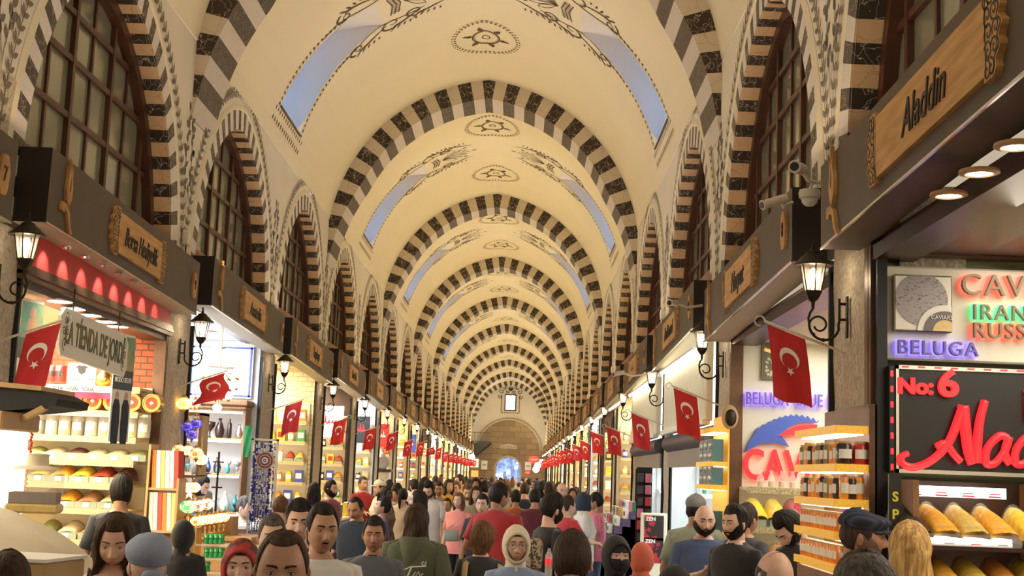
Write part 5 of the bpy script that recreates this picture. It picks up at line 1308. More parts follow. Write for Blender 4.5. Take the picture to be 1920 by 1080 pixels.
bot_ = [(1531, 793), (1500, 792), (1480, 800), (1462, 814), (1478, 838), (1455, 830), (1425, 832), (1405, 842)]
b = MB(); b.prism([UU(*p) for p in top_+bot_][::-1], -.04, 0); b.build('blue_body', mat('logo_blue', (.06, .12, .55), .4), t)
b = MB(); b.prism([UU(*p) for p in [(1457, 818), (1475, 806), (1495, 798), (1530, 797), (1530, 812), (1500, 814), (1478, 816)]][::-1], -.05, -.01); b.build('red_fin', 'red_letter', t)
t = thing('red_wall_letters', 'large red raised CAVIAR letters under the blue logo', 'lettering', (at_px(1392, 873, YV).x, YV, at_px(1392, 873, YV).z)); text_mb('CAVIAR', .37, .04, bold=.006, sx=.72, align='LEFT', off=(0, 0, 0)).build('raised_letters', 'red_letter', t)
zs1 = [fz(1450, p, y1-.5)[1] for p in (1060, 988, 915)]
t = shelf_unit('spice_counter', 'cream stepped shelves of spices under the red letters', 2.66, 4.2, y1-.02, zs1, [.8, .6, .4], 'cream_wall', 'cream_wall', side=None, ztop=zs1[-1])
for lv, (py, cs) in enumerate(((972, ['bright', 'yellow', 'pink']), (1045, ['bright', 'nut', 'mustard']))):
    for i, c in enumerate(cs):
        x, z = fz(1415+38*i+8, py, y1-.6); put(spice_bin('spice_'+c, .2, .28, .2 if lv == 0 else .15, False), (x, y1-.42-.2*lv, zs1[1-lv]+.003), 0, '%s spice heap under the red letters, %s from left, %s row' % ({'bright': 'bright yellow', 'pink': 'crimson', 'nut': 'reddish'}.get(c, c), ORD[i], ['upper', 'lower'][lv]), 'spice heaps in the caviar shop')
for i in range(5):
    x, z = fz(1426+20*i, 914, y1-.3)
    def f():
        t = thing('glass_bottle', '', 'bottle'); b = MB(); b.lathe([(.03, 0), (.032, .08), (.015, .11), (.015, .13), (.02, .14), (1e-4, .145)], (0, 0, 0), 12); b.build('glass_body', 'glass', t, smooth=50); b = MB(); b.lathe([(.026, .004), (.026, .05), (1e-4, .05)], (0, 0, 0), 10); b.build('contents', 'good_tan', t); return t
    put(proto('bottle', f), (x, y1-.3, zs1[2]+.003), 0, 'small clear bottle on the ledge under the red letters, %s from the left' % ORD[i], 'bottles under the red letters')
# ================================================================ second right pier : boxed glass sets on amber shelves
ZT = [at_px(1330, p, 11.9).z for p in (1000, 918+10, 862-4, 802)]
ZT = [at_px(1330, p, 11.9).z for p in (955, 884+26, 868, 804)]
ZT = [at_px(1330, 1000, 11.9).z, at_px(1330, 905, 11.9).z, at_px(1330, 862, 11.9).z, at_px(1330, 803, 11.9).z]
wrap_shelf('orange edged shelf rack of boxed glasses on the second right pier', 2.42, 11.72, 12.62, .14, [ZT[0], ZT[1]-.02, ZT[2]-.02, ZT[3]], None, side='shelf_amber')
for lv, z in enumerate((ZT[0], ZT[1]-.02, ZT[2]-.02)):
    for i in range(3):
        def f():
            t = thing('glass_set_box', '', 'box'); b = MB(); b.bbox(-.13, .13, -.05, .05, 0, .22, .004); b.build('box_body', mat('box_teal', (.10, .22, .26), .4), t)
            for a in range(2):
                for c in range(2): b = MB(); b.lathe([(1e-4, -.008), (.038, -.006), (.045, 0)], (-.05+.1*a, -.05, .06+.1*c), 16, axis='y'); b.build('round_window', mat('box_silver', (.45, .46, .45), .3, metal=.4), t, smooth='full')
            return t
        put(proto('gbox', f), (2.475, 11.88+.28*i, z+.003), -PI/2, 'teal round windowed box on the orange rack, %s shelf, %s along' % (['lowest', 'middle', 'top'][lv], ORD[i]), 'boxed glass sets', (1, 1, .9))
# ================================================================ RIGHT shop 2 and 3 : ivory panels over glass doors, poster stands
for k, (plab, dl) in {2: ('tall ivory fluted panel above the open doorway of the third right shop', 'dark teal'), 3: ('tall ivory fluted panel above the glass doors of the fourth right shop', 'grey')}.items():
    rT, y0, y1, zc = room(1, k, 'white_wall', 'shop_ceiling', 'white_wall', (.85, .97, 1), 70)
    t = thing('fluted_panel', plab, 'panel', (2.50, (y0+y1)/2, 0), -PI/2); L = (y1-y0)/2; b = MB(); b.box(-L, L, 0, .05, 2.42, 3.17)
    for i in range(44): x = -L+2*L*i/44; b.box(x+.02, x+.065, -.014, 0, 2.42, 3.17)
    b.build('panel_face', 'ivory_wall', t); b = MB(); b.bbox(-L, L, -.05, .03, 2.38, 2.44, .01); b.build('ledge', 'white_paint', t)
    area('panel_light', (2.44, (y0+y1)/2, 3.14), (0, math.radians(-18), 0), .05, 3.4, 10, (1, .88, .62))
    t = thing('roller_shutter', 'rolled up dark shutter box over the %s door, %s on the right' % (dl, ORD[k]), 'shutter', (2.57, (y0+y1)/2, 0), -PI/2); b = MB(); b.tube([(-L, 0, 2.28), (L, 0, 2.28)], .10, 14); b.build('shutter_roll', mat('shutter_grey', (.06, .06, .07), .5), t, smooth=40); b = MB(); b.box(-L, L, -.02, .05, 2.0, 2.2); b.build('valance', mat('valance', (.30, .25, .21), .7), t)
    t = thing('door_frame', '%s metal door frame of the %s right shop' % (dl, ORD[k]), 'door frame', (2.62, (y0+y1)/2, 0), -PI/2); b = MB(); b.box(-L, -L+.22, -.03, .05, 0, 2.0); b.build('fixed_leaf', 'door_green', t); b = MB(); b.box(L-.10, L, -.03, .05, 0, 1.98); b.build('jamb', 'door_green', t)
    b = MB(); b.box(-L+.22, -L+.25, -.04, .06, 0, 2.0); b.build('edge', 'chrome', t)
    t = shelf_unit('glass_shelving', 'cool lit glass shelving on the far wall of the %s right shop' % ORD[k], 2.9, 4.4, y1-.02, [.9, 1.3, 1.7, 2.1], .3, 'white_wall', 'white_wall', trim=None, side=None, ztop=2.5)
    r = random.Random(k)
    for lv, z in enumerate((.9, 1.3, 1.7, 2.1)):
        for i in range(7): put(vase(r.choice(['good_teal', 'good_white', 'good_grey', 'good_green', 'good_red']), .2, r.choice((0, 1, 2))), (2.98+.14*i, y1-.18, z+.002), 0, 'glass ornament in the %s right shop, %s shelf, %s from left' % (ORD[k], ['lowest', 'second', 'third', 'top'][lv], ORD[i]), 'ornaments in the cool lit shops', r.uniform(.8, 1.2))
for i, (px, py, Y_) in enumerate(((1226, 1000, 15.4),)):
    P = at_px(px, py, Y_); t = thing('poster_stand', 'cream leaflet stand with two red and black posters by the third right doorway', 'poster stand', (P.x, Y_, 0)); rz = 0
    b = MB(); b.bbox(-.15, .15, 0, .06, .05, at_px(px, 962, Y_).z, .01); b.build('stand_body', 'cream_wall', t)
    for j, pz in enumerate((990, 1032)):
        z = at_px(px, pz, Y_).z; b = MB(); b.box(-.11, .11, -.006, 0, z-.14, z+.14); o = b.build('poster_sheet', mat('poster_red', (.45, .02, .03), .5, col2=(.02, .01, .01), vscale=5, lo=.48, hi=.52), t); text_mb('ZEN', .06, .003, bold=.002, off=(-.04, -.007, z+.10)).build('poster_word', 'paper', o)
# awning-like speaker and purse seen under the second right flag
t = thing('wall_speaker', 'rounded beige speaker on the second right pier', 'speaker', at_px(1369, 782, 11.72)); b = MB(); b.ball((0, 0, 0), .085, 16, 12, 0, (.9, .6, 1.35)); b.build('case', 'kraft', t, smooth='full'); b = MB(); b.ball((0, -.03, -.005), .06, 14, 10, 0, (.9, .5, 1.3)); b.build('grille', 'iron', t, smooth='full'); b = MB(); b.tube([(0, 0, .05), (2.62-t.location.x, .1, .12)], .012, 6); b.build('mount', 'iron', t)
# stepped display of small boxes on purple cloth, fourth right shop
t = thing('stepped_display', 'purple cloth covered stepped stand of small boxes on the right side', 'display stand', (2.05, 19.6, 0)); b = MB()
for i in range(6): b.box(-.32+.11*i, .40, -1.3, 1.3, 0, .90+.10*i)
b.build('cloth_steps', 'purple_cloth', t)
r = random.Random(77); kk = 0
for i in range(6):
    for j in range(9):
        yy = 18.4+.28*j; m = r.choice(['paper', 'good_gold', 'good_green', 'good_pink', 'paper', 'good_white'])
        put(box_good(m, .12, .05, .13, r.choice(['good_blue', 'good_red', 'good_green'])), (1.785+.11*i, yy, .902+.10*i), -PI/2+r.uniform(-.2, .2), 'boxed souvenir on the purple stand, %s step up, %s along' % (ORD[i], ORD[j]), 'souvenir boxes on the purple stand')
# tall narrow rack of bags beyond it
t = thing('bag_rack', 'narrow black rack of red and dark pouches between two right piers', 'rack', (2.38, 17.5, 0)); b = MB(); b.box(-.1, .1, -.02, .02, 0, 2.0); b.build('rack_back', 'black_soft', t)
r = random.Random(6)
for i in range(7):
    for j in range(2): b = MB(); b.bbox(-.09+.095*j, -.01+.095*j, -.10, -.02, .9+.15*i, 1.02+.15*i, .01); b.build('pouch', r.choice(['good_red', 'good_dark', 'good_dark', 'good_pink']), t)
# ================================================================ generic shops further down
ST = [('cream_brick', 'yellow_wall', (1, .86, .55)), ('cream_wall', 'cream_wall', (1, .88, .6)), ('panel_wood_dark', 'cream_wall', (1, .85, .6)), ('yellow_wall', 'cream_wall', (1, .8, .5)), ('white_wall', 'white_wall', (.95, .97, 1)), ('cream_wall', 'yellow_wall', (1, .88, .62))]
rr = random.Random(99)
GOODS = ['good_amber', 'good_gold', 'good_white', 'good_red', 'good_tan', 'good_honey', 'good_dark', 'spice_yellow', 'good_green', 'good_pink', 'paper', 'good_blue']
for sg in (-1, 1):
    side = 'left' if sg < 0 else 'right'
    for k in range(2 if sg < 0 else 4, 18):
        st = ST[1+(k*2+(0 if sg < 0 else 1)) % 5] if not (sg < 0 and k == 2) else ST[0]
        room(sg, k, st[0], 'shop_ceiling', st[1], st[2], 80 if k < 9 else 105)
        y0, y1 = bay_ys(sg, k)
        z0 = [.95, 1.27, 1.59, 1.91, 2.23, 2.55]; n = 6 if k < 8 else 4
        zs_ = z0 if k < 8 else [1.0, 1.5, 2.0, 2.5]
        xa, xb_ = (-3.9, -2.66) if sg < 0 else (2.66, 3.9)
        shelf_unit('lit_shelving', 'lit shelves of packets on the far wall of the %s shop on the %s' % (ORD[k], side), xa, xb_, y1-.02, zs_, .32, 'shelf_gold' if k % 2 else 'cream_wall', 'cream_wall', trim='lace_trim' if k < 6 else None, side=None, ztop=2.85, ledm='led')
        vis = 5 if k < 6 else (4 if k < 9 else 2 if k < 13 else 0); wv = .16 if k < 8 else .28
        for lv, z in enumerate(zs_):
            for i in range(vis):
                x = sg*(2.75+(.64 if k < 9 else .3)*i/max(1, vis-1)); m = rr.choice(GOODS); ty = rr.random()
                if ty < .35: o = put(jar('packed_jar', m, .05, .17, 'good_gold', 'paper', True), (x, y1-.2, z+.002), 0, '%s packed jar, %s shelf up, %s shop on the %s' % (m.split('_')[-1], ORD[lv], ORD[k], side), 'packed goods on the shop shelves')
                elif ty < .7: o = put(box_good(m, .13, .1, .19, rr.choice(['paper', 'good_red', 'good_gold'])), (x, y1-.2, z+.002), 0, '%s box, %s shelf up, %s shop on the %s' % (m.split('_')[-1], ORD[lv], ORD[k], side), 'packed goods on the shop shelves')
                else: o = put(spice_bin(rr.choice(['spice_yellow', 'spice_orange', 'spice_red', 'spice_cream', 'spice_mustard']), .15, .2, .13, False), (x, y1-.22, z+.002), 0, 'heaped tray, %s shelf up, %s shop on the %s' % (ORD[lv], ORD[k], side), 'packed goods on the shop shelves')
        # open counter reaching out under the fascia
        if k % 3 != 1 or sg < 0:
            t = thing('front_counter', 'street side counter heaped with goods, %s shop on the %s' % (ORD[k], side), 'counter', (sg*2.42, (y0+y1)/2, 0), -sg*PI/2)
            L = (y1-y0)/2-.37; b = MB(); b.bbox(-L, L, -.15, .35, 0, .95, .01); b.build('counter_body', 'shelf_wood' if k % 2 else 'white_paint', t); b = MB(); b.bbox(-L, L, -.18, .36, .95, .99, .004); b.build('counter_top', 'white_paint', t)
            if k < 9:
                for i in range(6): put(box_good(rr.choice(GOODS), .18, .16, .22, rr.choice(['paper', 'good_red', 'good_blue'])), (sg*(2.36+rr.uniform(-.03, .05)), y0+.6+(y1-y0-1.2)*i/5, .992), -sg*PI/2+rr.uniform(-.3, .3), 'goods box on the counter, %s shop on the %s, %s along' % (ORD[k], side, ORD[i]), 'boxes on the open counters')
        # hanging sign panels in some shops
        if k in (3, 4, 5, 7) and sg < 0:
            m_ = {3: 'good_red', 4: 'black', 5: 'flag_red', 7: 'good_blue'}[k]
            P = (-2.98, y1-.4, 2.72); t = thing('hanging_sign', {3: 'white lit board with red marks in the fourth left shop', 4: 'black board with red and white words in the fifth left shop', 5: 'tall red banner in the sixth left shop', 7: 'blue and white hanging board in the eighth left shop'}[k], 'sign', P)
            b = MB(); b.box(-.3, .3, 0, .03, -.3, .3); b.build('board', 'led_soft' if k == 3 else m_, t); b = MB(); squiggle(b, k, .4, .16, -.004); b.build('lettering', 'red_letter' if k in (3, 4) else 'paper', t)
        if k == 5 and sg < 0:
            x, z = -2.72, 2.05
            t = thing('ceramic_urn', 'lilac ceramic urn with a round plate in front, on a ledge of the left row', 'urn', (-2.55, y0+.5, 1.85)); b = MB(); b.lathe([(.09, 0), (.15, .06), (.17, .16), (.13, .26), (.07, .30), (.08, .34), (.05, .36), (.02, .40), (1e-4, .41)], (0, 0, 0), 20); b.build('urn_body', mat('ceramic_lilac', (.45, .42, .55), .3), t, smooth='full'); b = MB(); b.lathe([(1e-4, -.01), (.08, -.015), (.15, -.04), (.155, -.035), (.08, 0), (1e-4, .01)], (.04, -.2, .15), 24, axis='y'); b.build('plate', 'ceramic_lilac', t, smooth='full')
            t = thing('urn_ledge', 'grey ledge carrying the lilac urn', 'ledge', (-2.55, y0+.5, 1.78)); b = MB(); b.bbox(-.25, .25, -.3, .3, 0, .07, .01); b.build('slab', 'shutter_grey', t); b = MB(); b.box(-.2, .2, -.25, .25, -.78, 0); b.build('support', 'white_paint', t)
# lights under the fascias along the right row
for k in range(2, 9):
    y = 3.37+PIT*k+1.9; t = thing('fascia_tube', 'white tube light under a fascia, %s on the right' % ORD[k], 'tube light', (2.42, y, 3.11), 0, 'tube lights under the right fascias'); b = MB(); b.tube([(0, -1.5, 0), (0, 1.5, 0)], .014, 8); b.build('tube', 'led', t); b = MB(); b.box(-.03, .03, -1.55, 1.55, .014, .03); b.build('batten', 'white_paint', t)
# ================================================================ far end : gallery, door street, signs
t = thing('iron_gallery', 'dark balcony with a railing high on the left near the far wall', 'balcony', (-2.6, YEND-2.2, 3.9)); b = MB(); b.prism([(0, -1.1), (.1, -1.1), (1.35, 0), (1.35, .12), (0, .12)], -1.5, 2.1); b.build('balcony_floor', 'black_soft', t)
b = MB(); b.box(0, 1.35, -1.5, -1.46, .68, .72); 
for i in range(14): b.box(.02+.1*i, .045+.1*i, -1.5, -1.47, .12, .7)
b.build('railing', 'iron', t)
t = thing('archway_backdrop', 'bright blue and white shop street seen through the far archway', 'street view', (0, YEND+7, 0)); b = MB(); b.box(-2.5, 2.5, 0, .1, 0, 4); b.build('white_shopfront', mat('far_shop', (.6, .75, 1), .5, emit=.55, col2=(.02, .05, .25), vscale=2.2, lo=.45, hi=.55, ecol=(.45, .6, 1)), t)
r = random.Random(31)
for i in range(12):
    x, z, w_, h_ = r.uniform(-.9, .8), r.uniform(1.1, 3.0), r.uniform(.15, .45), r.uniform(.08, .3); q = thing('glowing_sign', 'small glowing shop sign beyond the far archway', 'sign', (x, YEND+5+.1*i, z), 0, 'glowing signs beyond the archway'); b = MB(); b.bbox(-w_/2, w_/2, -.03, .03, -h_/2, h_/2, .005); b.build('sign_box', 'led' if i % 2 else 'far_shop', q); b = MB(); b.box(-w_/3, w_/3, -.035, -.03, -.02, .02); b.build('sign_word', ['blue_tile', 'red_letter'][i % 2], q)
st_ = MB(); st_.box(-2.6, -2.5, YEND+1.2, YEND+7, 0, 4); st_.box(2.5, 2.6, YEND+1.2, YEND+7, 0, 4); st_.box(-2.6, 2.6, YEND+1.2, YEND+7, 4, 4.1); struct(st_.build('wall_street', 'print_navy'))
area('street_light', (0, YEND+4, 3.9), (0, 0, 0), 3, 3, 110, (.6, .75, 1))
area('end_wall_fill', (0, YEND-7, 4.2), (math.radians(78), 0, 0), 4.5, .4, 260, (1, .78, .48))  # added fill without a fixture, brightens the end wall
def end_sign(lab, px, py, w_, h_, m_, m2, oval=False, cc=[0]):
    cc[0] += 1; P = at_px(px, py, YEND-.10); P = P if abs(P.x) < 2.2 else at_px(px, py, YEND-.2); t = thing('bracket_sign', lab, 'sign', P); b = MB()
    if oval: b.lathe([(w_, 0), (w_, .05)], (0, 0, 0), 24, axis='y', M_=Matrix.Diagonal(Vector((1, 1, h_/w_, 1))))
    else: b.bbox(-w_, w_, 0, .06, -h_, h_, .01)
    b.build('sign_board', m_, t); b = MB(); b.box(-w_*.6, w_*.6, -.006, -.001, -h_*.15, h_*.2); b.build('sign_word', m2, t)
mat('lit_red', (1, .06, .04), .5, emit=1.4); mat('lit_cream', (1, .9, .7), .5, emit=.8)
end_sign('round red lit sign right of the far archway', 1002, 862, .42, .25, 'lit_red', 'paper', True)
end_sign('cream lit sign with a green oval left of the far archway', 888, 868, .35, .30, 'lit_cream', 'jewel_green')
end_sign('pale notice high beside the left of the archway', 908, 872, .22, .32, 'paper', 'grey_line'); end_sign('pale notice high beside the right of the archway', 990, 874, .22, .30, 'paper', 'grey_line')
end_sign('small red and white sign low beside the right of the archway', 989, 886, .2, .12, 'lit_red', 'paper', True)
end_sign('orange lit sign near the left end of the hall', 890, 888, .25, .22, mat('lit_orange', (1, .35, .08), .5, emit=1.2), 'paper')
for i, (px, py) in enumerate(((885, 857), (1016, 867), (1008, 873), (1005, 880))):
    t = thing('globe_light', 'bright white globe light near the far end, %s of the group' % ORD[i], 'lamp', at_px(px, py, YEND-6-3*i), 0, 'globe lights at the far end'); b = MB(); b.ball((0, 0, 0), .2, 12, 8); b.build('globe', 'led', t, smooth='full'); b = MB(); b.tube([(0, 0, .2), (0, 0, .5), (math.copysign(2.55-abs(t.location.x), t.location.x), 0, .5)], .02, 5); b.build('arm', 'iron', t)
# ================================================================ people
for n, c in dict(light=(.70, .43, .32), medium=(.52, .28, .18), tan=(.42, .21, .125), brown=(.24, .11, .065), dark=(.075, .035, .022)).items():
    mat('skin_'+n, c, .5, var=.12, vscale=30, bump=.05, bscale=150)
    mat('lips_'+n, (c[0]*.85, c[1]*.55, c[2]*.55), .4)
def hairmat(n, c, c2): return mat('hair_'+n, c, .6, col2=c2, vscale=55, stretch=(1, 1, .10), bump=.6, bscale=110, spec=.25)
hairmat('black', (.022, .014, .010), (.006, .004, .003)); hairmat('brown', (.07, .035, .018), (.025, .012, .006)); hairmat('lightbrown', (.20, .10, .045), (.09, .04, .018))
hairmat('grey', (.22, .20, .175), (.07, .06, .05)); hairmat('blonde', (.72, .46, .17), (.36, .19, .06)); hairmat('buzz', (.06, .035, .025), (.03, .018, .012)); hairmat('saltpepper', (.13, .11, .09), (.04, .03, .025))
mat('hair_stubble', (.20, .115, .075), .7, col2=(.12, .07, .045), vscale=120)
mat('eye_white', (.75, .72, .68), .2); mat('iris', (.05, .025, .012), .15)
CL = {}
def cloth(n, c, **k):
    k.setdefault('bump', .25); k.setdefault('bscale', 12)
    if n not in CL: CL[n] = mat('cloth_'+n, c, .82, var=.12, vscale=5, sheen=.15, **k)
    return CL[n]
for n, c in dict(black=(.012, .012, .014), charcoal=(.035, .034, .036), navy=(.018, .03, .06), white=(.72, .70, .66), cream_top=(.70, .60, .46), grey=(.20, .19, .19), slate=(.10, .11, .13), olive=(.085, .095, .05), maroon=(.12, .012, .02), crimson=(.34, .015, .02), red_top=(.5, .03, .035), orange_top=(.42, .09, .03), pink_top=(.85, .30, .26), hotpink=(.75, .2, .3), purple=(.075, .055, .17), blue=(.06, .09, .20), lightblue=(.25, .33, .52), sage=(.30, .32, .24), beige_top=(.58, .46, .34), mauve=(.30, .07, .13), mustard_top=(.75, .38, .04), jeans=(.03, .05, .10), khaki=(.30, .24, .15), ivory=(.78, .70, .58), coral=(.62, .13, .07), black_trs=(.015, .015, .018), brown_top=(.14, .08, .05)).items(): cloth(n, c)
mat('cloth_headwrap', (.30, .36, .50), .85, var=.15, vscale=8, bump=.4, bscale=14); mat('cloth_redscarf', (.42, .03, .03), .7, col2=(.08, .03, .02), vscale=16, lo=.42, hi=.5, bump=.2)
mat('cloth_creamscarf', (.74, .64, .52), .85, var=.06, vscale=6, bump=.35, bscale=12)
mt, nt_, b_ = _mat('cloth_stripes'); w_ = nt_.nodes.new('ShaderNodeTexWave'); w_.bands_direction = 'Z'; w_.inputs['Scale'].default_value = 16; tc_ = nt_.nodes.new('ShaderNodeTexCoord'); nt_.links.new(tc_.outputs['Object'], w_.inputs[0]); r_ = nt_.nodes.new('ShaderNodeValToRGB'); r_.color_ramp.interpolation = 'CONSTANT'; r_.color_ramp.elements[0].color = (.12, .12, .15, 1); r_.color_ramp.elements[1].color = (.72, .70, .66, 1); r_.color_ramp.elements[1].position = .35; nt_.links.new(w_.outputs['Fac'], r_.inputs[0]); nt_.links.new(r_.outputs[0], b_.inputs['Base Color']); b_.inputs['Roughness'].default_value = .8
mt, nt_, b_ = _mat('cloth_plaidcap'); b_.inputs['Roughness'].default_value = .8; c_ = nt_.nodes.new('ShaderNodeTexWave'); c_.bands_direction = 'X'; c_.inputs['Scale'].default_value = 14; tc_ = nt_.nodes.new('ShaderNodeTexCoord'); nt_.links.new(tc_.outputs['Object'], c_.inputs[0]); r_ = nt_.nodes.new('ShaderNodeValToRGB'); r_.color_ramp.elements[0].color = (.006, .008, .016, 1); r_.color_ramp.elements[1].color = (.035, .045, .085, 1); nt_.links.new(c_.outputs['Fac'], r_.inputs[0]); nt_.links.new(r_.outputs[0], b_.inputs['Base Color'])
def sstd(a, b, x): return 1-sst(b, a, x)
def G_(x, m, s): return math.exp(-((x-m)/s)**2)
def sst(a, b, x): t = max(0, min(1, (x-a)/(b-a))); return t*t*(3-2*t)
def headsurf(ph, th, fem=0, wide=1.0, feat=1, off=0):
    """ph 0 = face direction (-y); th 0 = crown. head centre between the ears at eye height"""
    sx, cx, ct = S(th)*S(ph), S(th)*K(ph), K(th)
    front = cx > 0
    z = .125*ct if ct > 0 else .114*ct
    ax = .077*wide; ay = .098 if front else .104
    if z < 0:
        t = -z/.114; ax *= 1-(.24+.07*fem)*t**1.7; 
        ay = ay*(1-.10*t*t) if front else ay*(1-.38*t**1.2)
    e = .92
    x = ax*math.copysign(abs(sx)**e, sx); y = -ay*math.copysign(abs(cx)**e, cx)
    if z < -.07: z += .012*sst(-.07, -.118, z)*(0 if front else 1)*1.5
    if z > .04 and front: y += .010*sst(.04, .12, z)
    x *= 1 + off/.085; y *= 1+off/.10; z *= 1+off/.12
    if feat and front and abs(x) < .07:
        d = 0
        d -= .0095*(G_(abs(x), .031, .016)*G_(z, .006, .013))
        d += .005*G_(z, .027, .010)*G_(abs(x), .026, .028)*(1-.5*fem)
        if -.075 < z < .03:
            wn = .0080+.0055*sst(.01, -.04, z); pr = (.004+.021*sst(.016, -.036, z))*(1-sst(-.038, -.052, z))
            d += pr*G_(x, 0, wn)*(1-.12*fem)
            d += .007*G_(abs(x), .014, .006)*G_(z, -.040, .007)
        lip = .0065+.0015*fem
        d += lip*G_(z, -.064, .0055)*G_(x, 0, .020) + lip*1.1*G_(z, -.075, .006)*G_(x, 0, .017) - .004*G_(z, -.0695, .0018)*G_(x, 0, .021)
        d -= .004*G_(z, -.087, .006)*G_(x, 0, .02); d += .007*G_(z, -.104, .013)*G_(x, 0, .02)
        d += .004*G_(abs(x), .044, .018)*G_(z, -.022, .02)
        y -= d*(1 if off < .004 else .6)
    return Vector((x, y, z))
def phs(n):
    o = []
    for i in range(n):
        t = -1+2*i/n; o.append(PI*math.copysign(abs(t)**1.35, t))
    return o
def add_hand(mb, W, d, n, curl=.5, s=1, side=1):
    d = d.normalized(); n = (n-d*n.dot(d)).normalized(); sd = d.cross(n)*side
    P = lambda a, b, c: W + d*a*s + sd*b*s + n*c*s
    mb.tube([P(-.01, 0, 0), P(.02, 0, 0), P(.055, .002, .0), P(.085, .002, .002), P(.092, .002, .002)], [(.024*s, .018*s), (.030*s, .018*s), (.039*s, .017*s), (.039*s, .014*s), (.03*s, .01*s)], 10)
    for i, (b, L) in enumerate(((-.028, .062), (-.010, .074), (.010, .080), (.028, .070))):
        p = P(.082, b, 0); a = .25*curl; pts = [P(.07, b, 0), p]; q = p
        for j, f in enumerate((.45, .32, .25)):
            a += curl*(.55+.12*j); q = q + (d*K(a) + n*S(a))*(L*f*s); pts.append(q)
        mb.tube(pts, [.0095*s, .0092*s, .0085*s, .0078*s, .006*s], 7)
    b0 = P(.018, .026, .004); t1 = b0 + (d*.6+sd*.75+n*.25).normalized()*.036*s; t2 = t1 + (d*.85+sd*.35+n*.4).normalized()*.030*s; t3 = t2+(d*.95+n*.35).normalized()*.022*s
    mb.tube([P(.008, .012, 0), b0, t1, t2, t3], [.012*s, .0125*s, .0105*s, .0095*s, .007*s], 7)
def wrk(x, y, z, sd): return S(x*23+z*19+sd)*.5 + S(z*37-x*15+sd*2.3+y*20)*.3 + S(x*51+y*40+z*9+sd*.7)*.2
RINGS = [(.862, .056, .058, .012), (.846, .075, .066, .010), (.832, .130, .078, .008), (.818, .172, .090, .006), (.795, .190, .100, .004), (.76, .185, .112, 0), (.715, .172, .122, -.004), (.66, .158, .115, -.002), (.61, .152, .110, 0), (.56, .165, .115, .002), (.51, .178, .122, .004), (.475, .172, .118, .004)]
PC = [0]
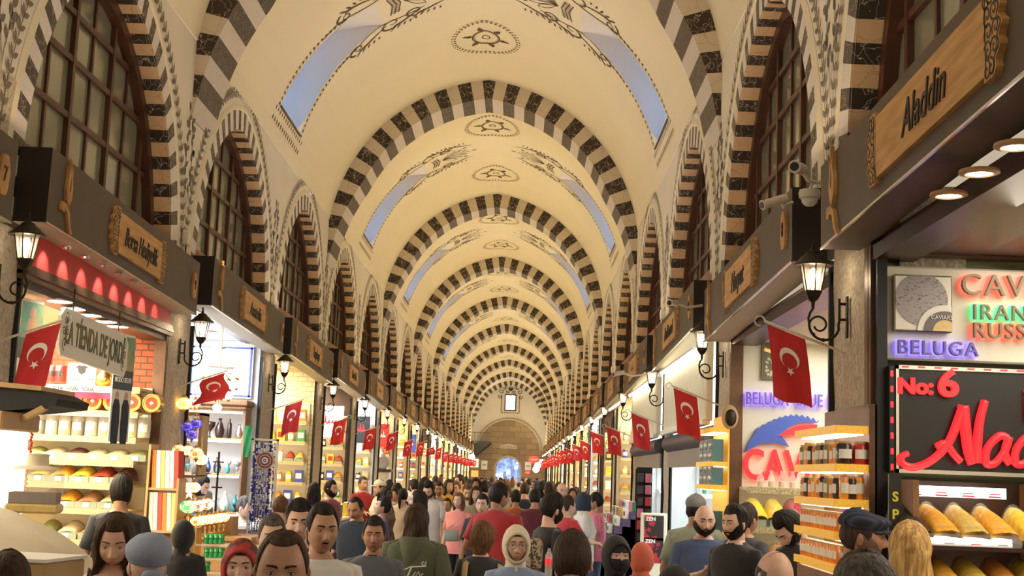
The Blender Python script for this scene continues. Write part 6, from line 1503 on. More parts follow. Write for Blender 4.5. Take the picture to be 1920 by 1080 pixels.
def person(label, spec, group=None):
    """spec keys: px,py (photo pixel of the top of the head), Y distance, face (deg, 0 = looks at camera, 180 = away), and looks"""
    g = spec.get; PC[0] += 1; sd = PC[0]*1.37; lod = g('lod', 2)
    top = at_px(g('px'), g('py'), g('Y')); H = top.z - g('capup', 0) - {'thick': .03, 'short': .016, 'fade': .022, 'long': .014, 'verylong': .014, 'bob': .014}.get((g('hair') or (0, 0))[1], 0) - (.022 if g('hijab') else 0)
    sc = H/1.755; floor = 0
    if g('sit'): sc = g('sc', .96); floor = H-1.755*sc
    fem = g('fem', 0); bw = g('bw', .90 if fem else 1.0); bd = g('bd', 1.0); skin = 'skin_'+g('skin', 'medium')
    hx = g('hx', 1.0)
    face = math.radians(g('face', 0)); hy = math.radians(g('hy', 0)); hp = math.radians(g('hp', 0)); ht = math.radians(g('ht', 0)); lean = g('lean', 0)
    t = thing('person', label, 'person', (top.x, g('Y'), floor), face, group, sc)
    HC = Vector((0, -.015, 1.755-.130))          # head centre
    piv = Vector((0, .02, 1.50)); RM = Matrix.Rotation(hy, 3, 'Z') @ Matrix.Rotation(hp, 3, 'X') @ Matrix.Rotation(ht, 3, 'Y')
    # keep the head under its pixel when the body leans or the head nods
    def wp(v):
        v = Vector(v); w = sst(1.47, 1.57, v.z)
        if w > 0: v = v.lerp(piv + RM @ (v-piv), w)
        if lean: a = max(0, v.z-.95); v.y -= lean*a; v.z -= abs(lean)*lean*a*.35
        return v
    c0 = wp(HC + Vector((0, 0, .12))); off = Matrix.Rotation(face, 3, 'Z') @ Vector((c0.x, c0.y, 0)); t.location.x -= off.x*sc; t.location.y -= off.y*sc
    if not g('sit'): k_ = 1.755/(c0.z+.01); t.scale = (sc*min(1.12, k_),)*3
    hd = lambda v: wp(Vector(v) + HC)
    def hdm(mb): mb.v = [tuple(hd(v)) for v in mb.v]
    def bake(mb): mb.v = [tuple(wp(v)) for v in mb.v]; return mb
    # ---- body (one continuous mesh)
    nu, nv = ((72, 64), (30, 24), (16, 12))[2-lod] if lod < 3 else (72, 64)
    b = MB(); P = phs(nu); rows = []
    for j in range(nv+1):
        u_ = j/nv; th = max(.001, PI*(u_ + (.055 if lod else 0)*S(4*PI*u_)*-.0 )); th = max(.001, PI*(u_ - .045*S(2*PI*(u_-.08))*(1 if lod else 0) - (.045*S(2*PI*.08) if lod else 0)*(1-u_) + (-.045*S(2*PI*.08) if lod else 0)*u_)); rows.append([headsurf(p, th, fem, hx, lod > 0) + HC for p in P])
    fs0 = len(b.f); b.grid(rows, 0, closed=True, flip=True)
    if lod > 0:
        for i in range(fs0, len(b.f)):
            c = sum((Vector(b.v[q]) for q in b.f[i]), Vector())/len(b.f[i]) - HC
            if c.y < -.07 and abs(c.x) < .0235 and abs(c.z+.0695) < .0105*(1-(c.x/.0245)**2): b.m[i] = 1
    n = (20, 16, 10)[2-lod] if lod < 3 else 20
    # neck
    b.grid([[(r*K(2*PI*i/n), oy+ry*S(2*PI*i/n), z) for i in range(n)] for z, r, ry, oy in ((1.60, .05, .05, .02), (1.55, .052, .055, .022), (1.52, .054, .056, .02), (1.49, .062, .06, .016), (1.465, .10, .07, .012))], 0, closed=True)
    def ringpt(i, n, hw, dp, oy, z, ex=2.4):
        a = 2*PI*i/n; c, s_ = K(a), S(a); return (hw*math.copysign(abs(c)**(2/ex), c)*1.0, oy + dp*math.copysign(abs(s_)**(2/ex), s_), z)
    b.grid([[ringpt(i, n, hw*bw, dp*bd, oy, f*1.755) for i in range(n)] for f, hw, dp, oy in RINGS], 0, closed=True)
    if lod > 0 and not g('noears'):
        for s_ in (-1, 1):
            b.ball(tuple(HC + Vector((s_*.078*hx, .008, -.008))), .020, 10, 8, 0, (.38, .75, 1.45)); b.ball(tuple(HC + Vector((s_*.083*hx, .000, -.006))), .010, 8, 6, 0, (.5, .8, 1.5))
    # arms
    SH = {s_: Vector((s_*.168*bw, .005, 1.405)) for s_ in (-1, 1)}; arms = {}
    for s_, key in ((-1, 'armR'), (1, 'armL')):
        a = g(key, 'down')
        if a == 'down': E = Vector((s_*.235*bw, .035, 1.12)); Wr = Vector((s_*.245*bw, -.04, .87)); nn = Vector((-s_, 0, 0))
        elif a == 'swing': E = Vector((s_*.25*bw, .10, 1.14)); Wr = Vector((s_*.27*bw, -.02, .92)); nn = Vector((-s_, 0, 0))
        elif a == 'phone': E = Vector((s_*.225*bw, .0, 1.13)); Wr = Vector((s_*.09, -.25, 1.22)); nn = Vector((0, .3, 1))
        elif a == 'reach': E = Vector((s_*.22*bw, -.12, 1.20)); Wr = Vector((s_*.12, -.36, 1.17)); nn = Vector((0, 0, -1))
        elif a == 'chin': E = Vector((s_*.20*bw, -.20, 1.22)); Wr = Vector((s_*.07, -.22, 1.42)); nn = Vector((-s_*.5, .6, 0))
        elif a == 'table': E = Vector((s_*.26*bw, -.12, 1.15)); Wr = Vector((s_*.02, -.34, 1.17)); nn = Vector((0, 0, -1))
        elif a == 'raise': E = Vector((s_*.27*bw, -.08, 1.28)); Wr = Vector((s_*.26*bw, -.10, 1.54)); nn = Vector((0, -1, 0))
        elif a == 'bag': E = Vector((s_*.24*bw, .05, 1.14)); Wr = Vector((s_*.20*bw, -.20, 1.10)); nn = Vector((-s_, 0, .3))
        arms[s_] = (E, Wr)
        m = (SH[s_]+E)/2 + Vector((s_*.006, 0, 0)); f_ = (E+Wr)/2; q = .92 if fem else 1
        b.tube([SH[s_]-Vector((s_*.06, 0, 0)), SH[s_], m, E, f_, Wr], [.05*q, .052*q, .045*q, .037*q, .036*q, .026*q], 10 if lod else 6)
        if lod > 0: add_hand(b, Wr + (Wr-E).normalized()*.01, Wr-E, nn, g('curl', .55), .95 if fem else 1.02, s_)
        else: b.tube([Wr, Wr+(Wr-E).normalized()*.15], [.03, .012], 6)
    for s_ in (-1, 1): b.tube([(s_*.09, .0, .86), (s_*.095, -.01, .50), (s_*.10, .01, .10), (s_*.10, -.02, .04)], [.07, .05, .035, .035], 8)
    bake(b); b.build('body', [skin, 'lips_'+g('skin', 'medium')], t, smooth='full')
    # ---- shoes and trousers
    b = MB()
    for s_ in (-1, 1): b.tube([(s_*.10, .07, .035), (s_*.10, .0, .045), (s_*.105, -.10, .035), (s_*.11, -.17, .025)], [(.035, .035), (.04, .042), (.045, .034), (.03, .022)], 8)
    b.build('shoes', 'black_soft', t, smooth='full')
    typ = g('top', 'tee'); tc_ = 'cloth_'+g('tc', 'white'); o = .014 if typ in ('tee', 'polo') else .022
    if typ == 'abaya':
        rr_ = [(f, hw*bw+.03, dp*bd+.03, oy) for f, hw, dp, oy in RINGS[2:9]] + [(.50, .215, .165, 0), (.30, .24, .20, 0), (.10, .27, .24, 0), (.02, .28, .25, 0)]
    else:
        b = MB()
        for s_ in (-1, 1): b.tube([(s_*.085, .0, .92), (s_*.09, .0, .84), (s_*.095, -.01, .50), (s_*.10, .015, .10), (s_*.10, .015, .06)], [.09*bw, .092*bw, .07, .058, .06], 10 if lod else 6)
        b.grid([[ringpt(i, n, hw*bw+.008, dp*bd+.008, oy, f*1.755) for i in range(n)] for f, hw, dp, oy in RINGS[-4:]], 0, closed=True)
        bake(b); b.build('trousers', 'cloth_'+g('trs', 'jeans'), t, smooth='full')
        st0 = 1 if typ in ('tee', 'tank') else (1 if typ == 'polo' else 0)
        rr_ = [(f, hw*bw+o+(.012*bw if f < .70 else 0), dp*bd+o+(.008 if f < .70 else 0), oy) for f, hw, dp, oy in RINGS[st0:]]
        if typ == 'tank': rr_ = [(f, hw*bw+.006, dp*bd+.006, oy) for f, hw, dp, oy in RINGS[4:]]
    if fem and typ != 'abaya': rr_ = [(f, hw*(1-.05*G_(f, .62, .05)), dp*(1+.14*G_(f, .72, .035)), oy-.012*G_(f, .72, .035)) for f, hw, dp, oy in rr_]
    b = MB(); N = n*2 if lod else n; R_ = []
    fine = []
    for i in range(len(rr_)-1):
        for q in range(3 if lod else 1): u = q/(3 if lod else 1); fine.append(tuple(rr_[i][k]*(1-u)+rr_[i+1][k]*u for k in range(4)))
    fine.append(rr_[-1])
    for f, hw, dp, oy in fine:
        row = []
        for i in range(N):
            x, y, z = ringpt(i, N, hw, dp, oy, f*1.755); w = wrk(x, y, z, sd)*.007*(1 if f < .8 else .2)*(1.6 if typ in ('abaya', 'hoodie') else 1)
            k_ = 1+w/.15; row.append((x*k_, oy+(y-oy)*k_, z))
        R_.append(row)
    b.grid(R_, 0, closed=True)
    sl = g('sleeve', 'long' if typ in ('hoodie', 'abaya', 'jacket') else ('none' if typ == 'tank' else 'short'))
    if sl != 'none':
        for s_ in (-1, 1):
            E, Wr = arms[s_]; m = (SH[s_]+E)/2; ov = .012 if typ in ('tee', 'polo') else .02
            if sl == 'short': pts = [SH[s_]-Vector((s_*.07, 0, -.01)), SH[s_]-Vector((s_*.01, 0, -.004)), m, SH[s_].lerp(E, .78)]; rad = [.052+ov, .060+ov, .052+ov, .053+ov]
            else: pts = [SH[s_]-Vector((s_*.07, 0, -.01)), SH[s_]-Vector((s_*.01, 0, -.004)), m, E, (E+Wr)/2, Wr+(E-Wr)*.04]; rad = [.052+ov, .058+ov, .050+ov, .045+ov, .038+ov, .031+ov]
            b.tube(pts, rad, 14 if lod else 6, caps=True)
    bake(b); sh_ = b.build('abaya' if typ == 'abaya' else {'tee': 'shirt', 'polo': 'shirt', 'tank': 'tank_top', 'hoodie': 'hoodie', 'jacket': 'jacket', 'blouse': 'blouse'}[typ], tc_, t, smooth='full')
    if typ == 'polo' and lod:
        b = MB(); A = [2*PI*i/20 for i in range(21)]; A = [a for a in A]
        b.grid([[(.066*S(a), .012+.068*-K(a)*1.02, 1.500-.008*K(a)) for a in A], [(.084*S(a)*bw, .012-.082*K(a), 1.478-.018*K(a)) for a in A], [(.098*S(a)*bw, .012-.092*K(a), 1.462-.022*K(a)) for a in A]]); bake(b); b.build('collar', 'cloth_'+g('cc', g('tc', 'white')), t, smooth='full')
    if typ == 'hoodie' and lod:
        b = MB(); A = [PI*2*i/24 for i in range(25)]
        b.grid([[(.075*S(a), .012-.07*K(a), 1.50+.01*-K(a)) for a in A], [(.115*S(a), .02-.10*K(a), 1.50-.012*K(a)) for a in A], [(.135*S(a)*(1-.25*(K(a) < 0)*-K(a)), .035-.125*K(a), 1.455+.0*K(a) - .05*max(0, -K(a))) for a in A], [(.11*S(a), .02-.125*K(a), 1.40-.09*max(0, -K(a))) for a in A], [(.07*S(a), .01-.112*K(a), 1.37-.13*max(0, -K(a))) for a in A]]); bake(b); b.build('hood', tc_, t, smooth='full')
    if typ == 'tank':
        b = MB()
        for s_ in (-1, 1): b.tube([(s_*.09, -.10, 1.36), (s_*.10, -.07, 1.44), (s_*.10, .0, 1.475), (s_*.10, .06, 1.45), (s_*.09, .10, 1.36)], [(.018, .005)]*5, 6)
        bake(b); b.build('straps', tc_, t, smooth='full')
    # ---- face details
    if lod > 0 and not g('noface'):
        for s_ in (-1, 1):
            e = headsurf(s_*.33, PI*.485, fem, hx, 1); b = MB(); ec = Vector((s_*.0315, e.y+.0080, .006)); zl = g('squint', .55)
            b.ball(tuple(ec), .0125, 14, 10, 0, (1.02, .9, .50)); b.ball(tuple(ec+Vector((0, -.0076, -.001 if hp < .2 else -.004))), .0056, 10, 8, 1, (1, .75, .98))
            hdm(b); b.build('eye', ['eye_white', 'iris'], t, smooth='full')
            b = MB(); AL = [-1+2*q/10 for q in range(11)]
            for zs_, th_ in ((1, .0030), (-1, .0018)):
                b.tube([(ec.x+.0140*a, ec.y-.0118+.0045*a*a + (.002 if zs_ < 0 else 0), ec.z+zs_*.0062*math.sqrt(max(0, 1-a*a))+.0008*zs_) for a in AL], [(th_*(.35+.65*(1-a*a)),)*2 for a in AL], 6, 0 if zs_ < 0 else 0)
            hdm(b); b.build('eyelids', skin, t, smooth='full')
            b = MB(); b.tube([(ec.x+.0138*a, ec.y-.0136+.0045*a*a, ec.z+.0052*math.sqrt(max(0, 1-a*a))) for a in AL], [.0006+.0006*(1-a*a) for a in AL], 5); hdm(b); b.build('lashes', 'iris', t)
        if g('brow', 'black') and not g('nobrow'):
            b = MB()
            for s_ in (-1, 1):
                rows = []
                for dz, oo in ((-.0035, .0005), (.0, .0045), (.0038, .0005)):
                    row = []
                    for i in range(7):
                        xx = .012+.036*i/6; zz_ = .0265+.004*S(PI*i/6*.8)+dz*(1-.4*i/6)*(1.25 if not fem else .8)
                        th = math.acos(max(-1, min(1, zz_/.125))); ph = math.asin(min(.99, (xx/.077/hx/max(.1, S(th)))**(1/.92))); p = headsurf(s_*ph, th, fem, hx, 1); row.append((p.x, p.y-.002-oo, p.z))
                    rows.append(row)
                b.grid(rows, 0, flip=s_ < 0)
            hdm(b); b.build('eyebrows', 'hair_'+g('brow', g('hair', ('black',))[0] if g('hair') else 'black'), t, smooth='full')
    # ---- hair
    def shell(name, m_, zend, thick, nph=88, nr=18, z0=1, drop=None, ph0=PI, curl=0):
        """hair sheet: from the crown along the skull, then hanging straight to zend(ph)"""
        b = MB(); rows = []
        nph = nph if lod else 16; nr = nr if lod else 8
        A = [-ph0+2*ph0*i/nph for i in range(nph+(0 if ph0 == PI else 1))]
        for j in range(nr+1):
            u = j/nr; row = []
            for p in A:
                ze = zend(abs(p)); zt_ = .125; 
                z = zt_ + (ze-zt_)*u**1.25
                zc = max(z, -.005 if ze < -.10 else -.11)
                th = math.acos(max(-1, min(1, zc/(.125 if zc > 0 else .118)))); th = max(th, .02)
                ed = 1-u**6 if ze > -.12 else 1
                tk = thick(abs(p), u)*ed
                v = headsurf(p, th, fem, hx, 0, 0.002+tk); 
                if z < zc:
                    dd = zc-z; v.z = z; v.x *= 1+dd*(.35 if ze < -.2 else -.3); v.y = v.y*(1-.5*dd) + .03*dd; v.x += .008*S(dd*28+p*3+sd)*curl; v.y += .008*K(dd*25+p*5)*curl
                    tp = max(0, 1-((z-ze)/.10)) if ze < -.10 else 0; v.x *= 1-.25*tp; v.y *= 1-.15*tp
                elif zc != z: pass
                k_ = 1+(.012*S(p*17+sd+2*S(u*4))+.010*S(p*31+u*9+sd)+.008*S(p*47-u*7+sd*2))*(1.0 if curl or ze < -.12 else .6)*(1 if lod else .4); v.x *= k_; v.y *= k_
                row.append(v)
            rows.append(row)
        b.grid(rows, 0, closed=(ph0 == PI), flip=True); hdm(b); o_ = b.build(name, m_, t, smooth='full')
        if lod: sm = o_.modifiers.new('thick', 'SOLIDIFY'); sm.thickness = .006; sm.offset = -1
        return o_
    hs = g('hair')
    if hs:
        col, sty = hs[0], hs[1]; hm = 'hair_'+col; hl = g('hl', .078)
        sideb = g('sideb', -.005)
        def ze_short(p):
            if p < .85: return hl - .006*K(p*2)
            if p < 1.35: return hl + (sideb-hl)*sst(.85, 1.30, p)
            if p < 1.75: return sideb + (.016-sideb)*sst(1.35, 1.5, p) if p < 1.6 else .016+(-.062-.016)*sst(1.6, 2.1, p)
            return .016+(-.062-.016)*sst(1.6, 2.1, p)
        if sty == 'short': shell('hair', hm, ze_short, lambda p, u: (.016*(1-u)+.005)*(1.15 if p < 1 else 1))
        elif sty == 'thick': shell('hair', hm, ze_short, lambda p, u: (.028*(1-u**1.5)+.008)*(1.2 if p < 1.2 else .95), curl=1)
        elif sty == 'buzz': shell('hair', hm, ze_short, lambda p, u: .004)
        elif sty == 'fade': shell('hair', hm, ze_short, lambda p, u: .004 + .022*(1-sst(.35, .75, u))*(1.25 if p < 1 else 1))
        elif sty == 'balding': shell('hair', hm, ze_short, lambda p, u: .003 + .004*u)
        elif sty == 'fringe':      # bald on top, short ring round the sides
            b = MB(); A = [1.25+(2*PI-2.5)*i/24 for i in range(25)]; rows = []
            for j in range(5):
                u = j/4; rows.append([headsurf(p, math.acos(max(-1, min(1, (.035-.095*u)/.12))), fem, hx, 0, .004*S(PI*u)+.0015) for p in A])
            b.grid(rows); hdm(b); b.build('hair', hm, t, smooth='full')
        elif sty in ('long', 'bob', 'verylong'):
            L = {'long': -.30, 'bob': -.125, 'verylong': -.36}[sty] if len(hs) < 3 else hs[2]; fr_ = g('part', 1.0)
            shell('hair', hm, lambda p: (hl - .006) if p < fr_*.6 else (hl+(L*.9-hl)*sst(fr_*.6, fr_+.30, p) if p < fr_+.3 else L*.9+L*.1*sst(1.5, 2.6, p)), lambda p, u: .010+.007*S(PI*min(1, u*1.2))+(.012 if sty == 'bob' else .0), nph=110, nr=30, curl=1 if sty != 'bob' else .4)
        elif sty == 'bun':
            shell('hair', hm, lambda p: hl if p < .8 else hl+(-.055-hl)*sst(.8, 1.6, p), lambda p, u: .010)
            b = MB(); b.ball(tuple(HC+Vector((0, .085, .075 if len(hs) < 3 else hs[2]))), .042, 14, 10, 0, (1.1, .9, .95)); bake(b); b.build('hair_bun', hm, t, smooth='full')
        elif sty == 'pony':
            shell('hair', hm, lambda p: hl if p < .8 else hl+(-.055-hl)*sst(.8, 1.6, p), lambda p, u: .010)
            b = MB(); b.tube([HC+Vector((0, .10, .03)), HC+Vector((0, .145, .02)), HC+Vector((0, .15, -.08)), HC+Vector((0, .13, -.2))], [.02, .032, .03, .01], 10); bake(b); b.build('ponytail', hm, t, smooth='full')
    bd_ = g('beard')
    if bd_:
        tk = {'stubble': .0022, 'short': .006, 'full': .013}[bd_]; b = MB(); rows = []; A = [-1.75+3.5*i/60 for i in range(61)]
        for j in range(23):
            u = j/22; row = []
            for p in A:
                ap = abs(p); z1 = -.052 if ap < .42 else (-.052+.06*sst(.42, 1.35, ap)); z2 = -.112; z = z1+(z2-z1)*u
                th = math.acos(max(-1, min(1, z/.114))); v = headsurf(p, th, fem, hx, 1, 0); k_ = tk*(S(PI*min(1, .12+u*.9))**.5 if ap > .3 else 1) + .0008
                nrm = Vector((v.x*1.2, v.y, v.z*.4)).normalized(); v = v + nrm*k_
                if (ap/.27)**2+((v.z+.0695)/.0095)**2 < 1: v = v - nrm*(k_+.006)
                row.append(v)
            rows.append(row)
        b.grid(rows, 0, flip=True); hdm(b); b.build('beard', 'hair_'+('stubble' if bd_ == 'stubble' else g('bc', 'black')), t, smooth='full')
    if (bd_ and bd_ != 'stubble') or g('stache'):
        b = MB(); rows = []
        for j in range(6):
            rows.append([headsurf(p, math.acos((-.0565-.004*abs(p/.32)**2+(.0042-.0085*j/5)*(1-abs(p/.325)**2.2))/.114), fem, hx, 1, 0)+Vector((0, -.0026*S(PI*(j+.3)/5.6) - .0006, 0)) for p in [-.32+.64*i/16 for i in range(17)]])
        b.grid(rows, 0, flip=True); hdm(b); b.build('moustache', 'hair_'+g('bc', 'black'), t, smooth='full')
    # ---- head coverings
    hj = g('hijab')
    if hj:
        m_ = 'cloth_'+hj; b = MB(); N = 32 if lod else 14; rows = []
        RR = [(-.058, .0635, .087, -.013), (-.067, .070, .094, -.012), (-.054, .080, .106, -.012), (-.035, .089, .122, -.006), (.005, .096, .136, .002), (.045, .096, .138, .002), (.085, .084, .122, -.004), (.115, .060, .092, -.014), (.132, .025, .04, -.02), (.134, .002, .004, -.02)]
        for k_, (y, rx, rz_, zc) in enumerate(RR):
            rows.append([Vector((rx*hx*S(2*PI*i/N), y - (1, 1, .85, .4, .1, 0, 0, 0, 0, 0)[k_]*(.024*max(0, K(2*PI*i/N)) + .020*max(0, -K(2*PI*i/N))), zc + rz_*K(2*PI*i/N) + .002*S(i*2.6+k_*2)*(k_ > 1))) for i in range(N)])
        b.grid(rows, 0, closed=True); hdm(b); b.build('headscarf', m_, t, smooth='full')
        b = MB(); rows = []
        DR = [d_ for d_ in [(-.070, .062, .070, .012), (-.098, .074, .082, .010), (-.125, .072, .080, .012), (-.155, .086, .094, .010), (-.185, .125, .112, .006), (-.215, .170, .128, .004), (-.26, .196, .140, .004)] if g('drape', 1) or d_[0] > -.17] + ([(-.34, .190, .150, .0), (-.40, .17, .148, 0)] if g('drape', 1) else [(-.178, .105, .10, .006), (-.19, .09, .088, .004)])
        for k_, (z, rx, ry, oy) in enumerate(DR):
            rows.append([Vector((rx*bw*1.02*K(2*PI*i/N)*(1+.04*S(i*3.1+k_)), oy+.02+ry*S(2*PI*i/N)*(1+.05*S(i*2.3+k_*1.1)), z+.004*S(i*1.9+k_*2))) + HC for i in range(N)])
        b.grid(rows, 0, closed=True); bake(b); o_ = b.build('scarf_drape', m_, t, smooth='full')
        if g('under'):
            b = MB(); N2 = 16; b.grid([[headsurf(-1.2+2.4*i/N2, math.acos(z/.125), fem, hx, 0, .003) for i in range(N2+1)] for z in ((.062, .072, .09) if not g('niqab') else (.024, .05, .085))], flip=True); hdm(b); b.build('under_scarf', 'cloth_'+g('under'), t, smooth='full')
        if g('niqab'):
            b = MB(); rows = []
            for z, k_ in ((-.013, .004), (-.026, .012), (-.045, .018), (-.07, .018), (-.11, .02)): rows.append([headsurf(p, math.acos(z/.114), fem, hx, 1, k_) for p in [-1.2+2.4*i/16 for i in range(17)]])
            rows.append([v+Vector((0, .01, -.08)) for v in rows[-1]]); b.grid(rows, 0, flip=True); hdm(b); b.build('face_veil', m_, t, smooth='full')
    if g('turban'):
        m_ = 'cloth_'+g('turban'); b = MB(); rows = []; N = 30
        for k_, (z, r_, oy) in enumerate(((.02, .086, .012), (.035, .099, .016), (.06, .108, .022), (.09, .106, .03), (.118, .088, .036), (.14, .058, .04), (.148, .02, .04), (.149, .002, .04))):
            rows.append([Vector((r_*.93*S(2*PI*i/N)*(1+.012*S(i*2.1+k_*2)), oy-r_*1.12*K(2*PI*i/N)*(1+.012*S(i*1.7+k_)), z-.028*K(2*PI*i/N+PI)*(1 if k_ < 4 else 0))) for i in range(N)])
        b.grid(rows, 0, closed=True); 
        b.ball((0, .10, -.045), .042, 14, 10, 0, (1.2, .7, .8)); b.tube([(-.03, .10, -.05), (-.06, .12, -.12), (-.05, .12, -.22)], [(.04, .02), (.05, .02), (.03, .012)], 8)
        hdm(b); b.build('head_wrap', m_, t, smooth='full')
    cp = g('cap')
    if cp:
        m_ = {'flat': 'cloth_plaidcap', 'ball': 'cloth_grey', 'dark': 'cloth_charcoal', 'whitecap': 'cloth_white'}[cp]; b = MB(); N = 28; rows = []
        for k_, (z, rx, ry, oy) in enumerate(((.045, .084, .108, .004), (.062, .090, .116, .002), (.078, .090, .124, -.010) if cp == 'flat' else (.085, .088, .112, .004), (.094, .082, .114, -.014) if cp == 'flat' else (.112, .074, .096, .006), (.112, .062, .090, -.006) if cp == 'flat' else (.134, .045, .06, .008), (.128, .03, .045, .006) if cp == 'flat' else (.144, .015, .02, .008), (.130, .001, .001, .006) if cp == 'flat' else (.145, .001, .001, .008))):
            rows.append([Vector((rx*hx*S(2*PI*i/N), oy-ry*K(2*PI*i/N), z + (.010*K(2*PI*i/N) if cp != 'flat' else -.012*K(2*PI*i/N)) )) for i in range(N)])
        b.grid(rows, 0, closed=True); hdm(b); cap_ = b.build('cap', m_, t, smooth='full')
        b = MB(); A = [-1.05+2.1*i/12 for i in range(13)]; LL = .055 if cp == 'flat' else .075; bz = .044 if cp == 'flat' else .054
        top_ = [[Vector((.080*S(a)*(1-.12*u), -.092*K(a)-LL*u*K(a)**1.3-.0, bz-.016*u-.012*abs(S(a))+h_)) for a in A] for u, h_ in ((0, 0), (.5, .004), (1, 0), (.5, -.004), (0, -.004))]
        b.grid(top_); hdm(b); b.build('cap_brim', m_, cap_, smooth='full')
        cap_.parent = t
    if g('glasses'):
        b = MB(); gm = g('glasses')
        for s_ in (-1, 1):
            c = Vector((s_*.033, -.104, .003)); b.tube([c+Vector((.023*K(a), .003*K(a)*s_*-1, .020*S(a))) for a in [2*PI*i/18 for i in range(19)]], .0014 if gm == 'thin' else .0025, 5, caps=False); b.tube([c+Vector((s_*.023, 0, .004)), Vector((s_*.080, -.06, .006)), Vector((s_*.086, .01, .002))], .0014 if gm == 'thin' else .0025, 5)
        b.tube([(-.011, -.108, .004), (0, -.111, .006), (.011, -.108, .004)], .0014, 5); hdm(b); b.build('glasses', 'letter_metal' if gm == 'thin' else 'black', t, smooth='full')
    t['_'] = 0; del t['_']
    return t
def pp(label, **k): return person(label, k)
def held(name, label, cat, px, py, Y, rz=0): return thing(name, label, cat, at_px(px, py, Y), rz)
# ---- near people, left to right
pp('person at the bottom left corner, only the brown hair of the head showing', px=18, py=1030, Y=4.1, face=200, skin='light', hair=('brown', 'short'), tc='navy')
pp('woman with long dark hair looking down, bare shoulders, black tank top', px=218, py=958, Y=5.7, face=12, hp=17, fem=1, skin='light', hair=('brown', 'verylong'), top='tank', tc='black', armR='phone', armL='phone', lips=1, part=1.0)
pp('person wearing a pale blue head wrap, seen from behind at the lower left', px=278, py=998, Y=5.3, face=-150, fem=1, skin='light', turban='headwrap', tc='lightblue', capup=.02, hp=8)
pp('person in black headscarf and black cloak seen from behind near the lamp shop', px=347, py=970, Y=9.6, face=172, fem=1, hijab='black', top='abaya', tc='black', noface=1)
pp('woman in red patterned headscarf facing the camera at the bottom left', px=455, py=1003, Y=5.7, face=8, fem=1, skin='light', hijab='redscarf', under='black', tc='black', top='blouse')
pp('man with short dark receding hair closest to the camera, face blurred at the bottom', px=533, py=993, Y=4.1, face=8, hp=6, skin='medium', hair=('brown', 'balding'), hl=.092, tc='slate', hx=1.06)
pp('person with short grey hair just behind the nearest man', px=512, py=962, Y=7.2, face=15, skin='light', hair=('saltpepper', 'short'), tc='grey')
pp('young man with dark hair between the grey haired person and the man in white', px=563, py=934, Y=7.6, face=10, skin='light', hair=('black', 'fade'), tc='charcoal')
pp('man with moustache and slicked dark hair in a white t-shirt, large at the left', px=607, py=942, Y=6.6, face=22, skin='medium', hair=('black', 'short'), hl=.088, stache=1, tc='white', bw=1.02)
pp('man in navy polo with moustache looking down', px=665, py=932, Y=12.6, face=-15, hp=20, skin='tan', hair=('black', 'balding'), hl=.098, stache=1, top='polo', tc='navy', bw=1.05, armR='bag')
pp('man with short hair in grey polo with dark collar facing the camera', px=703, py=966, Y=8.6, face=5, skin='tan', hair=('black', 'short'), top='polo', tc='slate', cc='navy')
pp('woman with long dark hair in an olive green hooded jacket seen from behind', px=783, py=941, Y=9.5, face=168, fem=1, hair=('brown', 'long', -.26), top='hoodie', tc='olive', bw=1.15, noface=1)
pp('woman with brown bob in dark top with straps, seen from behind in the centre', px=906, py=977, Y=9.6, face=165, fem=1, skin='light', hair=('lightbrown', 'bob'), top='tee', tc='charcoal', noface=1)
pp('smiling woman with cream headscarf and thin glasses facing the camera', px=970, py=979, Y=8.0, face=4, fem=1, skin='light', hijab='creamscarf', under='black', glasses='thin', tc='lightblue', top='tee', drape=0)
pp('man with buzzed dark hair seen from behind at the bottom centre', px=1074, py=992, Y=5.6, face=178, skin='tan', hair=('buzz', 'short'), tc='charcoal', hx=1.08, noface=1)
pp('woman in black niqab showing only her eyes', px=1158, py=998, Y=7.8, face=14, fem=1, skin='light', hijab='black', niqab=1, under='black', top='abaya', tc='black')
pp('person in a coral orange headscarf behind the woman in black niqab', px=1206, py=1012, Y=9.3, face=150, fem=1, hijab='coral', top='tee', tc='coral', noface=1)
pp('person in a black head covering, only the top showing at the bottom edge', px=1266, py=1051, Y=5.8, face=175, fem=1, hijab='black', top='abaya', tc='black', noface=1)
pp('bald man with dark beard in a blue t-shirt over black sleeves', px=1322, py=947, Y=10.2, face=2, hp=4, skin='light', beard='full', brow='black', hair=None, tc='blue', bw=1.12, hx=1.05, armR='phone')
pp('man in grey cap seen from behind raising a hand, behind the bald man', px=1305, py=925, Y=11.5, face=160, skin='tan', cap='ball', hair=('black', 'buzz'), tc='sage', capup=.02, noface=1, bw=1.1, armR='raise')
pp('young bearded man in black polo looking left past the bald man', px=1378, py=944, Y=9.5, face=-48, skin='light', hair=('black', 'fade'), beard='short', top='polo', tc='black')
pp('man in dark grey t-shirt with his back turned behind the black polo', px=1402, py=942, Y=10.8, face=130, skin='tan', hair=('buzz', 'short'), tc='charcoal')
pp('dark haired bearded man bending his head over the spice counter', px=1466, py=959, Y=9.2, face=-62, hp=40, skin='light', hair=('black', 'thick'), beard='short', tc='black')
pp('bald man with glasses at the bottom edge right of centre', px=1461, py=1034, Y=5.9, face=25, hp=18, skin='light', hair=('saltpepper', 'fringe'), glasses='thick', tc='slate', hx=1.05)
pp('man in dark checked flat cap and striped top, in profile facing right', px=1618, py=951, Y=6.4, face=72, skin='tan', cap='flat', hair=('buzz', 'buzz'), beard='stubble', tc='stripes', top='tee', capup=.012, sideb=-.02)
pp('person with wavy grey hair at the bottom right, top of the head only', px=1622, py=1033, Y=4.0, face=175, skin='light', hair=('saltpepper', 'thick'), tc='grey', hx=1.15, noface=1)
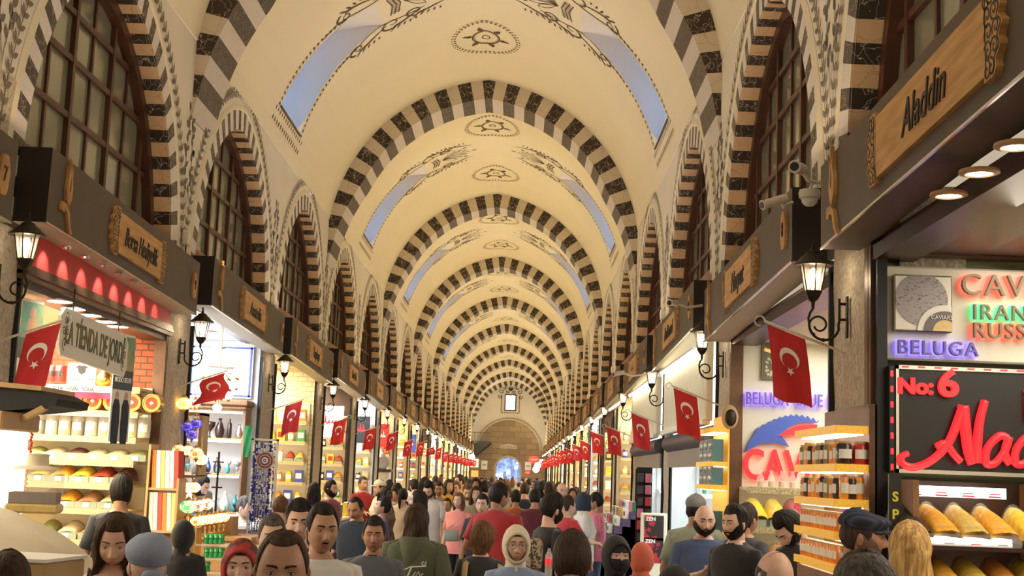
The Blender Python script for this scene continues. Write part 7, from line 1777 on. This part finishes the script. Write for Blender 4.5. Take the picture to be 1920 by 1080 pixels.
pp('woman with loose blonde hair seen from behind by the spice rack', px=1706, py=972, Y=6.0, face=165, fem=1, skin='light', hair=('blonde', 'long', -.24), tc='pink_top', top='tee', hx=1.02, noface=1, hp=8)
# ---- middle distance
pp('man in black t-shirt seen from behind at the sweet shop', px=230, py=889, Y=10.5, face=192, skin='tan', hair=('black', 'thick'), beard='short', tc='black', noface=1, bw=1.05)
pp('bearded man with a dark bun leaning over in the lamp shop', px=385, py=893, Y=15.0, face=75, hp=22, skin='light', hair=('black', 'bun', .11), beard='full', tc='lightblue', lean=.15)
pp('person in dark cap behind the bearded man in the lamp shop', px=376, py=872, Y=15.9, face=60, skin='light', cap='dark', hair=('black', 'buzz'), tc='grey', sit=1, sc=1.0)
pp('grey haired man in white polo sitting at the counter, hand at his chin', px=463, py=928, Y=15.3, face=68, hp=8, skin='light', hair=('saltpepper', 'short'), top='polo', tc='white', sit=1, sc=.98, armR='chin', armL='table')
pp('person with pinned up light hair seen from behind beside the bead stand', px=528, py=930, Y=13.4, face=160, fem=1, skin='light', hair=('lightbrown', 'bun', .02), tc='brown_top', noface=1)
pp('person with long dark hair seen from behind in front of the cream shop', px=590, py=903, Y=18, face=190, fem=1, hair=('black', 'long'), tc='charcoal', noface=1)
pp('bearded man in a maroon top in profile at the left stalls', px=622, py=899, Y=18.6, face=60, skin='light', hair=('black', 'short'), beard='full', tc='mauve')
pp('man in red polo leaning on a stall on the left', px=682, py=893, Y=22, face=35, skin='light', hair=('saltpepper', 'buzz'), top='polo', tc='red_top', armR='reach')
pp('woman in white cap and white top beside the red polo man', px=713, py=899, Y=21.5, face=-60, fem=1, skin='light', cap='whitecap', hair=('brown', 'short'), tc='white')
pp('person with short black hair behind the white cap', px=731, py=899, Y=26.5, face=150, skin='medium', hair=('black', 'short'), tc='slate', noface=1)
pp('dark skinned woman in profile with hair tied back', px=726, py=912, Y=19, face=60, fem=1, skin='dark', hair=('black', 'pony'), top='tank', tc='brown_top')
pp('man in purple t-shirt looking up to the left', px=722, py=930, Y=16, face=-75, hp=-18, skin='medium', hair=('black', 'thick'), tc='purple', bw=1.05)
pp('woman in beige blouse with a bag strap seen from behind', px=756, py=916, Y=20, face=165, fem=1, skin='light', hair=('black', 'pony'), top='blouse', tc='beige_top', noface=1)
pp('woman in profile with dark hair just behind the olive jacket', px=785, py=917, Y=15.4, face=-80, fem=1, skin='medium', hair=('black', 'long'), tc='beige_top', top='tee')
pp('man in white t-shirt with dark beard looking down', px=803, py=901, Y=19.2, face=-10, hp=22, skin='light', hair=('black', 'thick'), beard='full', tc='white')
pp('man with short hair in pale green t-shirt facing the camera', px=824, py=903, Y=22.5, face=0, skin='tan', hair=('black', 'short'), tc='sage')
pp('person in white shirt seen from behind near the left stalls', px=778, py=898, Y=24.5, face=200, skin='light', hair=('black', 'short'), tc='white', noface=1)
pp('girl with dark hair in front of the woman in pink', px=839, py=934, Y=20.6, face=-15, fem=1, skin='medium', hair=('black', 'pony'), tc='beige_top')
pp('woman in salmon pink t-shirt and black trousers walking towards the camera', px=861, py=922, Y=18.5, face=-18, hp=-3, fem=1, skin='light', hair=('lightbrown', 'long', -.2), tc='pink_top', trs='black_trs', armR='swing', armL='bag', part=1.15)
pp('fair man with stubble in white t-shirt behind the woman in pink', px=877, py=907, Y=20.5, face=8, hp=10, skin='light', hair=('lightbrown', 'fade'), beard='stubble', bc='lightbrown', tc='white')
pp('big man in dark red polo seen from behind in the centre of the aisle', px=938, py=904, Y=13.2, face=150, hy=-25, skin='tan', hair=('black', 'short'), top='polo', tc='crimson', bw=1.32, bd=1.2, hx=1.06, armL='bag')
pp('person in rust orange t-shirt seen from behind right of the big man', px=968, py=918, Y=20, face=175, skin='tan', hair=('black', 'fade'), tc='orange_top', noface=1)
pp('person in maroon t-shirt seen from behind right of the rust orange one', px=1003, py=916, Y=18.2, face=185, skin='tan', hair=('black', 'short'), tc='maroon', noface=1)
pp('man with thick black hair and backpack turned right', px=1041, py=923, Y=11.2, face=118, hp=6, skin='light', hair=('black', 'thick'), beard='short', tc='black')
pp('person in bright red top facing the right hand stall', px=1066, py=928, Y=16, face=120, skin='light', hair=('brown', 'short'), tc='red_top', armR='reach')
pp('woman in dark blue headscarf and white top at the right stall', px=1097, py=920, Y=16.8, face=100, fem=1, skin='light', hijab='navy', top='blouse', tc='white', drape=0)
pp('person in pink top beside the woman in dark blue headscarf', px=1117, py=922, Y=17.5, face=-100, fem=1, skin='tan', hair=('black', 'short'), tc='hotpink')
pp('older bald man with a pale face at the right side of the aisle', px=1054, py=905, Y=19.5, face=15, skin='light', hair=('grey', 'fringe'), tc='beige_top')
pp('person in a mustard yellow jacket standing above the crowd on the left', px=862, py=889, Y=27, face=-60, skin='light', hair=('brown', 'short'), top='jacket', tc='mustard_top')
for i, (px, py, Y_, fc, hc_, tc, lab) in enumerate(((746, 905, 22, 160, 'black', 'navy', 'person in navy top behind the beige blouse'), (842, 897, 23, 20, 'brown', 'mustard_top', 'woman in an ochre top left of the green t-shirt man'), (856, 902, 24, -20, 'lightbrown', 'cream_top', 'light haired person in cream between the ochre and mustard tops'),
     (893, 910, 19, 5, 'brown', 'khaki', 'woman in khaki facing the camera right of the fair man'), (909, 901, 22, 170, 'black', 'slate', 'dark haired person in slate top left of the big man'), (951, 908, 25, 175, 'brown', 'cream_top', 'person in pale top seen from behind right of the big man'),
     (985, 905, 23, 170, 'brown', 'navy', 'person in navy seen from behind beyond the rust orange top'), (1016, 904, 26, 165, 'black', 'white', 'person with white collar seen from behind, right of the navy one'), (1030, 903, 21, 185, 'brown', 'brown_top', 'person in brown seen from behind beyond the maroon top'), (1080, 912, 24, 110, 'black', 'charcoal', 'person in charcoal near the right hand stalls'),
     (905, 925, 15.5, -10, 'black', 'charcoal', 'person with a half hidden face just left of the big man'), (797, 893, 22, 170, 'black', 'charcoal', 'person in charcoal seen from behind near the left row'))):
    pp(lab, px=px, py=py, Y=Y_, face=fc, skin='light', fem=i % 2, hair=(hc_, 'short' if i % 2 == 0 else 'long'), tc=tc, lod=1)
# ---- far crowd
r = random.Random(1234); pts = []; FAR = []; tries = 0
TCN = ['charcoal', 'white', 'navy', 'grey', 'beige_top', 'maroon', 'slate', 'lightblue', 'khaki', 'red_top', 'black', 'cream_top', 'purple', 'sage', 'brown_top']
while len(pts) < 74 and tries < 4000:
    tries += 1; Y_ = r.uniform(21, 90); x = r.uniform(-1.75, 1.95)
    if any(abs(Y_-b)*.5+abs(x-a)*1.6 < 1.0 for a, b in pts): continue
    pts.append((x, Y_))
for x, Y_ in sorted(pts, key=lambda p: p[1]):
    h = r.uniform(1.56, 1.80) if Y_ < 45 else r.uniform(1.5, 1.72)
    d = Vector((x-CX, Y_, h-CZ)); c = d.dot(_F); px = 960+FPX*d.dot(_r)/c; py = 540-FPX*d.dot(_u)/c; fem = r.random() < .45; tc = r.choice(TCN); fc = r.choice((0, 180, 180, 170, 10, -30, 150)); hn = r.choice(('black', 'black', 'brown', 'lightbrown'))
    nm = tc.replace('_top', '').replace('slate', 'slate grey'); back = abs(fc) > 90
    k = dict(px=px, py=py, Y=Y_, face=fc, skin=r.choice(('light', 'medium', 'tan')), fem=fem, tc=tc, lod=0)
    if fem and r.random() < .3: k['hijab'] = r.choice(('black', 'ivory', 'navy', 'beige_top')); k['top'] = 'blouse'; hn = 'scarf'
    else: k['hair'] = (hn, 'long' if fem else 'short')
    band = 'mid aisle' if Y_ < 40 else ('farther down' if Y_ < 65 else 'near the far archway')
    hd_ = 'headscarf' if hn == 'scarf' else hn.replace('lightbrown', 'light brown')+' hair'
    FAR.append((px, 'distant person in %s top, %s, %s view, %s' % (nm.replace('lightblue', 'light blue'), hd_, 'back' if back else 'front', band), k))
from collections import Counter
cnt = Counter(l for _, l, _ in FAR); seen = Counter()
for px, l, k in sorted(FAR, key=lambda q: q[0]):
    if cnt[l] > 1: seen[l] += 1; l2 = '%s, %s from left' % (l, ORD[seen[l]-1])
    else: l2 = l
    person(l2, k, 'people in the distant crowd')
# ---- things people carry
P = at_px(846, 1002, 18.1); t = thing('shoulder_bag', 'small grey shoulder bag of the woman in pink', 'bag', P); b = MB(); b.bbox(-.10, .10, -.04, .04, -.09, .06, .02); b.build('bag_body', 'cloth_sage', t, smooth=50); b = MB(); q = at_px(872, 958, 18.4)-P; b.tube([(-.06, .0, .06), q*.5+Vector((.0, -.12, .02)), q+Vector((.02, -.06, 0))], [(.012, .004)]*3, 6); b.build('strap', 'cloth_sage', t)
P = at_px(1008, 1038, 10.95); t = thing('backpack', 'leaf patterned backpack on the back of the dark haired man', 'backpack', P, math.radians(118), None, .62); b = MB(); b.bbox(-.15, .15, -.02, .16, -.22, .20, .05); b.build('pack_body', mat('leaf_print', (.35, .27, .18), .8, col2=(.05, .04, .03), vscale=22, lo=.47, hi=.53), t, smooth=60); b = MB(); b.bbox(-.12, .12, .15, .20, -.2, .02, .02); b.build('front_pocket', 'leaf_print', t, smooth=60); b = MB(); b.tube([(-.02, .02, .19), (-.03, .05, .24), (.03, .05, .24), (.02, .02, .19)], .008, 6); b.build('carry_loop', 'cloth_brown_top', t)
P = at_px(1029, 1052, 10.7); t = thing('water_bottle', 'clear plastic water bottle with red label in the backpack side pocket', 'bottle', P); b = MB(); b.lathe([(.028, -.12), (.03, -.1), (.03, .04), (.012, .08), (.012, .10), (1e-4, .10)], (0, 0, 0), 14); b.build('bottle_body', 'glass', t, smooth=50); b = MB(); b.lathe([(.0305, -.03), (.0305, .02)], (0, 0, 0), 14); b.build('label_band', 'red_letter', t)
P = at_px(905, 1070, 9.52); t = thing('backpack_straps', 'tan leather straps of a bag over the bob haired woman\'s back', 'straps', P); b = MB()
for s_ in (-1, 1): b = MB(); b.tube([(s_*.105, .02, .06), (s_*.12, -.02, .045), (s_*.125, -.055, -.03), (s_*.11, -.06, -.2)], [(.02, .005)]*4, 6); b.build('strap', 'kraft', t, smooth=True)
t = thing('jacket_print', 'white script print across the back of the olive jacket', 'print', at_px(785, 1072, 9.32)); b = MB(); 
b.ribbon([(-.12, .0), (-.06, .03), (.0, .035), (.05, .04)], .007, lambda u, v: (u, 0, v)); b.ribbon([(-.05, .03), (-.07, -.02), (-.09, -.06)], .009, lambda u, v: (u, 0, v)); b.ribbon([(-.04, -.03), (-.02, 0), (-.02, -.03), (0, 0), (.01, -.03), (.03, -.01)], .007, lambda u, v: (u, 0, v)); b.ribbon(spiral(.03, .06, .004, .02, 0, 7), .005, lambda u, v: (u, 0, v)); b.build('script_lines', 'paper', t)
# ---- labels that would still read the same get their place from the left
def _px(o):
    v = o.location - Vector((CX, 0, CZ)); c = v.dot(_F); return 960+FPX*v.dot(_r)/c
_by = {}
for o in bpy.data.objects:
    if o.parent is None and o.get('label'): _by.setdefault(o['label'], []).append(o)
for l, os_ in _by.items():
    if 1 < len(os_) <= 20:
        for i, o in enumerate(sorted(os_, key=_px)): o['label'] = '%s, %s from left' % (l, ORD[i])
